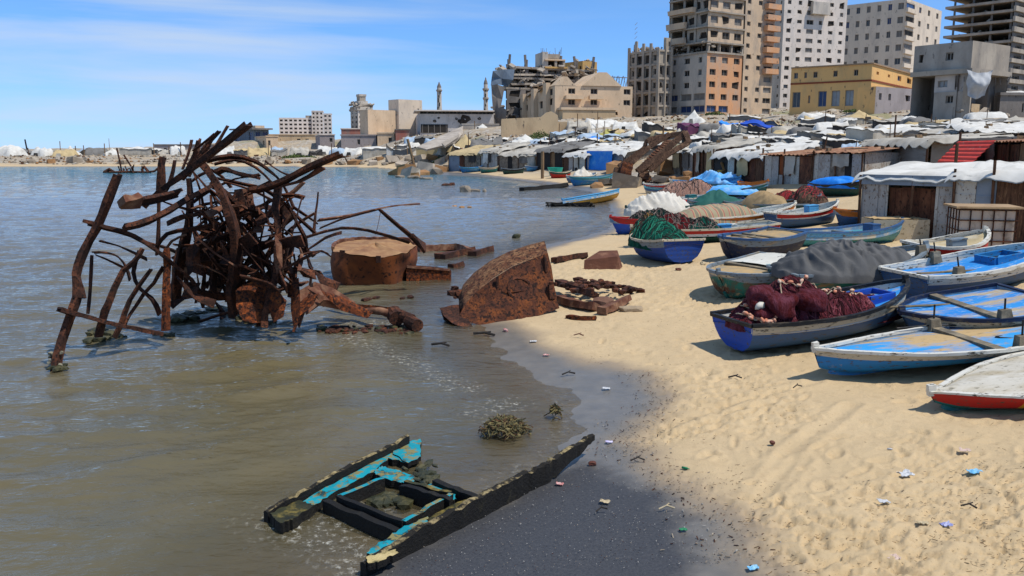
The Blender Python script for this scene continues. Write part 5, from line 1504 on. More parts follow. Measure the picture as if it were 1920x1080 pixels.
# -- orange and tan damaged tower
B = Bld("damaged_tower", "tall orange and tan apartment tower with its middle floor blasted open", 1322, 215, 190, 1250, 1443, -40, 34)
z1, z2 = B.z(99), B.z(80)
bt = B.b * .53
def sp(i, j):
    if j == 0: return (.86, .55, 'blue') if i != 2 else (.6, .5, 'shut')
    if j == 1: return (.84, .55, 'shut') if i in (0, 1) else (.7, .5, 'blue')
    if rng.random() < .14: return (.5, .55, 'hole')
    return (.42 if i == 1 else .26, .46, pick(dict(dark=.8, glass=.2)))
B.wall('L', BM['greyw'], 0, None, -4, z1, 3, 5, sp, wz0=0)
def sp(i, j):
    if j == 0: return None if i == 2 else (.8, .55, 'blue')
    if i == 2 and j > 1 and rng.random() < .7: return (.5, .5, 'hole')
    return (.5, .48, pick(dict(dark=.7, glass=.1, shut=.2)))
B.wall('R', BM['orange'], 0, bt, -4, z1, 3, 5, sp, wz0=0)
def sp(i, j):
    if i == 0: return (.34, .4, 'dark', -.12) if j % 2 == 0 or rng.random() < .7 else (.55, .5, 'hole')
    if i == 1: return None if j % 3 == 0 else (.4, .42, 'dark')
    return (.8, .5, pick(dict(dark=.5, shut=.4, hole=.1)))
B.wall('R', BM['tan'], bt, None, -4, None, 3, 12, sp, wz0=0, off=-.25)
for j in range(4, 12):                         # orange balconies on the right strip
    zb = B.H * j / 12
    B.box("balcony", BM['orange'], bt + (B.b - bt) * .62, B.b + .6, -1.5, -.3, zb, zb + 1.15, .02)
# blasted floor: slab edges and columns
B.box("floor_slab", BM['conc'], -.3, bt, -.3, B.a, z1, z1 + .4)
for x, y in ((.3, .1), (bt * .33, .1), (bt * .66, .1), (bt - .3, .1), (.3, B.a * .5), (.3, B.a - .4), (bt * .5, B.a * .55), (bt - .4, B.a - .4)):
    mb = MB(); mb.bar((x, y, z1 + .4), (x + rng.uniform(-.25, .25), y, z2 - .02), .55, .45); mb.build("column", BM['conc'], B.root)
B.wall('R', BM['dconc'], .4, bt - .2, z1 + .4, z2, 6, 1, lambda i, j: (.55, .6, 'hole') if i % 2 else (.6, .8, 'hole'), off=2.2)
B.box("floor_slab", BM['conc'], -.6, bt, -.5, B.a * .98, z2, z2 + .35)
zt = B.H
nfl = 4
for k in range(nfl):
    zz0, zz1 = z2 + .35 + (zt - z2 - .35) * k / nfl, z2 + .35 + (zt - z2 - .35) * (k + 1) / nfl
    B.box("floor_slab", BM['conc'], -.5 + .2 * (k % 2), bt, -.4, B.a * .98, zz1 - .3, zz1)
    B.wall('R', BM['tan'] if k < 3 else BM['orange'], 0, bt, zz0, zz1 - .3, 3, 1, lambda i, j: (.62, .52, pick(dict(dark=.4, shut=.25, hole=.35))), off=.05 * k)
    if k < 2:
        B.wall('L', BM['conc'], 0, B.a * .55, zz0, zz1 - .3, 2, 1, lambda i, j: (.6, .6, 'hole'), off=.3)
        B.box("balcony", BM['tan'], -1.3, -.55, B.a * .5, B.a * .97, zz0, zz0 + 1.3, .03)
    elif k == 2:
        B.wall('L', BM['conc'], 0, B.a * .40, zz0, zz1 - .3, 2, 1, lambda i, j: (.7, .6, 'hole'), off=.3)
        B.box("balcony", BM['tan'], -1.2, -.4, B.a * .3, B.a * .95, zz0, zz0 + 1.0, .03)
    for y in (B.a * .33, B.a * .62, B.a * .95):
        mb = MB(); mb.bar((.2, y, zz0), (.2, y, zz1 - .3), .5, .4); mb.build("column", BM['conc'], B.root)
B.rebar(26, -.8, bt, -.6, B.a, z2 - .3, 1.1)
B.chunks(BM['conc'], 60, 0, bt, .2, B.a, z1 + .4, z1 + 1.0, (.2, .7))
B.chunks(BM['conc'], 40, -1.2, bt * .3, -.7, B.a, z2 - .9, z2 + .2, (.2, .6))
B.close(BM['tan']); B.finish()

# -- grey broken concrete frame left of it
B = Bld("broken_frame_block", "grey gutted concrete frame building with a mast on its roof, left of orange tower", 1232, 222, 192, 1178, 1255, 92, 35)
nf = 5
for k in range(nf):
    za, zb = B.H * k / nf, B.H * (k + 1) / nf
    B.box("floor_slab", BM['conc'], -.2, B.b, -.2, B.a, zb - .45, zb, .004)
    B.wall('L', BM['conc'], 0, B.a, za if k else -4, zb - .45, 4, 1, (lambda i, j: (.82, .72, 'hole') if i in (1, 2) else (.5, .5, 'dark')), off=.1 + .12 * (k % 2))
    B.wall('R', BM['dconc'] if k in (1, 3) else BM['conc'], 0, B.b, za if k else -4, zb - .45, 2, 1, lambda i, j: (.5, .55, 'hole') if rng.random() < .8 else None, off=.1)
for i in range(5):
    mb = MB(); y = B.a * i / 4; mb.bar((-.12, y, -4), (-.12, y, B.H + rng.uniform(0, 2.6)), .55, .45); mb.build("column", BM['conc'], B.root)
for i in (1, 2):
    mb = MB(); mb.bar((B.b * i / 2, -.12, -4), (B.b * i / 2, -.12, B.H + rng.uniform(.5, 3)), .5, .45); mb.build("column", BM['conc'], B.root)
B.wall('R', BM['conc'], B.b * .4, B.b, B.H, B.H + 2.6, 2, 1, lambda i, j: (.4, .4, 'dark'), off=.1)
B.chunks(BM['conc'], 40, 0, B.b, 0, B.a, B.H, B.H + .9, (.2, .8))
mb = MB(); px_ = (.4, B.a * .88)
for dx, dy in ((0, 0), (.7, 0), (.35, .6)): mb.tube([(px_[0] + dx, px_[1] + dy, B.H), (px_[0] + dx * .5 + .1, px_[1] + dy * .5 + .1, B.z(76))], .07, 4)
for k in range(7): mb.tube([(px_[0], px_[1], B.H + k), (px_[0] + .7, px_[1], B.H + k + .6)], .05, 4)
mb.build("mast", BM['dconc'], B.root)
B.close(BM['conc']); B.finish()

# -- pale tower
B = Bld("pale_tower", "pale grey apartment tower pocked with shell holes, between orange tower and beige block", 1461, 205, 236, 1440, 1577, -60, 20)
def sp(i, j):
    if rng.random() < .07: return (.5, .55, 'hole')
    if i == 2: return (.66, .5, pick(dict(dark=.5, shut=.5)))
    return (rng.uniform(.3, .44), rng.uniform(.36, .46), pick(dict(dark=.55, shut=.22, glass=.13, hole=.10)))
B.wall('R', BM['white'], None or 0, None, -4, None, 6, 15, sp, wz0=0)
B.wall('L', BM['greyw'], 0, None, -4, None, 2, 15, lambda i, j: (.25, .34, pick(dict(dark=.7, hole=.3))) if i == 0 else None, wz0=0)  # greyer than the right front: the left side's shade is in the colour
zz = B.z(24)
B.box("balcony", BM['greyw'], B.b * .40, B.b * .66, -1.5, -.05, zz, zz + 3.2, .05)
B.close(BM['white']); B.finish()

# -- beige block
B = Bld("beige_block", "intact beige apartment block with rows of small windows and blue shutters", 1690, 150, 250, 1573, 1756, -3, 47)
B.wall('L', BM['beige'], 0, None, -14, None, 6, 8, lambda i, j: (.52 if i == 0 else .36, .46, pick(dict(shut=.5, glass=.2, dark=.12, blue=.18))), wz0=-8)
B.wall('R', BM['beige'], 0, None, -14, None, 4, 8, lambda i, j: ((.9, .6, pick(dict(blue=.3, dark=.4, shut=.3)), -.05) if i == 0 else (.26, .42, pick(dict(shut=.4, dark=.4, blue=.2)))), wz0=-8)
for j in range(8):
    zb = -8 + (B.H + 8) * j / 8
    B.box("balcony", BM['beige'], -.7, B.b * .22, -.75, -.05, zb + .1, zb + 1.25)
B.close(BM['beige']); B.finish()

# -- dark concrete skeleton
B = Bld("concrete_skeleton", "unfinished dark concrete skeleton tower with open floors, at right edge", 1884, 175, 150, 1775, 2010, -60, 40)
nf = 11; top = B.H + 0
zb0 = B.z(75)
fl = [B.z(75 - 19.2 * k) for k in range(-5, 8)]
for k, zf in enumerate(fl):
    B.box("floor_slab", BM['conc'], -.5, B.b * .3, -.28, B.a + 1.2, zf - .42, zf)
    if k > 4: B.chunks(BM['conc'], 5, -.3, 2, 0, B.a, zf, zf + .3, (.2, .5))
for i in range(4):
    for x in (.4, B.b * .2):
        mb = MB(); y = B.a * (.02 + .97 * i / 3); mb.bar((x, y, -8), (x, y, fl[-1]), .34, .34); mb.build("column", BM['dconc'], B.root)
B.wall('L', mat("open_floor_shade", '#3b3630', '#2e2a26', .5, .95, bump=.3), 0, B.a, -8, fl[-1], 0, 0, off=B.b * .22)  # dark backing sheet, the shade of the open floors put into its colour
for k in range(5, 13):
    B.wall('R', BM['dconc'], 0, B.b, fl[k - 1], fl[k] - .33, 5, 1, lambda i, j: (.4, .5, 'dark') if i % 2 == 0 else (.5, .5, 'shut') if rng.random() < .2 else None, off=-.3)
    B.box("floor_band", BM['conc'], -.4, B.b, -.75, -.35, fl[k] - .32, fl[k] + .5)
for k in range(1, 5):
    B.wall('R', BM['dconc'], 0, B.b, fl[k - 1], fl[k] - .33, 5, 1, lambda i, j: (.45, .5, 'dark'), off=-.3)
    B.box("floor_band", BM['conc'], -.4, B.b, -.75, -.35, fl[k] - .32, fl[k] + .35)
B.wall('R', BM['dconc'], 0, B.b, -8, fl[0] - .33, 0, 0, off=-.3)
B.finish()

# -- yellow two-storey building
B = Bld("yellow_building", "yellow two-storey building with a red band between floors, under the beige block", 1630, 206, 135, 1480, 1742, 120, 52)
zm = B.z(152)
ys_ = BM['yellow']
B.wall('L', ys_, 0, None, zm + .25, None, 8, 1, lambda i, j: (.28 if i == 6 else .42, .40, pick(dict(dark=.6, glass=.4))) if i in (1, 3, 5, 6, 7) else None)
B.wall('L', ys_, 0, None, -4, zm, 6, 1, lambda i, j: (.62, .5, ['hole', 'tarp', 'tarp', 'blue', 'dark', 'glass'][i]) if i in (1, 2, 3, 5) else ((.16, .25, 'dark') if i == 4 else None), wz0=-.5)
B.wall('R', ys_, 0, None, zm + .25, None, 6, 1, lambda i, j: (.2 if i < 2 else .36, .36 if i > 1 else .2, ['dark', 'dark', 'blue', 'hole', 'dark', 'dark'][i]) if i != 4 else None)
B.wall('R', ys_, 0, None, -4, zm, 0, 0)
mb = MB(); mb.box((B.b / 2, -.03, zm + .12), (B.b, .16, .26)); mb.box((-.03, B.a / 2, zm + .12), (.16, B.a, .26)); mb.build("red_band", mat("red_band_paint", '#8f4a2e', '#7a3f2a', 2, .8, bump=.2), B.root)
mb = MB(); mb.box((B.b / 2, -.02, B.H + .10), (B.b + .2, .4, .2)); mb.box((-.02, B.a / 2, B.H + .10), (.4, B.a, .2)); mb.build("parapet", mat("parapet_top", '#a08466', '#8f7458', 2, .9), B.root)
B.close(ys_, par=.3); B.finish()

# -- low grey-mauve block in front of it
B = Bld("low_block_house", "low grey mauve block house with dark windows in front of the yellow building", 1640, 203, 118, 1606, 1742, 162, 35)
B.wall('R', BM['mauve'], 0, None, -4, None, 6, 1, lambda i, j: (.5 if i > 2 else .28, .34, ['dark', 'dark', 'glass', 'hole', 'hole', 'dark'][i]) if i not in (2,) else None, wz0=.3)
B.wall('L', BM['yellow'], 0, None, -4, None, 1, 1, lambda i, j: None)
B.close(BM['mauve'], par=.2)
mb = MB(); mb.box((B.b - .2, -.4, B.H * .55), (1.8, .12, B.H * .95)); mb.build("metal_door", mat("pale_blue_sheet", '#9aa7b5', '#8793a1', 2, .6), B.root)
B.finish()

# -- damaged grey house with the torn white tarpaulin
B = Bld("damaged_house", "damaged grey concrete house with a torn white tarpaulin hanging from its corner", 1812, 228, 88, 1705, 1882, 76, 36)
zf = B.z(128)
B.wall('L', BM['block'], 0, None, zf, None, 4, 1, lambda i, j: (.52, .30, 'dark') if i == 1 else (.3, .25, 'hole') if i == 3 else None)
B.wall('R', BM['conc'], 0, None, zf, None, 0, 0)
B.box("floor_slab", BM['conc'], -.5, B.b, -.4, B.a, zf - .5, zf - .012)
zc = B.z(170)
B.wall('L', BM['hall'], B.a * .06, B.a * .62, zc, zf - .5, 2, 1, lambda i, j: (.6, .4, 'tarp') if i else None, off=.28)
B.wall('L', BM['block'], B.a * .06, B.a * .60, -4, zc, 3, 2, lambda i, j: (.7, .5, 'dark') if (i, j) == (1, 1) else None, wz0=0, off=.12)
B.wall('L', BM['dconc'], 0, B.a, -4, zf - .5, 0, 0, off=4.0)
B.wall('R', BM['dconc'], 0, B.b, -4, zf - .5, 4, 3, lambda i, j: (.6, .6, 'hole') if rng.random() < .35 else None, wz0=0, off=1.2)
mb = MB(); mb.bar((.3, .3, -4), (.3, .3, zf - .5), .7, .7); mb.build("column", BM['conc'], B.root)
B.wall('R', BM['sandst'], B.b * .25, B.b * .6, -4, zc - 1.2, 0, 0, off=.6)
B.chunks(BM['conc'], 60, -1, B.b, -.6, 2.5, -1, 1.2, (.2, .7)); B.rebar(14, -.3, B.b, -.4, .6, zf - 1.3, 1.0)
B.close(BM['block'], par=.2)
c = B.root.matrix_basis.copy()
B.finish()
tp = W(1836, 155, 86.5)
rows = []
for i in range(15):
    v = i / 14; row = []
    for j in range(15):
        u = j / 14
        x = -2.5 + 5.0 * u * (1 - .35 * v) + .5 * v
        zt_ = 2.0 - 4.0 * v - .5 * math.sin(math.pi * u)
        y = -.9 * math.sin(math.pi * u) * math.sin(math.pi * min(1, v * 1.15)) + .45 * mn.noise(Vector((u * 4, v * 3, 2)))
        row.append((x * .95, y, zt_ + .2 * mn.noise(Vector((u * 3, v * 5, 5)))))
    rows.append(row)
mb = MB(); mb.grid(rows); mb.grid([[(p[0], p[1] + .03, p[2]) for p in r] for r in rows], flip=True)
o = mb.build("torn_tarpaulin", mat("hanging_tarp", '#b5b5b3', '#98999a', 1.2, .8, bump=.4), smooth=True); o.location = tp; o.scale = (.55, .9, .62)
tag(o, "billowing grey white tarpaulin hanging on the damaged concrete house", "tarpaulin")

# -- gabled tan building
B = Bld("gabled_building", "long tan building with stepped gables and balconies, left of the gutted grey frame", 1040, 222, 185, 955, 1185, 160, 12)
zg_ = B.z(196)
def sp(i, j): return (.55, .42, pick(dict(dark=.6, hole=.4))) if i in (1, 3, 6) and j > 0 else None
B.wall('R', BM['ltan'], 0, None, -4, None, 7, 3, lambda i, j: (.62, .5, 'dark') if j >= 1 and i in (1, 3, 6) else ((.4, .3, 'hole') if j == 0 and i in (2, 5) else None), wz0=0)
B.wall('L', BM['ltan'], 0, None, -4, None, 6, 3, lambda i, j: (.5, .62, pick(dict(dark=.6, hole=.4))) if j in (1, 2) and i % 1 == 0 and rng.random() < .8 else None, wz0=0)
def gable(x0, x1, z0, zp, y=0.0, d=9):
    mb = MB(); xm = x0 + (x1 - x0) * .5
    P3 = [(x0, z0), (x1, z0), (xm + (x1 - x0) * .12, zp), (xm - (x1 - x0) * .08, zp)]
    mb.add([(x, y, z) for x, z in P3] + [(x, y + d, z) for x, z in P3], [(0, 1, 2, 3), (7, 6, 5, 4), (1, 5, 6, 2), (2, 6, 7, 3), (3, 7, 4, 0)])
    mb.build("gable", BM['ltan'], B.root)
gable(-.2, B.b * .26, B.H, B.z(143), -.05); gable(B.b * .34, B.b * .85, B.H, B.z(134), -.3, 12)
for k in range(4):
    y0 = B.a * (.08 + .24 * k)
    B.box("buttress", BM['ltan'], -1.0, -.02, y0, y0 + B.a * .06, -4, B.H + .8 - k * .5)
    mb = MB(); mb.add([(-.9, y0, B.H + .6 - .5 * k), (-.9, y0 + B.a * .2, B.H - .9 - .5 * k), (3, y0 + B.a * .2, B.H + .7 - .5 * k), (3, y0, B.H + 2.4 - .5 * k)], [(0, 1, 2, 3)])
    mb.build("roof_pitch", BM['conc'], B.root)
B.box("balcony", BM['ltan'], B.b * .12, B.b * .34, -1.6, -.05, B.z(186), B.z(179))
B.box("balcony", BM['ltan'], B.b * .42, B.b * .60, -1.6, -.35, B.z(186), B.z(179))
B.box("porch", BM['sandst'], B.b * .05, B.b * .72, -3.2, -.06, -4, zg_ - 1.2)
B.box("porch_roof", BM['ltan'], B.b * .03, B.b * .74, -3.4, -.04, zg_ - 1.2, zg_ - .7)
mb = MB()
for k in range(13):
    x = B.b * (.55 + .035 * k); mb.tube([(x, 3, B.H), (x + .4, 3, B.z(139))], .06, 4); mb.tube([(x, 3, B.H + (k % 2) * 2.5), (x + B.b * .035, 3, B.H + 2.5 - (k % 2) * 2.2)], .05, 4)
mb.tube([(B.b * .55, 3, B.z(139)), (B.b, 3, B.z(141))], .08, 4); mb.build("roof_truss", BM['dconc'], B.root)
B.close(BM['ltan'], par=.2); B.finish()

# -- collapsed dark building behind
B = Bld("collapsed_block", "collapsed dark concrete building with hanging slabs, behind the gabled tan building", 950, 228, 215, 921, 1122, 128, 16)
B.wall('R', BM['dconc'], 0, None, -4, B.z(165), 6, 3, lambda i, j: (.7, .6, 'hole'), wz0=0)
for k in range(5):
    zz = B.z(165) + (B.H - B.z(165)) * k / 4
    mb = MB(); mb.box((B.b * .5, B.a * .4, zz), (B.b * rng.uniform(.86, 1.0), B.a * .8, .5), M=Euler((rng.uniform(-.04, .04), rng.uniform(-.05, .03), 0)).to_matrix(), jit=.01); mb.build("floor_slab", BM['conc'], B.root)
    for i in range(6):
        mb = MB(); x = B.b * (.03 + .18 * i); mb.bar((x, .5, zz), (x + rng.uniform(-.6, .6), .5, zz + 3.4), .5, .5); mb.build("column", BM['dconc'], B.root)
def hang(px, py, Y, m, sz):
    rows = [[W(a, b, Y + 2.0 * mn.noise(Vector((a * .05, b * .05, 1)))) - B.c for a, b in r] for r in px]
    Mi = Matrix.Rotation(-R(16), 3, 'Z')
    mb = MB(); mb.grid([[Mi @ p for p in r] for r in rows]); mb.grid([[Mi @ (p + Vector((0, .6, 0))) for p in r] for r in rows], flip=True); mb.build("hanging_slab", m, B.root)
hang([[(924, 133), (945, 130), (965, 130)], [(922, 145), (940, 147), (962, 150)], [(920, 160), (935, 158), (952, 162)]], 0, 212, BM['slate'], 1)
hang([[(921, 160), (932, 158), (946, 163)], [(922, 180), (932, 184), (942, 186)], [(924, 205), (928, 212), (936, 214)], [(928, 225), (934, 226), (940, 226)]], 0, 211, BM['dconc'], 1)
hang([[(930, 205), (940, 200), (950, 206)], [(926, 220), (938, 222), (948, 224)], [(918, 232), (936, 234), (948, 232)]], 0, 209, BM['dconc'], 1)
B.chunks(BM['conc'], 160, -1, B.b, -1.5, B.a * .6, B.z(160), B.H + .8, (.4, 1.6)); B.chunks(BM['dconc'], 90, -4, 5, -4, 2, -1, 3.5, (.4, 1.4)); B.rebar(40, -1, B.b, -1, 3, B.z(150), 3)
x0, x1 = B.b * .38, B.b * .62
B.box("stair_tower", BM['greyw'], x0, x0 + (x1 - x0) * .25, 0, 6, B.H - 1, B.z(95)); B.box("stair_tower", BM['conc'], x0 + (x1 - x0) * .25, x1 * .93, .5, 6, B.z(107), B.z(98))
B.box("floor_slab", BM['ltan'], x0 + .5, x1, -.5, 6, B.z(111), B.z(108.5)); B.box("floor_slab", BM['ochre'], x0 + .5, x1 + .6, -.6, 6, B.z(126), B.z(123))
for x in (x1 - .3, (x0 + x1) / 2 + .5): B.box("column", BM['conc'], x - .3, x + .3, -.3, .4, B.z(123), B.z(111))
B.wall('R', WM['hole'], x0 + 1, x1 - .5, B.z(123), B.z(111), off=2)  # backing sheet painted dark for the shade of the open storey
B.rebar(14, x0, x1, 0, 3, B.z(98), 1.8)
B.finish()
B = Bld("ochre_block", "small ochre ruined upper storey standing behind the gabled tan building", 1092, 150, 225, 1052, 1119, 114, 40)
B.wall('R', BM['ochre'], 0, None, -12, None, 2, 1, lambda i, j: (.3, .3, 'dark') if i == 0 else None, wz0=0)
B.wall('L', BM['ochre'], 0, None, -12, None, 5, 1, lambda i, j: (.6, .62, 'hole') if i != 2 else None, wz0=0)
B.close(BM['ochre']); B.chunks(BM['conc'], 20, 0, B.b, 0, B.a, B.H - .6, B.H + .4, (.3, .9)); B.finish()

# -- sandstone boundary wall with pointed end
B = Bld("sand_wall", "plain sand coloured boundary wall with a pointed gable end", 940, 258, 152, 934, 1046, 223, 8, cat="wall")
xs = [0, B.b * .70, B.b * .80, B.b * .88, B.b * .95, B.b]
zt_ = [B.H, B.z(219), B.z(210), B.z(208), B.z(212), B.z(216)]
mb = MB()
n_ = len(xs)
vs = [(x, 0, -4) for x in xs] + [(x, 0, z) for x, z in zip(xs, zt_)] + [(x, .5, -4) for x in xs] + [(x, .5, z) for x, z in zip(xs, zt_)]
fs = []
for i in range(n_ - 1): fs += [(i, i + 1, n_ + i + 1, n_ + i), (2 * n_ + i + 1, 2 * n_ + i, 3 * n_ + i, 3 * n_ + i + 1), (n_ + i, n_ + i + 1, 3 * n_ + i + 1, 3 * n_ + i)]
fs += [(0, n_, 3 * n_, 2 * n_), (n_ - 1, 3 * n_ - 1, 4 * n_ - 1, 2 * n_ - 1)]
mb.add(vs, fs); mb.build("wall", BM['sandst'], B.root)
B.box("end_wall", BM['sandst'], B.b - .3, B.b + 3, .52, 1.0, -4, B.z(228))

# -- grey hall with dark window band
B = Bld("grey_hall", "long grey hall with a dark window band under its flat roof", 788, 252, 205, 768, 926, 207, 8)
zb_ = B.z(214)
B.wall('R', BM['hall'], 0, None, -4, B.z(213.5), 8, 1, lambda i, j: None)
B.wall('R', BM['dconc'], 0, None, B.z(213.5), B.z(208.5), 10, 1, lambda i, j: (.9, .8, 'dark'), off=.6)
B.box("roof", BM['white'], -1.2, B.b, -1.2, 14, B.z(208.5), B.H + .1)
B.wall('L', BM['hall'], 0, None, -4, B.z(208.5))
mb = MB(); mb.box((B.b * .19, -.06, B.z(241)), (B.b * .36, .1, B.z(233) - B.z(249))); mb.build("window", WM['dark'], B.root)
for k in range(5):
    mb = MB(); mb.box((B.b * (.03 + .08 * k), -.14, B.z(241)), (.18, .08, B.z(233) - B.z(249))); mb.build("window_bar", BM['dconc'], B.root)
for x, z_, s_ in ((.56, 226, .8), (.60, 224, 1.3), (.58, 229, .9), (.2, 227, .4), (.25, 221, .3), (.49, 222, .35), (.8, 222, .4)):
    mb = MB(); k = 9; c_ = (B.b * x, -.03, B.z(z_))
    mb.add([(c_[0] + s_ * math.cos(2 * math.pi * q / k) * rng.uniform(.6, 1.3), c_[1] - .04, c_[2] + s_ * math.sin(2 * math.pi * q / k) * rng.uniform(.5, 1.1)) for q in range(k)] + [(c_[0], c_[1] + .05, c_[2])], [(q, (q + 1) % k, k) for q in range(k)]); mb.build("shell_hole_shade", WM['hole'], B.root)  # dark patches laid on the wall, painting the shade inside the holes
B.finish()

# -- smaller far buildings
B = Bld("square_block", "plain square beige block rising behind the grey hall's left end", 748, 232, 235, 729, 792, 186, 40)
B.wall('R', BM['beige'], 0, None, -8, None, 3, 4, lambda i, j: (.2, .2, 'dark') if (i, j) == (2, 2) else None, wz0=0); B.wall('L', BM['beige'], 0, None, -8, None, 3, 4, lambda i, j: (.2, .25, 'dark') if j == 1 else None, wz0=0)
B.close(BM['beige']); B.box("annexe", BM['ltan'], -9, -.05, 1, B.a, -8, B.z(207)); B.finish()
B = Bld("ruined_tower", "ruined stepped grey tower crumbling to a narrow top, far beyond the water", 672, 242, 320, 658, 702, 206, 30)
B.wall('R', BM['white'], 0, None, -6, None, 4, 4, lambda i, j: (.4, .5, 'dark'), wz0=0); B.wall('L', BM['greyw'], 0, None, -6, None, 2, 4, lambda i, j: (.4, .5, 'dark'), wz0=0)
B.close(BM['white'])
zz = B.H
for k, (f, dz) in enumerate(((.90, 1.2), (.74, 1.1), (.56, 1.1), (.38, 1.6), (.44, .8))):
    w_ = B.b * f; mb = MB(); mb.box((B.b * .42, B.a * .4, zz + dz / 2), (w_, B.a * f, dz), jit=.06 if k < 3 else .02); mb.build("upper_tier", BM['conc'] if k % 2 else BM['greyw'], B.root); zz += dz
B.chunks(BM['conc'], 60, 0, B.b, -.5, B.a, B.H, B.H + 3.0, (.5, 1.6)); B.finish()
B = Bld("hotel_frame", "long pinkish concrete frame building with rows of empty window openings, across the water", 524, 252, 310, 517, 623, 218, 10)
B.wall('R', wallm("pinkish_frame", '#b3a79b', '#a3978b', '#8f8478', .3), 0, B.b * .62, -4, B.z(222), 7, 4, lambda i, j: (.62, .5, 'dark'), wz0=0)
B.wall('R', MATS["pinkish_frame"], B.b * .62, B.b * .84, -4, B.z(209), 3, 6, lambda i, j: (.5, .5, 'dark'), wz0=0, off=-.8)
B.wall('R', MATS["pinkish_frame"], B.b * .84, B.b, -4, B.z(213), 2, 5, lambda i, j: (.55, .5, 'dark'), wz0=0)
B.wall('L', MATS["pinkish_frame"], 0, None, -4, B.z(222), 2, 4, lambda i, j: (.5, .5, 'dark'), wz0=0)
B.box("roof", MATS["pinkish_frame"], 0, B.b * .619, .02, 10, B.z(222), B.z(220.5)); B.box("stair_block", BM['conc'], B.b * .5, B.b * .62, 1, 8, B.z(220.5), B.z(216)); B.box("roof", MATS["pinkish_frame"], B.b * .622, B.b * .84, -.9, 8, B.z(209), B.z(207)); B.box("roof", MATS["pinkish_frame"], B.b * .842, B.b, -.02, 8, B.z(213), B.z(212))
B.finish()
B = Bld("glass_block", "small slate blue far building with flat overhanging roof", 478, 272, 330, 440, 505, 243, 42)
B.wall('L', BM['slate'], 0, None, -4, None, 3, 1, lambda i, j: (.6, .7, 'blue') if i != 1 else None, wz0=0); B.wall('R', BM['slate'], 0, None, -4, None, 2, 1, lambda i, j: (.6, .7, 'blue'), wz0=0)
B.box("roof", BM['dconc'], -1.5, B.b + 1, -1.5, B.a + 1, B.H, B.z(240)); B.box("roof_room", BM['ltan'], 1, B.b * .8, 1, B.a * .6, B.z(240), B.z(235)); B.finish()
def low(name, label, corner, base, Y, left, right, top, yaw, m, roofm=None, cols=4, kind='dark', p=.5, cat="building", over=.4):
    B = Bld(name, label, corner, base, Y, left, right, top, yaw, cat)
    B.wall('R', BM[m], 0, None, -4, None, cols, 1, lambda i, j: (.4, .4, kind) if rng.random() < p else None, wz0=0)
    B.wall('L', BM[m], 0, None, -4, None, 2, 1, lambda i, j: (.3, .4, kind) if rng.random() < p * .6 else None, wz0=0)
    mb = MB(); mb.box((B.b / 2, B.a / 2, B.H + .12), (B.b + over, B.a + over, .3)); mb.build("roof", BM[roofm or m], B.root)
    mb = MB(); mb.add([(B.b, 0, -4), (B.b, B.a, -4), (B.b, B.a, B.H), (B.b, 0, B.H)], [(0, 1, 2, 3)]); mb.add([(0, B.a, -4), (B.b, B.a, -4), (B.b, B.a, B.H), (0, B.a, B.H)], [(3, 2, 1, 0)]); mb.build("wall", BM[m], B.root)
    B.finish(); return B
low("far_house", "low pinkish far house in front of the pinkish frame building", 505, 276, 285, 482, 600, 253, 14, 'sandst', cols=6)
low("far_house", "small tan far house right of the slate blue building", 500, 280, 275, 480, 522, 256, 25, 'ltan', cols=2)
low("far_shed", "grey far shed with white roof right of the pinkish frame building", 600, 272, 250, 592, 628, 253, 15, 'mauve', 'white', cols=2, cat="shed")
low("red_shed", "far shed with white roof and dark red wall below the ruined tower", 640, 256, 240, 628, 705, 242, 10, 'red', 'white', cols=4, p=.2, cat="shed")
low("long_shed", "long grey block shed in front of the dark red shed", 640, 278, 215, 626, 706, 254, 8, 'mauve', cols=5, p=.3, cat="shed")
low("tan_shed", "plain tan block shed left of the grey hall", 708, 276, 205, 704, 740, 250, 8, 'ltan', cols=2, p=.2, cat="shed")
low("brick_shed", "dark red shed with sloping grey roof left of the grey hall", 742, 262, 200, 736, 768, 244, 8, 'red', 'dconc', cols=2, p=.2, cat="shed")
low("long_ruin", "long low grey ruin far behind the bank tents", 290, 290, 275, 284, 400, 272, 4, 'mauve', 'dconc', cols=8, p=.5)
low("far_hut", "small beige house left of the square beige block", 712, 246, 250, 700, 735, 224, 20, 'hall', 'white', cols=3)
low("dark_block_house", "low dark block house behind the damaged concrete house at right edge", 1872, 226, 92, 1866, 2000, 178, 10, 'dconc', cols=4, p=.5)
low("block_wall", "grey concrete block wall below the collapsed building", 866, 252, 175, 860, 936, 234, 6, 'block', cols=8, p=0, cat="wall", over=.1)

# collapsed slabs leaning to the right of the far shore
def leaning(label, px, m, th=.4, Yd=3.0):
    P3 = [W(a, b, y) for a, b, y in px]; c0 = P3[0].copy()
    mb = MB(); q = [p - c0 for p in P3]; k = len(q); q2 = [p + Vector((0, th, -.3)) for p in q]
    mb.add(q + q2, [tuple(range(k)), tuple(range(2 * k - 1, k - 1, -1))] + [((i + 1) % k, i, k + i, k + (i + 1) % k) for i in range(k)])
    o = mb.build("collapsed_slab", m); o.location = c0; return tag(o, label, "rubble slab")
leaning("large collapsed grey roof slab sloping down to the khaki tent", [(782, 275, 150), (868, 236, 175), (868, 250, 168), (850, 268, 152), (800, 280, 146)], BM['block'])
leaning("thin tilted concrete slab beside the large collapsed roof slab", [(828, 268, 145), (860, 252, 150), (858, 258, 146), (834, 274, 141)], BM['conc'])

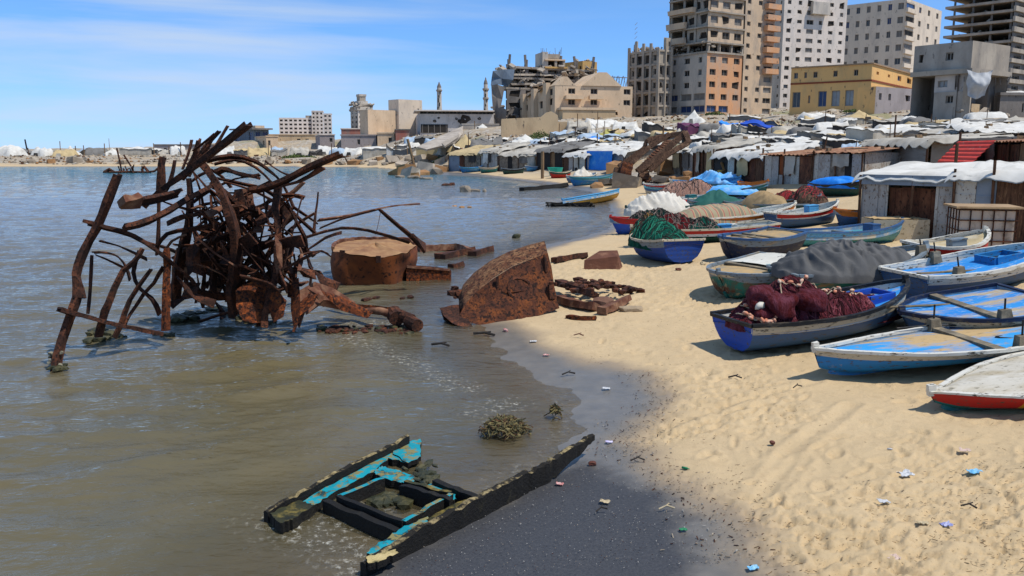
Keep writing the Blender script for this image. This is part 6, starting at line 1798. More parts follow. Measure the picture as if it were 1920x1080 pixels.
# minarets
for px, tp_, bp, Y, lab in ((824, 153, 210, 330, "plain slim minaret standing left of the ringed minaret"), (911, 144, 215, 320, "slim minaret with ringed balconies close to the collapsed building")):
    c = W(px, bp, Y); H_ = W(px, tp_, Y).z - c.z
    t = thing("minaret", lab, "minaret", c, group="minarets on the skyline")
    s_ = .78 if px < 900 else .70
    mb = MB(); n = 10
    def ringz(r, z): return [(r * math.cos(2 * math.pi * k / n), r * math.sin(2 * math.pi * k / n), z) for k in range(n + 1)]
    f = s_ * 1.15
    mb.grid([ringz(f * r, H_ * z) for r, z in ((1.15, -.15), (1.1, .05), (1.0, .30), (.98, .62), (.9, .80))]); mb.build("shaft", BM['greyw'], t)
    for z, k in ((.42, 1.4), (.66, 1.5)) if px > 900 else ((.70, 1.3),):
        mb = MB(); mb.grid([ringz(f * .9, H_ * (z - .05)), ringz(f * k, H_ * z), ringz(f * k, H_ * (z + .035)), ringz(f * .8, H_ * (z + .036))]); mb.build("balcony", BM['conc'], t)
    mb = MB(); mb.grid([ringz(f * r, H_ * z) for r, z in ((.9, .80), (.95, .82), (.6, .90), (.35, .93), (.3, .96), (.02, 1.0))]); mb.build("spire", BM['dconc'], t)
    for k in range(5):
        mb = MB(); a = -1.57 + rng.uniform(-.7, .7); z = H_ * (.12 + .13 * k); mb.box((f * 1.0 * math.cos(a), f * 1.0 * math.sin(a), z), (.4, .4, rng.uniform(.6, 1.6)), rz=a); mb.build("slit_window", WM['dark'], t)
# ------------------------------------------------------------------ shacks
SK = dict(
    grey=mat("grey_tin", '#aaa7a1', '#98958f', 2, .7, bump=.3, c3='#7d6a5a', amt=.30, soft=.08, scale3=2.2, stretch=(1, 1, .5), c4='#5c4632', amt4=.3, scale4=14),
    white=mat("white_tin", '#b7b4aa', '#a9a59a', 2, .7, bump=.3, c3='#7d5a40', amt=.24, soft=.05, scale3=3, stretch=(1, 1, .6), c4='#5f4630', amt4=.28, scale4=12),
    rust=mat("rusty_tin", '#5c3826', '#4a2d20', 3, .9, bump=.5, c3='#7a5038', amt=.38, soft=.1, stretch=(1, 1, .5), c4='#2f1d15', amt4=.34, scale4=9),
    brown=mat("brown_wood", '#4f3626', '#5f4330', 4, .9, bump=.5, c3='#332217', amt=.4, stretch=(3, 3, .4), c4='#7a5c42', amt4=.3, scale4=10),
    orange=mat("orange_wood", '#8a4a20', '#7a3f1b', 4, .85, bump=.3, c3='#5f3318', amt=.35, stretch=(2, 2, .5)),
    black=mat("black_sheet_and_shade", '#1d1c1c', '#2a2928', 3, .8, bump=.3), blue=mat("blue_grey_panel", '#6f7b88', '#808b96', 2, .7, bump=.2, c3='#55504a', amt=.25),
    stone=mat("stone_block", '#8a7f70', '#776d60', 3, .95, bump=.6, c3='#5f564b', amt=.4, scale3=3), wood=mat("plank_wood", '#7a6248', '#8a7152', 4, .9, bump=.5, c3='#54402e', amt=.4, stretch=(4, 4, .4)),
    bluet=CLOTH['bluet'], red=mat("red_corrugated", '#e2482e', '#cc3a24', 2, .6, bump=.3, c3='#c9a088', amt=.22, soft=.06, scale3=3),
    corr=mat("grey_corrugated", '#8d8a84', '#7b7771', 2, .7, bump=.3, c3='#6f4b35', amt=.30, soft=.06, scale3=1.6, stretch=(.5, 1, 2)), cream=mat("cream_panel", '#b0a285', '#9a8c70', 3, .8, bump=.3, c3='#6f5a42', amt=.3))
TARP = dict(
    white=mat("white_tarp", '#d2cfc6', '#c0bcb2', 1.2, .8, bump=.3, c3='#9a9488', amt=.25, soft=.15, bscale=6), dirty=mat("dirty_white_tarp", '#b5afa2', '#a29b8d', 1.2, .85, bump=.3, c3='#7d7567', amt=.32, soft=.15, bscale=6),
    cream=mat("cream_tarp", '#bba67c', '#ab966d', 1.2, .9, bump=.3, c3='#8a7757', amt=.25, bscale=6), khaki=mat("khaki_tarp", '#a5a05a', '#959050', 1.2, .9, bump=.3, bscale=6),
    grey=mat("grey_canvas", '#77746f', '#66635e', 1.2, .9, bump=.3, c3='#4f4c48', amt=.3, bscale=6), dark=mat("dark_canvas", '#35322f', '#45413d', 1.2, .9, bump=.3, bscale=6),
    blue=CLOTH['bluet'], purple=mat("purple_cloth", '#54304f', '#6a3a52', 1.5, .9, bump=.3), rust=mat("rusty_roof", '#8a6248', '#76523c', 2, .85, bump=.4, c3='#a88868', amt=.35), navy=mat("royal_blue_tarp", '#163f9a', '#1c4db4', 1.2, .7, bump=.3, bscale=6),
    pale=mat("pale_blue_sheeting", '#a3b2bf', '#8fa1b0', 1.2, .8, bump=.3, bscale=6), olive=mat("olive_canvas", '#6a6a48', '#5c5c40', 1.2, .9, bump=.3))
SKG = "patchwork shacks behind the beach"
def cloth_roof(m, L_, Wd, zf, zb, over=.35, amp=.07, seed=0, sag=.1, nx=22, ny=10, th=.03, drip=.18):
    rows = []
    for i in range(ny + 1):
        v = i / ny; row = []
        for j in range(nx + 1):
            u = j / nx
            x = -over + (L_ + 2 * over) * u; y = -over + (Wd + 2 * over) * v
            z = zf + (zb - zf) * v - sag * math.sin(math.pi * v) * (.6 + .6 * mn.noise(Vector((u * 3, seed, 1)))) + amp * mn.noise(Vector((x * 1.3 + seed, y * 1.6, seed))) + amp * .5 * abs(mn.noise(Vector((x * 3.5 + seed, y * 1.1, seed + 5))))
            if i == 0: z -= drip * (1 + .8 * mn.noise(Vector((x * 2.2, seed, 7))))
            if i == 0: y += .12
            if j in (0, nx): z -= drip * .6
            row.append((x, y, z))
        rows.append(row)
    mb = MB(); mb.grid(rows); mb.grid([[(p[0], p[1], p[2] - th) for p in r] for r in rows], flip=True)
    return mb
def shack(label, l, r, top, panels, roof='white', depth=2.6, rise=.25, seed=0, cat="shack", group=SKG, wallc='grey', over=.3, amp=.08, roof_kind='cloth', posts=True, drip=.18, hdr=None, weights=True):
    a, b = hit(*l), hit(*r)
    d = b - a; d.z = 0; L_ = d.length
    base = Vector((a.x, a.y, min(a.z, b.z) - .02))
    H_ = abs((l[1] + r[1]) / 2 - top) / FP * ((a.y + b.y) / 2)
    root = thing("shack", label, cat, base, math.atan2(d.y, d.x), group)
    x = 0.0; tot = sum(p[0] for p in panels)
    for i, p in enumerate(panels):
        wd = p[0] / tot * L_; hf = p[2] if len(p) > 2 else 1.0; rec = p[3] if len(p) > 3 else 0.0
        zb_, zt_ = -.3, H_ * min(.985, hf) - .03 * (i % 2)
        mb = MB(); off = .02 * (i % 3) + rec
        if p[1] in ('wood', 'brown', 'orange') or rec:
            n = max(2, int(wd / .18))
            for k in range(n):
                mb.box((x + wd * (k + .5) / n, off + rng.uniform(-.008, .008), (zb_ + zt_ - rng.uniform(0, .06)) / 2), (wd / n * .96, .035, zt_ - zb_ - rng.uniform(0, .05)))
        else:
            mb.box((x + wd / 2, off, (zb_ + zt_) / 2), (wd * .985, .03, zt_ - zb_), jit=.006)
            if wd > .5:
                for k in range(2): mb.box((x + wd / 2, off - .025, zb_ + (zt_ - zb_) * (.35 + .4 * k)), (wd * .96, .02, .05))
        mb.build("door" if rec else "panel", SK[p[1]], root)
        if hf < .8:
            mb = MB(); zt2 = H_ * .985
            mb.box((x + wd / 2, .10 if p[1] != 'x' else 0, (H_ * hf + zt2) / 2), (wd * .985, .03, zt2 - H_ * hf)); mb.build("upper_panel", SK[p[4] if len(p) > 4 else 'black'], root)
        x += wd
    mb = MB()
    for (cx, cy, sx, sy) in ((.05, depth / 2 + .1, .05, depth - .2), (L_ - .05, depth / 2 + .1, .05, depth - .2), (L_ / 2, depth, L_ - .1, .05)):
        mb.box((cx, cy, (H_ - .3) / 2 + rise * .2), (sx, sy, H_ + .3))
    mb.build("wall", SK[wallc], root)
    if posts:
        for px_ in (0.0, L_ * .5 + rng.uniform(-.3, .3), L_):
            mb = MB(); mb.bar((px_, -.06, -.3), (px_ + rng.uniform(-.05, .05), -.06, H_ + (rng.uniform(.0, .5) if rng.random() < .35 else -.02)), .08, .08, rough=.1); mb.build("post", SK['brown'], root)
    if group == SKG and depth >= 3 and cat == "shack":
        for k in range(rng.randint(1, 2)):
            wd = L_ * rng.uniform(.16, .34); x0 = rng.uniform(0, L_ - wd); hh = H_ * rng.uniform(.35, .8); sd = rng.uniform(0, 99)
            mb = MB(); mb.grid([[(x0 + wd * j / 8, -.16 - .07 * mn.noise(Vector((j * .8, i * .5, sd))), H_ - .02 - hh * i / 6 * (1 + .15 * mn.noise(Vector((j * .6, sd, 1))))) for j in range(9)] for i in range(7)])
            mb.build("front_sheet", TARP[rng.choice(['dirty', 'dirty', 'grey', 'white', 'cream', 'dark', 'pale'])], root, smooth=True)
    if hdr:
        mb = MB(); mb.box((L_ / 2, -.09, H_ - hdr / 2), (L_ * .98, .03, hdr), jit=.01); mb.build("header_sheet", SK['blue'], root)
    if roof_kind == 'cloth':
        cloth_roof(None, L_, depth, H_ + .05, H_ + .05 + rise, over, amp, seed, drip=drip).build("roof", TARP[roof], root, smooth=True)
    else:
        rows = []
        nx = max(12, int(L_ / .10))
        for v in (0, .5, 1):
            rows.append([(-over + (L_ + 2 * over) * j / nx, -over + (depth + 2 * over) * v, H_ + .06 + rise * v + .035 * math.sin(j * 1.6) + .05 * mn.noise(Vector((j * .2, v * 3, seed)))) for j in range(nx + 1)])
        mb = MB(); mb.grid(rows); mb.grid([[(p[0], p[1], p[2] - .02) for p in r_] for r_ in rows], flip=True); mb.build("roof", TARP[roof], root)
    mb = MB()
    for k in range(rng.randint(3, 7) if weights else 0):
        xx, yy = rng.uniform(0, L_), rng.uniform(.3, depth - .2); zz = H_ + .1 + rise * yy / depth
        if rng.random() < .5: mb.box((xx, yy, zz + .06), (rng.uniform(.2, .4), rng.uniform(.15, .3), .18), rz=rng.uniform(0, 3), jit=.15)
        else: mb.bar((xx - .7, yy, zz + .06), (xx + .8, yy + rng.uniform(-.4, .4), zz + .10), .06, .05)
    if mb.f: o = mb.build("roof_weight", SK['wood'], root); o["kind"] = "stuff"
    return root, L_, H_
# two near shacks at the right
shack("grey metal shack with white sheet roof and wide rusty brown doorway, behind the concrete block", (1611, 434), (1783, 449), 327, [(33, 'grey'), (14, 'grey'), (4, 'white'), (88, 'rust', .82, .18, 'grey'), (5, 'white'), (28, 'grey')], 'white', 2.9, .34, 1, drip=.22, hdr=.34, amp=.07, weights=False)
shack("shack with a white metal door and brown plank wall behind the caged tank", (1784, 450), (1960, 465), 328, [(38, 'white'), (36, 'blue'), (62, 'brown'), (30, 'grey')], 'white', 2.8, .35, 2, amp=.2, wallc='blue', weights=False)
# middle row
shack("small brown rusted shack at the left end of the middle row", (1300, 342), (1337, 342), 277, [(16, 'rust'), (18, 'brown'), (3, 'grey')], 'dirty', 3, .7, 3, amp=.2, drip=.34, over=.45, wallc='rust')
shack("shack with black sheeting, one white board and dark red end wall", (1338, 344), (1430, 346), 287, [(28, 'black'), (13, 'white'), (22, 'black'), (18, 'rust'), (14, 'brown')], 'white', 3.2, .7, 4, amp=.2, drip=.34, over=.45)  # black panels: sheeting, and the painted shade of a dark opening
shack("patchwork shack with an orange wooden window board between grey door panels", (1432, 348), (1521, 346), 288, [(14, 'white'), (13, 'grey'), (25, 'grey', .40, .03, 'orange'), (14, 'white'), (22, 'rust')], 'rust', 3.2, .3, 5, roof_kind='tin')
shack("grey stone and tin shack at the right end of middle row", (1523, 346), (1616, 345), 286, [(10, 'white'), (22, 'grey'), (28, 'stone'), (12, 'black'), (20, 'grey')], 'rust', 3.2, .3, 6, roof_kind='tin')
# second line, higher up at the right
shack("long grey corrugated wall shed above the grey metal shack", (1618, 312), (1738, 312), 262, [(60, 'corr'), (60, 'corr')], 'dirty', 4, .3, 7, amp=.2, drip=.34, over=.45, wallc='corr', cat="shed")
def sheet(label, l, r, top, m, corr=True, name="corrugated_sheet", cat="metal sheet", group=None, tilt=.06):
    a, b = hit(*l), hit(*r); Y = (a.y + b.y) / 2
    d = b - a; L_ = math.hypot(d.x, d.y); H_ = (l[1] - top) / FP * Y
    rows = []
    nz = 36
    for i in range(nz + 1):
        z = H_ * i / nz
        rows.append([(L_ * j / 6, tilt * z + (.035 * math.sin(i * 1.57) if corr else .03 * mn.noise(Vector((j, i * .3, 2)))), z) for j in range(7)])
    mb = MB(); mb.grid(rows); mb.grid([[(p[0], p[1] + .02, p[2]) for p in q] for q in rows], flip=True)
    o = mb.build(name, m, smooth=not corr); o.location = a; o.rotation_euler = (0, 0, math.atan2(d.y, d.x)); return tag(o, label, cat, group)
sheet("bright red corrugated sheet standing beside the grey corrugated wall", (1734, 326), (1796, 326), 263, SK['red'], tilt=.9)
shack("dark hung canvas shelter right of the red corrugated sheet", (1797, 312), (1832, 312), 262, [(35, 'black')], 'dark', 4, .2, 8, wallc='black', cat="shelter")
shack("shack with sloping rusty roof and brown wooden walls at the right edge", (1830, 306), (1960, 312), 268, [(36, 'cream'), (44, 'brown'), (12, 'wood'), (30, 'white')], 'rust', 4, .35, 9, roof_kind='tin')
shack("wide dark fronted shelter under torn white sheets, upper right corner of camp", (1832, 276), (1990, 278), 246, [(40, 'black'), (40, 'black'), (40, 'black')], 'white', 6, .6, 10, wallc='black', cat="shelter", amp=.3)
# far left row below the collapsed buildings
shack("grey block shack with pale roof at the left of the far shore row", (842, 321), (902, 321), 287, [(20, 'blue'), (9, 'rust'), (30, 'stone')], 'cream', 5, 1.1, 11, amp=.2, drip=.34, over=.45, wallc='stone')
shack("grey board shack without roof weights next to the pale roofed shack", (902, 321), (934, 321), 283, [(12, 'grey'), (14, 'grey'), (6, 'white')], 'dirty', 5, 1.1, 12, amp=.2, drip=.34, over=.45)
shack("tan block shack with a long pale roof in the far row", (936, 321), (1006, 320), 288, [(16, 'stone'), (8, 'black'), (24, 'stone'), (20, 'cream')], 'dirty', 5, 1.1, 13, amp=.2, drip=.34, over=.45, wallc='stone')
shack("dark open shelter with two wooden posts in the far row", (1007, 321), (1056, 322), 282, [(26, 'black'), (8, 'wood'), (16, 'black')], 'grey', 4.5, 1.1, 14, amp=.2, drip=.34, over=.45, wallc='black', cat="shelter")  # black panels stand in for the shade inside the open front
shack("grey and brown shack beside the hanging blue tarpaulin", (1057, 322), (1098, 322), 289, [(10, 'brown'), (12, 'grey'), (6, 'black'), (14, 'white')], 'white', 4.5, 1.1, 15, amp=.2, drip=.34, over=.45)
sheet("creased blue tarpaulin hanging as a wall in the far row", (1098, 321), (1146, 320), 283, CLOTH['bluet'], False, "hanging_tarpaulin", "tarpaulin")
shack("dark shack behind the hanging blue tarpaulin", (1100, 318), (1170, 316), 283, [(30, 'black'), (20, 'stone'), (20, 'grey')], 'white', 4.5, 1.1, 16, amp=.2, drip=.34, over=.45, wallc='stone')
shack("low whitewashed block shack behind the rusted gangway wreck", (1262, 328), (1300, 328), 280, [(20, 'stone'), (20, 'grey')], 'white', 4, .2, 17, amp=.2, drip=.34, over=.45, wallc='stone')

# concrete block before the near shack
c0 = hit(1688, 450)
cb = thing("concrete_block", "pale plastered concrete block in front of the rusty doorway", "concrete block", c0, -.03)
mb = MB(); wd = 104 / FP * c0.y; hh = 38 / FP * c0.y
mb.box((0, .55, hh / 2 - .1), (wd, 1.1, hh + .2), jit=.012); mb.build("body", mat("cream_plaster", '#b3a58c', '#a39579', 2, .9, bump=.4, c3='#8a7b62', amt=.3, c4='#6f6049', amt4=.28, scale4=8), cb)
mb = MB()
rows = [[(-wd / 2 + .03 + (wd - .06) * j / 16, .03 + 1.04 * i / 6, hh + .012 + .05 * max(0, mn.noise(Vector((j * .5, i * .6, 3))) + .2)) for j in range(17)] for i in range(7)]
mb.grid(rows); mb.build("sand_cover", D['sand'], cb, smooth=True)

# caged water tank
c0 = hit(1858, 476)
ib = thing("caged_water_tank", "dirty white plastic water tank in a rusty cage with a board on top", "water tank", c0 + Vector((0, .3, 0)), R(-14))
wt, ht_ = 1.25, 1.02
mb = MB(); mb.box((0, .45, ht_ / 2 + .05), (wt - .1, 1.0, ht_ - .08), jit=.01); mb.build("plastic_tank", mat("tank_plastic", '#c4b6a4', '#b0a090', 2, .6, bump=.3, c3='#6f5f4e', amt=.3), ib, smooth=False)
for i in range(6):
    mb = MB(); x = -wt / 2 + wt * i / 5
    mb.tube([(x, -.08, 0), (x, -.08, ht_)], .016, 5); mb.build("cage_bar", RUST_D, ib)
for i in range(1, 5):
    for x in (-wt / 2, wt / 2):
        mb = MB(); mb.tube([(x, -.08 + 1.06 * i / 4, 0), (x, -.08 + 1.06 * i / 4, ht_)], .016, 5); mb.build("cage_bar", RUST_D, ib)
for k in range(5):
    z = .03 + (ht_ - .04) * k / 4
    mb = MB(); mb.tube([(-wt / 2, .98, z), (-wt / 2, -.085, z), (wt / 2, -.085, z), (wt / 2, .98, z)], .016, 5); mb.build("cage_bar", RUST_D, ib)
mb = MB(); mb.box((0, .45, ht_ + .05), (wt + .2, 1.25, .045), jit=.01); mb.build("lid_board", mat("sun_bleached_board", '#a58a68', '#8f7656', 3, .9, bump=.4, c3='#6f553c', amt=.3), ib)

# poles
def pole(label, px, base, top, r=.05, lean=0, m='brown', name="pole", cat="pole"):
    a = hit(px, base); H_ = (base - top) / FP * a.y
    mb = MB(); mb.tube([(0, 0, -.3), (lean * .5, 0, H_ * .5), (lean, 0, H_)], r, 6, rough=.1); o = mb.build(name, SK[m]); o.location = a
    return tag(o, label, cat)
pole("rusty pole rising before the grey corrugated wall", 1674, 300, 218, .05)
pole("thick dark post standing by the red corrugated sheet", 1790, 330, 270, .07)
pole("thin leaning pole above the patchwork shack", 1540, 300, 258, .05, .3)
pole("weathered upright board standing on the far sand", 1017, 335, 285, .18, 0, 'wood')
pole("leaning wooden mast by the rubble at the far waterline", 780, 322, 262, .22, -1.2, 'wood')
pole("rust coloured pole topped by blue cloth behind the gangway wreck", 1243, 262, 236, .1)

# ------------------------------------------------------------------ tents of the camp
def tent_mesh(style, w_, d_, h_, seed):
    nx, ny = 16, 10
    rows = []
    for i in range(ny + 1):
        v = -1 + 2 * i / ny; row = []
        for j in range(nx + 1):
            u = -1 + 2 * j / nx
            if style == 'ridge': z = (1 - abs(v)) * .75 + .25 - .12 * (1 - u * u) * (1 - abs(v))
            elif style == 'pyramid': z = (1 - max(abs(u), abs(v)) ** .8) * .8 + .2
            elif style == 'dome': z = math.sqrt(max(0, 1 - .9 * (v * v))) * (1 - .25 * u ** 4)
            elif style == 'marquee': z = .8 + .2 * (1 - abs(u)) * (1 - abs(v)) - .05
            else: z = .85 + .12 * v + .25 * math.sin(seed * 5) * u + .12 * math.sin(seed * 3 + u * 3)
            wr = mn.noise(Vector((u * 2.2 + seed * 3.1, v * 2 + seed, seed)))
            z = z * (1 + .22 * wr) + .07 * mn.noise(Vector((u * 6 + seed, v * 6, seed + 3)))
            e = max(abs(u), abs(v))
            x, y = u * w_ / 2 * (1 + .06 * wr), v * d_ / 2 * (1 + .06 * wr)
            row.append((x, y, z * h_ if e < .999 or style == 'flat' or style == 'marquee' else (z * h_ * .25 - .1 if style in ('ridge', 'dome', 'pyramid') and e > .999 else z * h_)))
        rows.append(row)
    return rows
TENTS = []
def tent(px, py, wpx_, hpx, style, color, wall='grey', rz=None, adj="", noun=None):
    p = hit(px, py); Y = p.y
    w_, h_ = wpx_ / FP * Y, hpx / FP * Y
    d_ = min(max(w_ * .8, 2.5), 7)
    seed = len(TENTS) * 1.37 + 1
    rows = tent_mesh(style, w_, d_, h_, seed)
    rz = rng.uniform(-.5, .5) if rz is None else rz
    root = thing("tent", None, noun or "tent", p + Vector((0, d_ * .45, -.15)), rz)
    mb = MB(); mb.grid(rows); mb.grid([[(q[0], q[1], q[2] - .03) for q in r] for r in rows], flip=True)
    mb.build("canopy", TARP[color], root, smooth=True)
    if style in ('flat', 'marquee'):
        mb = MB()
        e1 = [rows[0][j] for j in range(len(rows[0]))]
        for e in (e1, [r[0] for r in rows], [r[-1] for r in rows]):
            t_ = [Vector((q[0] * .95, q[1] * .95, q[2] - .05)) for q in e]; b_ = [Vector((q.x * 1.0, q.y, -.6)) for q in t_]
            mb.grid([t_, b_]); mb.grid([[q + Vector((.0, .02, 0)) for q in t_], [q + Vector((.0, .02, 0)) for q in b_]], flip=True)
        mb.build("side_wall", TARP[wall], root)
    elif rng.random() < .8:
        mb = MB(); f = rows[1]; m0 = len(f) // 2 + rng.randint(-3, 3)
        hw = w_ * rng.uniform(.10, .2)
        yv = rows[0][m0][1]
        mb.add([(f[m0][0] - hw, yv - .06, -.3), (f[m0][0] + hw, yv - .06, -.3), (f[m0][0] + hw * .6, yv * .88 - .10, h_ * .42), (f[m0][0] - hw * .6, yv * .88 - .10, h_ * .42)], [(0, 1, 2, 3)]); mb.build("door_flap", TARP[rng.choice(['dark', 'grey', 'dirty'])], root)
    if rng.random() < .45:
        mb = MB(); x_ = rng.uniform(-.5, .5) * w_; y_ = -d_ / 2 - .1
        mb.tube([(x_, y_, -.4), (x_ + rng.uniform(-.1, .1), y_, h_ * rng.uniform(1.05, 1.6))], .045 * Y / 90, 4); mb.build("tent_pole", SK[rng.choice(['wood', 'brown'])], root)
    TENTS.append((root, px, py, style, color, adj))
    return root
# -- bank across the water
for px, wv, h, st, c in ((8, 50, 20, 'dome', 'white'), (74, 34, 17, 'dome', 'white'), (116, 40, 15, 'ridge', 'cream'), (127, 32, 19, 'pyramid', 'white'), (150, 28, 12, 'flat', 'pale'), (175, 40, 15, 'dome', 'grey'), (206, 30, 18, 'pyramid', 'white'),
                         (250, 56, 19, 'marquee', 'white'), (285, 36, 15, 'marquee', 'white'), (264, 14, 15, 'flat', 'pale'), (306, 26, 12, 'ridge', 'dirty'), (330, 28, 18, 'dome', 'white'), (420, 34, 18, 'ridge', 'white'), (455, 34, 17, 'marquee', 'cream'), (482, 44, 18, 'ridge', 'cream'),
                         (510, 34, 14, 'flat', 'pale'), (560, 38, 17, 'dome', 'dirty'), (520, 30, 13, 'flat', 'grey'), (612, 40, 18, 'ridge', 'white'), (632, 30, 16, 'dome', 'pale'), (660, 40, 16, 'ridge', 'white'), (706, 62, 20, 'marquee', 'white'), (734, 22, 18, 'flat', 'dark'), (45, 30, 11, 'flat', 'grey'), (100, 26, 10, 'flat', 'grey'), (590, 24, 12, 'flat', 'dark')):
    tent(px, 291 + (px % 3), wv, h, st, c, rng.choice(['grey', 'dirty', 'dark', 'white']), adj="bank")
tent(452, 291, 22, 8, 'flat', 'blue', 'blue', adj="bank")
# -- camp: hand placed
for px, py, wv, h, st, c, wl in ((757, 287, 36, 20, 'marquee', 'white', 'grey'), (776, 274, 34, 16, 'pyramid', 'white', 'white'), (812, 290, 60, 22, 'flat', 'white', 'cream'), (872, 284, 62, 32, 'pyramid', 'cream', 'grey'), (866, 288, 34, 16, 'flat', 'white', 'dark'), (904, 236 + 6, 24, 12, 'pyramid', 'white', 'white'),
                                 (912, 285, 66, 30, 'ridge', 'grey', 'grey'), (884, 289, 40, 10, 'flat', 'rust', 'dark'), (945, 288, 60, 20, 'flat', 'grey', 'grey'), (985, 273, 80, 22, 'pyramid', 'white', 'grey'), (1035, 274, 60, 16, 'flat', 'white', 'dark'), (1000, 290, 60, 18, 'flat', 'dirty', 'dark'), (1052, 290, 70, 16, 'dome', 'dirty', 'dark'),
                                 (1085, 283, 60, 18, 'dome', 'white', 'dark'), (1140, 258, 60, 20, 'pyramid', 'khaki', 'khaki'), (1086, 245, 46, 22, 'ridge', 'dirty', 'dark'), (1130, 240, 70, 20, 'ridge', 'white', 'dark'), (1175, 243, 46, 18, 'ridge', 'white', 'grey'), (1118, 268, 34, 13, 'dome', 'blue', 'blue'), (1165, 262, 56, 12, 'flat', 'pale', 'grey'),
                                 (1180, 276, 60, 14, 'flat', 'white', 'dark'), (1130, 290, 80, 22, 'dome', 'white', 'dark'), (1190, 296, 70, 22, 'dome', 'dirty', 'dark'), (1225, 282, 50, 14, 'flat', 'white', 'dark'), (1305, 232, 44, 26, 'pyramid', 'white', 'grey'), (1300, 250, 44, 22, 'flat', 'purple', 'purple'), (1335, 248, 40, 18, 'dome', 'grey', 'dark'),
                                 (1370, 240, 32, 13, 'flat', 'blue', 'blue'), (1438, 250, 74, 22, 'flat', 'navy', 'navy'), (1400, 226, 60, 12, 'flat', 'white', 'grey'), (1270, 262, 70, 14, 'flat', 'dirty', 'grey'), (1330, 268, 80, 14, 'flat', 'white', 'dark'), (1400, 266, 80, 14, 'flat', 'dirty', 'grey'), (1470, 264, 70, 14, 'flat', 'white', 'grey'), (1375, 279, 100, 14, 'flat', 'white', 'white'),
                                 (1450, 282, 60, 12, 'flat', 'white', 'dirty'), (1500, 276, 70, 20, 'dome', 'dirty', 'grey'), (1545, 280, 80, 20, 'flat', 'white', 'grey'), (1590, 272, 70, 18, 'flat', 'white', 'dark'), (1620, 226, 70, 22, 'pyramid', 'cream', 'cream'), (1530, 222, 50, 14, 'ridge', 'white', 'grey'), (1560, 232, 40, 12, 'ridge', 'dirty', 'grey'),
                                 (1650, 262, 80, 26, 'flat', 'white', 'dirty'), (1720, 258, 90, 22, 'flat', 'white', 'grey'), (1690, 230, 50, 12, 'flat', 'dirty', 'grey'), (1738, 238, 60, 14, 'ridge', 'cream', 'grey'), (1790, 256, 70, 18, 'flat', 'dirty', 'dark'), (1850, 250, 80, 16, 'flat', 'white', 'dark'), (1905, 252, 70, 20, 'flat', 'white', 'dark'), (1870, 234, 90, 14, 'flat', 'white', 'grey'),
                                 (1900, 182, 60, 16, 'flat', 'white', 'grey'), (1718, 204, 26, 8, 'flat', 'blue', 'blue'), (1250, 218, 40, 8, 'flat', 'white', 'grey'), (1350, 212, 60, 8, 'flat', 'white', 'grey'), (1960, 258, 80, 22, 'flat', 'white', 'dark'), (1770, 232, 40, 10, 'flat', 'cream', 'grey')):
    tent(px, py, wv, h, st, c, wl, adj="camp")
for px, py, wv, h, st, c, wl in ((1800, 246, 110, 20, 'flat', 'white', 'dirty'), (1890, 240, 100, 18, 'flat', 'white', 'dark'), (1700, 246, 90, 18, 'ridge', 'white', 'grey'), (1560, 262, 90, 18, 'flat', 'white', 'grey'), (1480, 250, 60, 16, 'dome', 'dirty', 'grey'), (1600, 246, 60, 16, 'flat', 'dirty', 'dark'),
                                 (1230, 262, 70, 16, 'flat', 'white', 'grey'), (1090, 262, 56, 16, 'flat', 'white', 'dark'), (1340, 258, 60, 14, 'ridge', 'dirty', 'grey'), (1415, 258, 70, 12, 'flat', 'white', 'dark'), (1855, 268, 90, 16, 'flat', 'white', 'dirty'), (1760, 270, 70, 14, 'flat', 'white', 'grey')):
    tent(px, py, wv, h, st, c, wl, adj="camp")
# -- camp: in-between small ones
for k in range(120):
    px = rng.uniform(1050, 1930); py = rng.uniform(max(216, 258 - (px - 1050) * .05), 284)
    if 1150 < px < 1300 and py > 262: continue
    tent(px, py, rng.uniform(26, 70), rng.uniform(11, 22), rng.choice(['flat', 'flat', 'ridge', 'dome', 'pyramid']), rng.choice(['white', 'white', 'white', 'dirty', 'dirty', 'cream', 'grey', 'pale']), rng.choice(['grey', 'dark', 'dirty']), adj="camp")
for k in range(30):
    px = rng.uniform(745, 1060); py = rng.uniform(268, 291)
    tent(px, py, rng.uniform(24, 44), rng.uniform(9, 16), rng.choice(['flat', 'ridge', 'dome']), rng.choice(['white', 'dirty', 'grey', 'pale']), rng.choice(['grey', 'dark', 'dirty']), adj="camp")
CN = dict(white="white", dirty="dirty white", cream="cream", khaki="yellow green", grey="grey", dark="dark", blue="bright blue", purple="purple", rust="rust brown", navy="royal blue", pale="pale blue", olive="olive")
SN = dict(ridge="ridge tent", pyramid="pointed tent", dome="round topped tent", marquee="long straight walled tent", flat="flat roofed tarpaulin shelter")
grp = {}
for t in TENTS:
    grp.setdefault((t[5], t[4], t[3]), []).append(t)
for (adj, c, st), lst in grp.items():
    lst.sort(key=lambda t: t[1])
    where = "on the far bank" if adj == "bank" else "in the hillside camp"
    for i, t in enumerate(lst):
        nm = f"{CN[c]} {SN[st]}"
        lab = f"only {nm} {where}" if len(lst) == 1 else f"{ordw(i)} {nm} from the left {where}"
        t[0]["label"] = lab
        t[0]["group"] = "tents on the far bank" if adj == "bank" else "tents of the hillside camp"

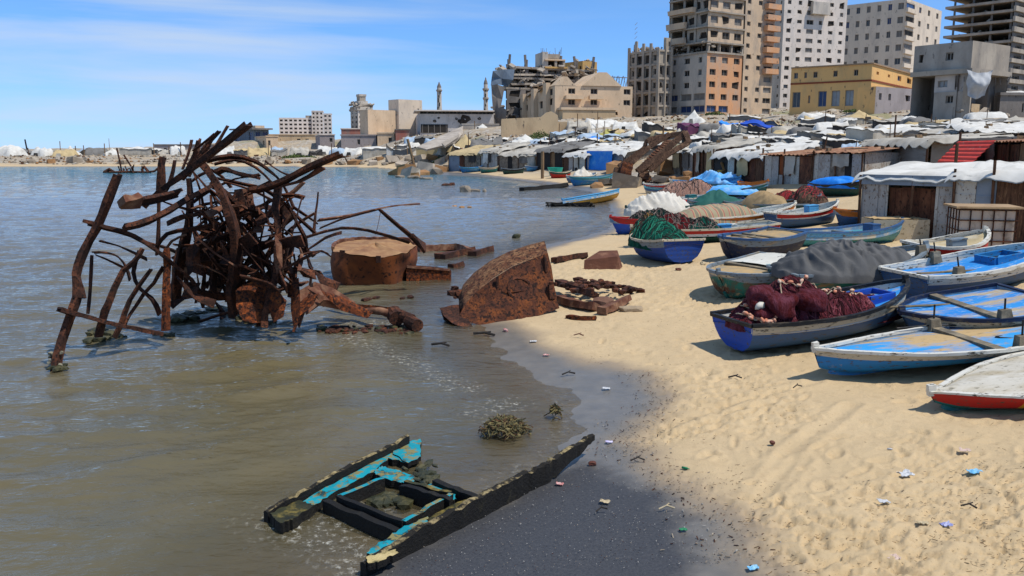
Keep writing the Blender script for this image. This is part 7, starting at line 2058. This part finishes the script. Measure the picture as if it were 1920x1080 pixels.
# ------------------------------------------------------------------ rubble, rocks, weeds
STN = mat("rubble_stone", '#8d8171', '#756a5c', 1.2, .95, bump=.6, c3='#a89a84', amt=.3)
STO = mat("ochre_stone", '#a07a52', '#8a6644', 1.2, .95, bump=.6, c3='#6f543a', amt=.3)
mb = MB()
for k in range(5200):
    r_ = rng.random()
    if r_ < .55: px, py = rng.uniform(1040, 1930), rng.uniform(206, 290)
    elif r_ < .8: px, py = rng.uniform(-20, 760), rng.uniform(293, 309)
    else: px, py = rng.uniform(740, 1060), rng.uniform(250, 312)
    TENT_P = (px, py)
    mb.m.append(0); mb.v.append(TENT_P); mb.m.pop()
pts = mb.v; mb = MB()
A_ = np.array(pts); 
for px, py in pts:
    d = ray(px, py)
    # quick vector march
    t = YS[::4] / d.y; zr = CH + d.z * t; zt = zg_np(d.x * t, YS[::4]); k = np.nonzero(zr <= zt)[0]
    if not len(k): continue
    Y = YS[::4][k[0]]; p = W(px, py, Y); z = zg(p.x, p.y)
    if z < .25: continue
    s = Y / FP * rng.uniform(.8, 4.2)
    M_ = Euler((rng.uniform(-.6, .6), rng.uniform(-.6, .6), rng.uniform(0, 6.3))).to_matrix()
    mb.box((p.x, p.y, z + s * .2), (s * rng.uniform(.7, 2), s, s * rng.uniform(.3, .9)), M=M_, jit=.18, mi=rng.choice([0, 0, 0, 1, 2, 3, 4]))
o = mb.build("rubble", [STN, STO, TARP['dirty'], SK['brown'], BM['conc']]); tag(o, "broken concrete and rubbish strewn over the slopes", "rubble", kind="stuff")

def rockpile(specs, label, group, m, name="rubble_rock"):
    for i, (px, py, spx) in enumerate(specs):
        p = hit(px, py); s = spx / FP * p.y
        mb = MB()
        if i % 3: mb.box((0, 0, 0), (s * rng.uniform(.9, 1.5), s, s * rng.uniform(.35, .8)), jit=.17)
        else: mb.rock((0, 0, 0), s * .55, px * .37, (rng.uniform(.9, 1.5), 1, rng.uniform(.6, .9)), sub=1)
        o = mb.build(name, m if not isinstance(m, list) else m[i % len(m)]); o.location = p + Vector((0, 0, s * .18)); o.rotation_euler = (rng.uniform(-.3, .3), rng.uniform(-.3, .3), rng.uniform(0, 6))
        tag(o, label(i), "rock", group)
S1 = [(745, 328, 20), (752, 312, 16), (762, 322, 22), (772, 330, 26), (782, 318, 24), (790, 328, 18), (800, 310, 22), (806, 322, 26), (818, 326, 22), (828, 322, 20), (838, 316, 16), (735, 305, 18), (722, 310, 14), (748, 298, 16), (768, 303, 20), (790, 300, 18), (812, 300, 20), (828, 306, 18), (778, 331, 14), (700, 309, 14), (712, 300, 12), (680, 308, 12)]
rockpile(sorted(S1), lambda i: f"{ordw(i)} rubble rock from the left in the tumbled pile at the far waterline", "rocks at the far waterline", [STN, BM['conc'], STO])
S2 = [(1174, 352, 44), (1140, 348, 26), (1118, 352, 22), (1254, 328, 40), (1270, 318, 30), (1238, 320, 26), (1290, 332, 24), (1210, 340, 18), (1262, 340, 20), (1280, 342, 18), (1245, 342, 22), (1160, 322, 34), (1172, 310, 30)]
rockpile(sorted(S2), lambda i: f"{ordw(i)} rock from the left around the rusted gangway wreck", "rocks around the gangway wreck", [STO, STN, STO])
S3 = [(392, 306, 12), (430, 307, 14), (468, 306, 12), (505, 307, 16), (540, 306, 14), (575, 307, 14), (610, 308, 16), (640, 308, 14), (665, 308, 16), (60, 306, 16), (95, 306, 12), (140, 304, 16), (170, 306, 12), (230, 307, 12)]
rockpile(sorted(S3), lambda i: f"{ordw(i)} boulder from the left along the edge of the far bank", "boulders along the far bank", [STN, STO])
# debris breaking the water surface
def slabs_in_water(label, pts_, name="sunken_debris", m=None, cat="debris"):
    c0 = G(pts_[0][0], pts_[0][1]); mb = MB()
    for i, (px, py, wv, hv) in enumerate(pts_):
        p = G(px, py) - c0; s = G(px, py).y / FP
        mb.rock(p + Vector((0, 0, hv * s * .25)), wv * s * .5, i + px, (1, .55, hv / wv * 1.3), sub=2)
    o = mb.build(name, m or STN); o.location = c0; return tag(o, label, cat)
slabs_in_water("pale pointed rock with a slab, sticking out of the bay", [(872, 359, 26, 14), (890, 359, 24, 6), (908, 360, 14, 8)])
slabs_in_water("flat black slab awash beyond the pale pointed rock", [(838, 348, 26, 5), (848, 347, 12, 6)], m=RUST_D)
slabs_in_water("brown floating rubbish patch in the middle of the bay", [(852, 388, 18, 4), (866, 389, 22, 4), (880, 389, 10, 3)], m=STO)
slabs_in_water("rounded dark rock off the beach beyond the round tank", [(968, 446, 22, 10)], m=WEED, name="sunken_rock")
slabs_in_water("dark scrap ledge awash at the foot of the rubble", [(775, 334, 40, 6), (800, 336, 30, 5), (750, 333, 24, 6)], m=STN)
slabs_in_water("low black scrap in the shallows before the round tank", [(688, 562, 26, 5), (705, 560, 18, 6), (770, 558, 26, 6), (755, 560, 16, 4)], m=RUST_D)

# far small wreck across the water
c0 = G(240, 324)
fw = thing("far_wreck", "small skeleton of a burnt boat standing in the water near the far bank", "shipwreck", c0)
def fbar(name, pts_, r):
    mb = MB(); mb.tube([W(a, b, c0.y + rng.uniform(-.5, .5)) - c0 for a, b in pts_], r, 5); mb.build(name, RUST_D, fw)
for a, b in (((219, 278), (224, 300)), ((224, 300), (228, 322)), ((232, 290), (246, 312))): fbar("mast", [a, b], .13)
for k in range(12):
    x = rng.uniform(225, 275); fbar("rib", [(x, 324), (x + rng.uniform(-6, 6), rng.uniform(308, 318))], .09)
fbar("hull_edge", [(197, 322), (205, 317), (214, 323)], .22); fbar("hull_edge", [(205, 323), (240, 322), (275, 323), (290, 321), (298, 314)], .16); fbar("hull_edge", [(266, 320), (270, 312), (278, 322)], .22)
for a, b, s in ((200, 322, .5), (207, 323, .4), (268, 323, .5), (276, 323, .45), (236, 323, .3)):
    mb = MB(); mb.rock(W(a, b, c0.y) - c0, s, a, (1.2, .8, .6), sub=1); mb.build("hull_remains", RUST_D, fw)
pole("small dark mast on the far bank behind the tents", 52, 288, 262, .22, -.5, 'black')
pole("thin far pylon between two white bank tents", 206, 286, 260, .1, 0, 'grey')

# twisted gangway wreck on the beach
c0 = hit(1212, 345)
gw = thing("gangway_wreck", "twisted rusted ladder frame and girders jutting up among rocks on the beach", "wreckage", c0)
Yg = c0.y
def gbar(pts_, wpx_, name="girder", m=RUST_D):
    s = Yg / FP; mb = MB()
    P3 = smooth_path([W(a, b, Yg + dy) - c0 for a, b, dy in pts_], 4)
    h = wpx_ * s / 2; mb.sweep(P3, [(-h, -h), (h, -h), (h, h), (-h, h)], ups=(.1, -.9, .3), rough=.1); return mb.build(name, m, gw)
GWM = mat("gangway_rust", '#5c4434', '#4a3528', 3, .92, bump=.7, c3='#7d5f48', amt=.35, c4='#2a1c14', amt4=.35, scale4=8)
gbar([(1176, 314, .5), (1215, 278, .8), (1255, 252, 1)], 9, m=GWM); gbar([(1160, 312, 1.2), (1205, 280, 1.6), (1218, 262, 1.6), (1283, 250, 1.5)], 8, m=GWM)
gbar([(1196, 322, -.4), (1240, 288, -.2), (1284, 250, 0)], 11, m=GWM); gbar([(1218, 320, -1), (1255, 288, -.8), (1290, 268, -.6)], 9, m=GWM); gbar([(1283, 248, 0), (1291, 268, -.4)], 10, m=GWM); gbar([(1215, 268, 1.5), (1250, 258, 1.2), (1284, 247, .5)], 6, m=GWM)
gbar([(1192, 320, 0), (1225, 290, 0), (1250, 262, .2)], 5, "rail", GWM); gbar([(1208, 322, -.3), (1238, 294, -.2), (1262, 264, 0)], 5, "rail", GWM)
for k in range(15):
    t = k / 14
    a = (1192 + 58 * t, 320 - 56 * t - 4 * math.sin(math.pi * t)); b = (1207 + 55 * t, 322 - 57 * t)
    gbar([(a[0], a[1], 0), (b[0], b[1], -.2)], 3.4, "rung", RUST_T)
gbar([(1170, 346, 0), (1172, 325, 0), (1176, 308, .3)], 20, "stump", RUST_B); gbar([(1205, 336, -.3), (1208, 320, -.2)], 18, "stump", GWM); gbar([(1155, 340, .4), (1158, 315, .6)], 12, "stump", GWM)
mb = MB()
for k in range(40): mb.rock(Vector((rng.gauss(.3, 1.6), rng.gauss(0, .7), rng.uniform(0, .35))), rng.uniform(.12, .35), k, sub=1)
o = mb.build("scrap_heap", RUST_T, gw); o["kind"] = "stuff"
# wooden spool of ochre boards near the brown shack
c0 = hit(1372, 340)
mb = MB()
for k in range(26): mb.bar((rng.uniform(-.6, .6), rng.uniform(-.3, .3), 0), (rng.uniform(-.9, .9), rng.uniform(-.3, .3), rng.uniform(.5, 1.5)), .12, .1, rough=.1)
o = mb.build("plank_heap", mat("ochre_planks", '#8a6238', '#75502c', 3, .9, bump=.5, c3='#5a3d24', amt=.3)); o.location = c0; tag(o, "upright heap of ochre broken planks leaning by the black sheeted shack", "planks")
mb = MB(); mb.tube([(0, 0, 0), (.05, 0, .45), (.1, .05, .9)], .35, 12, rough=.05); o = mb.build("barrel", P['yellow']); o.location = hit(1352, 344); tag(o, "tipped yellow barrel beside the ochre planks", "barrel")
mb = MB(); mb.grid([[(r * math.cos(2 * math.pi * k / 14), r * math.sin(2 * math.pi * k / 14), z) for k in range(15)] for r, z in ((.28, 0), (.42, .45), (.40, .45), (.27, .03), (.01, .03))]); o = mb.build("tub", mat("turquoise_plastic", '#1fa08c', rough=.5)); o.location = hit(1041, 330); tag(o, "turquoise plastic tub standing on the far sand", "tub"); o.scale = (2.2, 2.2, 2.2)

# bushes
LEAFM = mat("leaf_green", '#45562a', '#5d6a35', 3, .8, bump=.2, c3='#6f6a3a', amt=.3)
def bush(label, px, py, wpx_, hpx):
    p = hit(px, py); s = p.y / FP; w_, h_ = wpx_ * s, hpx * s
    t = thing("bush", label, "bush", p, group="scrub bushes on the slope")
    mb = MB()
    for k in range(420):
        a, r = rng.uniform(0, 6.28), math.sqrt(rng.random())
        x, y = r * math.cos(a) * w_ / 2, r * math.sin(a) * w_ / 3
        z = rng.random() * h_ * (1 - r * r * .8) * (.7 + .6 * mn.noise(Vector((x * .6, y * .6, px))) + .2)
        c = Vector((x, y, z)); d1 = Vector((rng.uniform(-1, 1), rng.uniform(-1, 1), rng.uniform(-1, 1))).normalized() * w_ * .05; d2 = Vector((rng.uniform(-1, 1), rng.uniform(-1, 1), rng.uniform(-1, 1))).normalized() * w_ * .03
        mb.add([c - d1, c + d2, c + d1, c - d2], [(0, 1, 2, 3)])
    mb.build("foliage", LEAFM, t)
    mb = MB()
    for k in range(6): mb.tube([(rng.uniform(-.1, .1), 0, -.1), (rng.uniform(-.3, .3) * w_, rng.uniform(-.2, .2) * w_, h_ * .7)], .04 * h_ * .3, 4)
    mb.build("stem", SK['brown'], t)
for lab, px, py, wv, hv in (("olive green bush below the sand coloured wall", 1012, 258, 40, 14), ("low green scrub left of the large white pointed tent", 1002, 262, 26, 8), ("grassy green clump beneath the orange tower", 1395, 214, 50, 7), ("green tuft under the yellow building's left corner", 1500, 214, 40, 6), ("small green bush among the far waterline rocks", 822, 306, 26, 12),
                            ("wide low scrub on the far bank behind the tangled wreck", 560, 297, 66, 7), ("green patch of scrub below the gutted grey frame", 1340, 216, 40, 7), ("green scrub in front of the low block house", 1600, 210, 40, 6)):
    bush(lab, px, py, wv, hv)

# shell and pebble litter along the wet edge, uncountable
mb = MB()
rr = random.Random(5)
SHB = 0
WDg = lambda x, y: float(sdist(np.array([x]), np.array([y]), BLKPOLY)[0])
cand = [(rr.uniform(700, 1420), rr.uniform(800, 1078)) for _ in range(3600)]
cx_ = np.array([G(a, b, .1)[:] for a, b in cand])
bd = sdist(cx_[:, 0], cx_[:, 1], BLKPOLY); wd_ = sdist(cx_[:, 0], cx_[:, 1], WETPOLY)
for (x, y, _), b_, w__ in zip(cx_, bd, wd_):
    pr = .95 * math.exp(-(w__ / .22) ** 2) + (.6 if b_ < .1 else .05 if w__ < .4 else 0)
    if rr.random() > pr: continue
    z = zg(x, y); s = rr.uniform(.002, .0065)
    if z < .01: continue
    M_ = Euler((rr.uniform(-.5, .5), rr.uniform(-.5, .5), rr.uniform(0, 6))).to_matrix()
    mb.box((x, y, z + .02), (s * 1.6, s, s * .5), M=M_, mi=rr.choice([0, 0, 1, 2]))
for i in range(700):
    a_, b_2 = rr.choice([(0, 8), (3, 8), (0, 4)]); k_ = rr.randint(1, 7); A0, A1 = Vector(WETPOLY[k_ + 1]), Vector(WETPOLY[k_ + 2])
    q = A0.lerp(A1, rr.random()) + Vector((rr.gauss(.02, .22), rr.gauss(0, .18)))
    z = zg(q.x, q.y); s_ = rr.uniform(.003, .010)
    M_ = Euler((rr.uniform(-.5, .5), rr.uniform(-.5, .5), rr.uniform(0, 6))).to_matrix()
    mb.box((q.x, q.y, z + .012), (s_ * rr.uniform(1, 5), s_, s_ * .6), M=M_, jit=.15, mi=rr.choice([0, 1, 1, 2, 2, 2]))
o = mb.build("shell_litter", [mat('shell_white', '#a09c94', '#7f7b74', 9, .8, bump=0), STN, RUST_D]); tag(o, "tiny shells and grit scattered over the black wet sand", "shells", kind="stuff")

# dry weed scraps and twigs, also standing for small shadows in the sand, uncountable
mb = MB()
us_ = np.array([rr.uniform(1080, 2100) for _ in range(6500)]); vs_ = np.array([540 + 560 * rr.random() ** 1.0 for _ in range(6500)])
gx = np.array([G(a, b, .3)[:2] for a, b in zip(us_, vs_)])
den = fbm(gx[:, 0] * .9, gx[:, 1] * .9, 77, 4, .6); wdd = sdist(gx[:, 0], gx[:, 1], WETPOLY); zz_ = zg_np(gx[:, 0], gx[:, 1])
for (x, y), d_, w__, z in zip(gx, den, wdd, zz_):
    if w__ < .15 or rr.random() > max(.03, (d_ - .47) * 5.5): continue
    s_ = rr.uniform(.0012, .0032); M_ = Euler((rr.uniform(-.3, .3), rr.uniform(-.4, .4), rr.gauss(0, .7))).to_matrix()
    mb.box((x, y, z + rr.uniform(.0, .016)), (s_ * rr.uniform(3, 14), s_ * rr.uniform(.8, 2.2), s_), M=M_, jit=.2, mi=rr.choice([0, 0, 1, 1, 2]))
o = mb.build("weed_scraps_and_shade", [mat('scrap_brown', '#57442c', '#3d2f20', 9, .95, bump=0), mat('scrap_tan', '#7d6340', '#6a5436', 9, .95, bump=0), mat('scrap_dark', '#2d251c', rough=.95, bump=0)]); tag(o, "dry weed scraps, twigs and small dark flecks standing for shadows in the sand", "debris", kind="stuff")

# ------------------------------------------------------------------ single pieces of litter
LM = dict(white=mat("litter_white", '#c9c9c6', '#a8aaae', 30, .6, bump=.3), blue=mat("litter_blue", '#3a9ac9', '#9cc4d6', 25, .5, bump=.3), navy=mat("litter_navy", '#4a55a8', '#c0c0cc', 30, .5, bump=.3), pink=mat("litter_pink", '#b89a8a', '#c9b4a5', 20, .8, bump=.3), green=mat("litter_green", '#2a8a5a', '#1f6b48', 20, .6, bump=.3),
          red=mat("litter_red", '#a82a22', '#c9b0a8', 20, .6, bump=.3), black=mat("litter_black", '#1d1a18', '#3a342e', 20, .8, bump=.3), brown=mat("litter_brown", '#6a3a2a', '#4a2a20', 20, .7, bump=.3), cream=mat("litter_cream", '#c0b090', '#a39270', 20, .8, bump=.3), lilac=mat("litter_lilac", '#b0a5cc', '#d0cce0', 20, .6, bump=.3))
def litter(name, label, cat, px, py, s, m, kind='crumple'):
    s *= .72
    p = hit(px, py); mb = MB(); sd = px * .13
    if kind == 'crumple':
        rows = []
        for i in range(7):
            rows.append([((j / 6 - .5) * s * (1 + .3 * mn.noise(Vector((i, j, sd)))), (i / 6 - .5) * s * .7 * (1 + .3 * mn.noise(Vector((j, i, sd + 4)))), .012 + s * .28 * abs(mn.noise(Vector((i * .6, j * .6, sd))))) for j in range(7)])
        mb.grid(rows); mb.grid([[(q[0], q[1], q[2] - .004) for q in r] for r in rows], flip=True)
    elif kind == 'stick':
        mb.tube([(-s / 2, 0, .02), (0, s * .08, .05), (s / 2, -s * .05, .03)], s * .06, 5, rough=.2); mb.tube([(0, s * .08, .05), (s * .2, s * .25, .06)], s * .04, 5)
    elif kind == 'stone': mb.rock((0, 0, s * .2), s * .5, sd, (1.2, .9, .7))
    elif kind == 'bottle':
        mb.grid([[(x * s, r * s * math.cos(2 * math.pi * k / 10), r * s * math.sin(2 * math.pi * k / 10) + .16 * s) for k in range(11)] for x, r in ((-.5, .01), (-.5, .15), (.15, .15), (.32, .06), (.46, .06), (.47, .01))])
    o = mb.build(name, LM[m], smooth=kind in ('bottle',)); o.location = p + Vector((0, 0, .01)); o.rotation_euler = (0, 0, rng.uniform(-.6, .6))
    tag(o, label, cat)
for a in (("plastic_bag", "white and grey crumpled plastic bag in the middle of the sand", "plastic bag", 1697, 893, .20, 'white'), ("plastic_bag", "bright blue torn plastic strip on the sand near right edge", "plastic bag", 1826, 888, .20, 'blue'), ("carton", "blue and white crushed carton standing on the sand", "carton", 1657, 945, .14, 'white'),
          ("wrapper", "navy and white crumpled wrapper at lower right", "wrapper", 1774, 988, .13, 'navy'), ("paper_scrap", "pale pink paper scrap high on the sand at right", "paper", 1809, 848, .15, 'pink'), ("cup", "small pale blue cup lying on the sand", "cup", 1669, 845, .08, 'white', 'bottle'), ("paper_scrap", "cream folded paper scrap at the bottom right", "paper", 1730, 985, .12, 'cream'),
          ("driftwood", "dark twisted stick lying right of the navy wrapper", "stick", 1816, 957, .18, 'black', 'stick'), ("driftwood", "brown twig on the sand below the navy boat shadow", "stick", 1495, 730, .2, 'black', 'stick'), ("driftwood", "tangled black twig beside the maroon net boat shadow", "stick", 1378, 712, .26, 'black', 'stick'), ("wood_chip", "small red brown wood chip on the open sand", "wood chip", 1448, 834, .10, 'brown', 'stone'),
          ("wood_scrap", "cream wood scrap at the edge of black sand", "wood chip", 1134, 945, .13, 'cream'), ("leaf_litter", "dark green weed strip below the cream wood scrap", "weed", 1128, 963, .16, 'black', 'stick'), ("wrapper", "red and white wrapper on the black sand by the deck", "wrapper", 1050, 911, .10, 'red'), ("wrapper", "lilac wrapper at the tip of the broken deck", "wrapper", 1142, 832, .11, 'lilac'),
          ("stone", "round red brown stone on the black sand near deck tip", "stone", 1110, 873, .11, 'brown', 'stone'), ("weed_strand", "dark curled weed strand at the edge of dry sand", "weed", 1196, 868, .2, 'black', 'stick'), ("bottle_cap", "bright green plastic scrap on the wet sand", "plastic", 1281, 997, .09, 'green'), ("plastic_scrap", "pale blue plastic scrap at the very bottom of sand", "plastic", 1412, 1070, .12, 'blue'),
          ("plastic_scrap", "orange tinted paper lying at the bottom of the sand", "paper", 1674, 1050, .14, 'pink'), ("plastic_scrap", "small white scrap on the grey wet sand", "plastic", 1137, 731, .15, 'white'), ("weed_strand", "black weed strand on the wet sand behind the grey film", "weed", 1066, 705, .28, 'black', 'stick'), ("plastic_scrap", "white scrap beside the red cap on the sand", "plastic", 1000, 642, .16, 'white'),
          ("bottle_cap", "red cap lying in front of the hull section", "cap", 948, 622, .14, 'red', 'stone'), ("plastic_scrap", "tiny red scrap on the grey wet sand", "plastic", 1024, 668, .14, 'red'), ("plastic_bottle", "small green bottle lying on open sand", "bottle", 1286, 882, .12, 'green', 'bottle'), ("driftwood", "short dark driftwood stick floating by the foam", "stick", 826, 650, .5, 'black', 'stick'),
          ("driftwood", "forked black stump standing at the foot of the hull section", "stick", 908, 630, .6, 'black', 'stick'), ("driftwood", "pale stick lying under the chain of litter right of deck tip", "stick", 1250, 960, .2, 'cream', 'stick'), ("stone", "small pale stone by the short blue boat", "stone", 1318, 497, .22, 'cream', 'stone'), ("stone", "small dark stone by the short blue boat", "stone", 1272, 508, .2, 'brown', 'stone'),
          ("plastic_scrap", "white scrap lying far up the sand beside the blue rimmed boats", "plastic", 1632, 467, .2, 'white'), ("driftwood", "reddish twig lying on sand between hull section and net boat", "stick", 1085, 632, .25, 'brown', 'stick')):
    litter(*a)
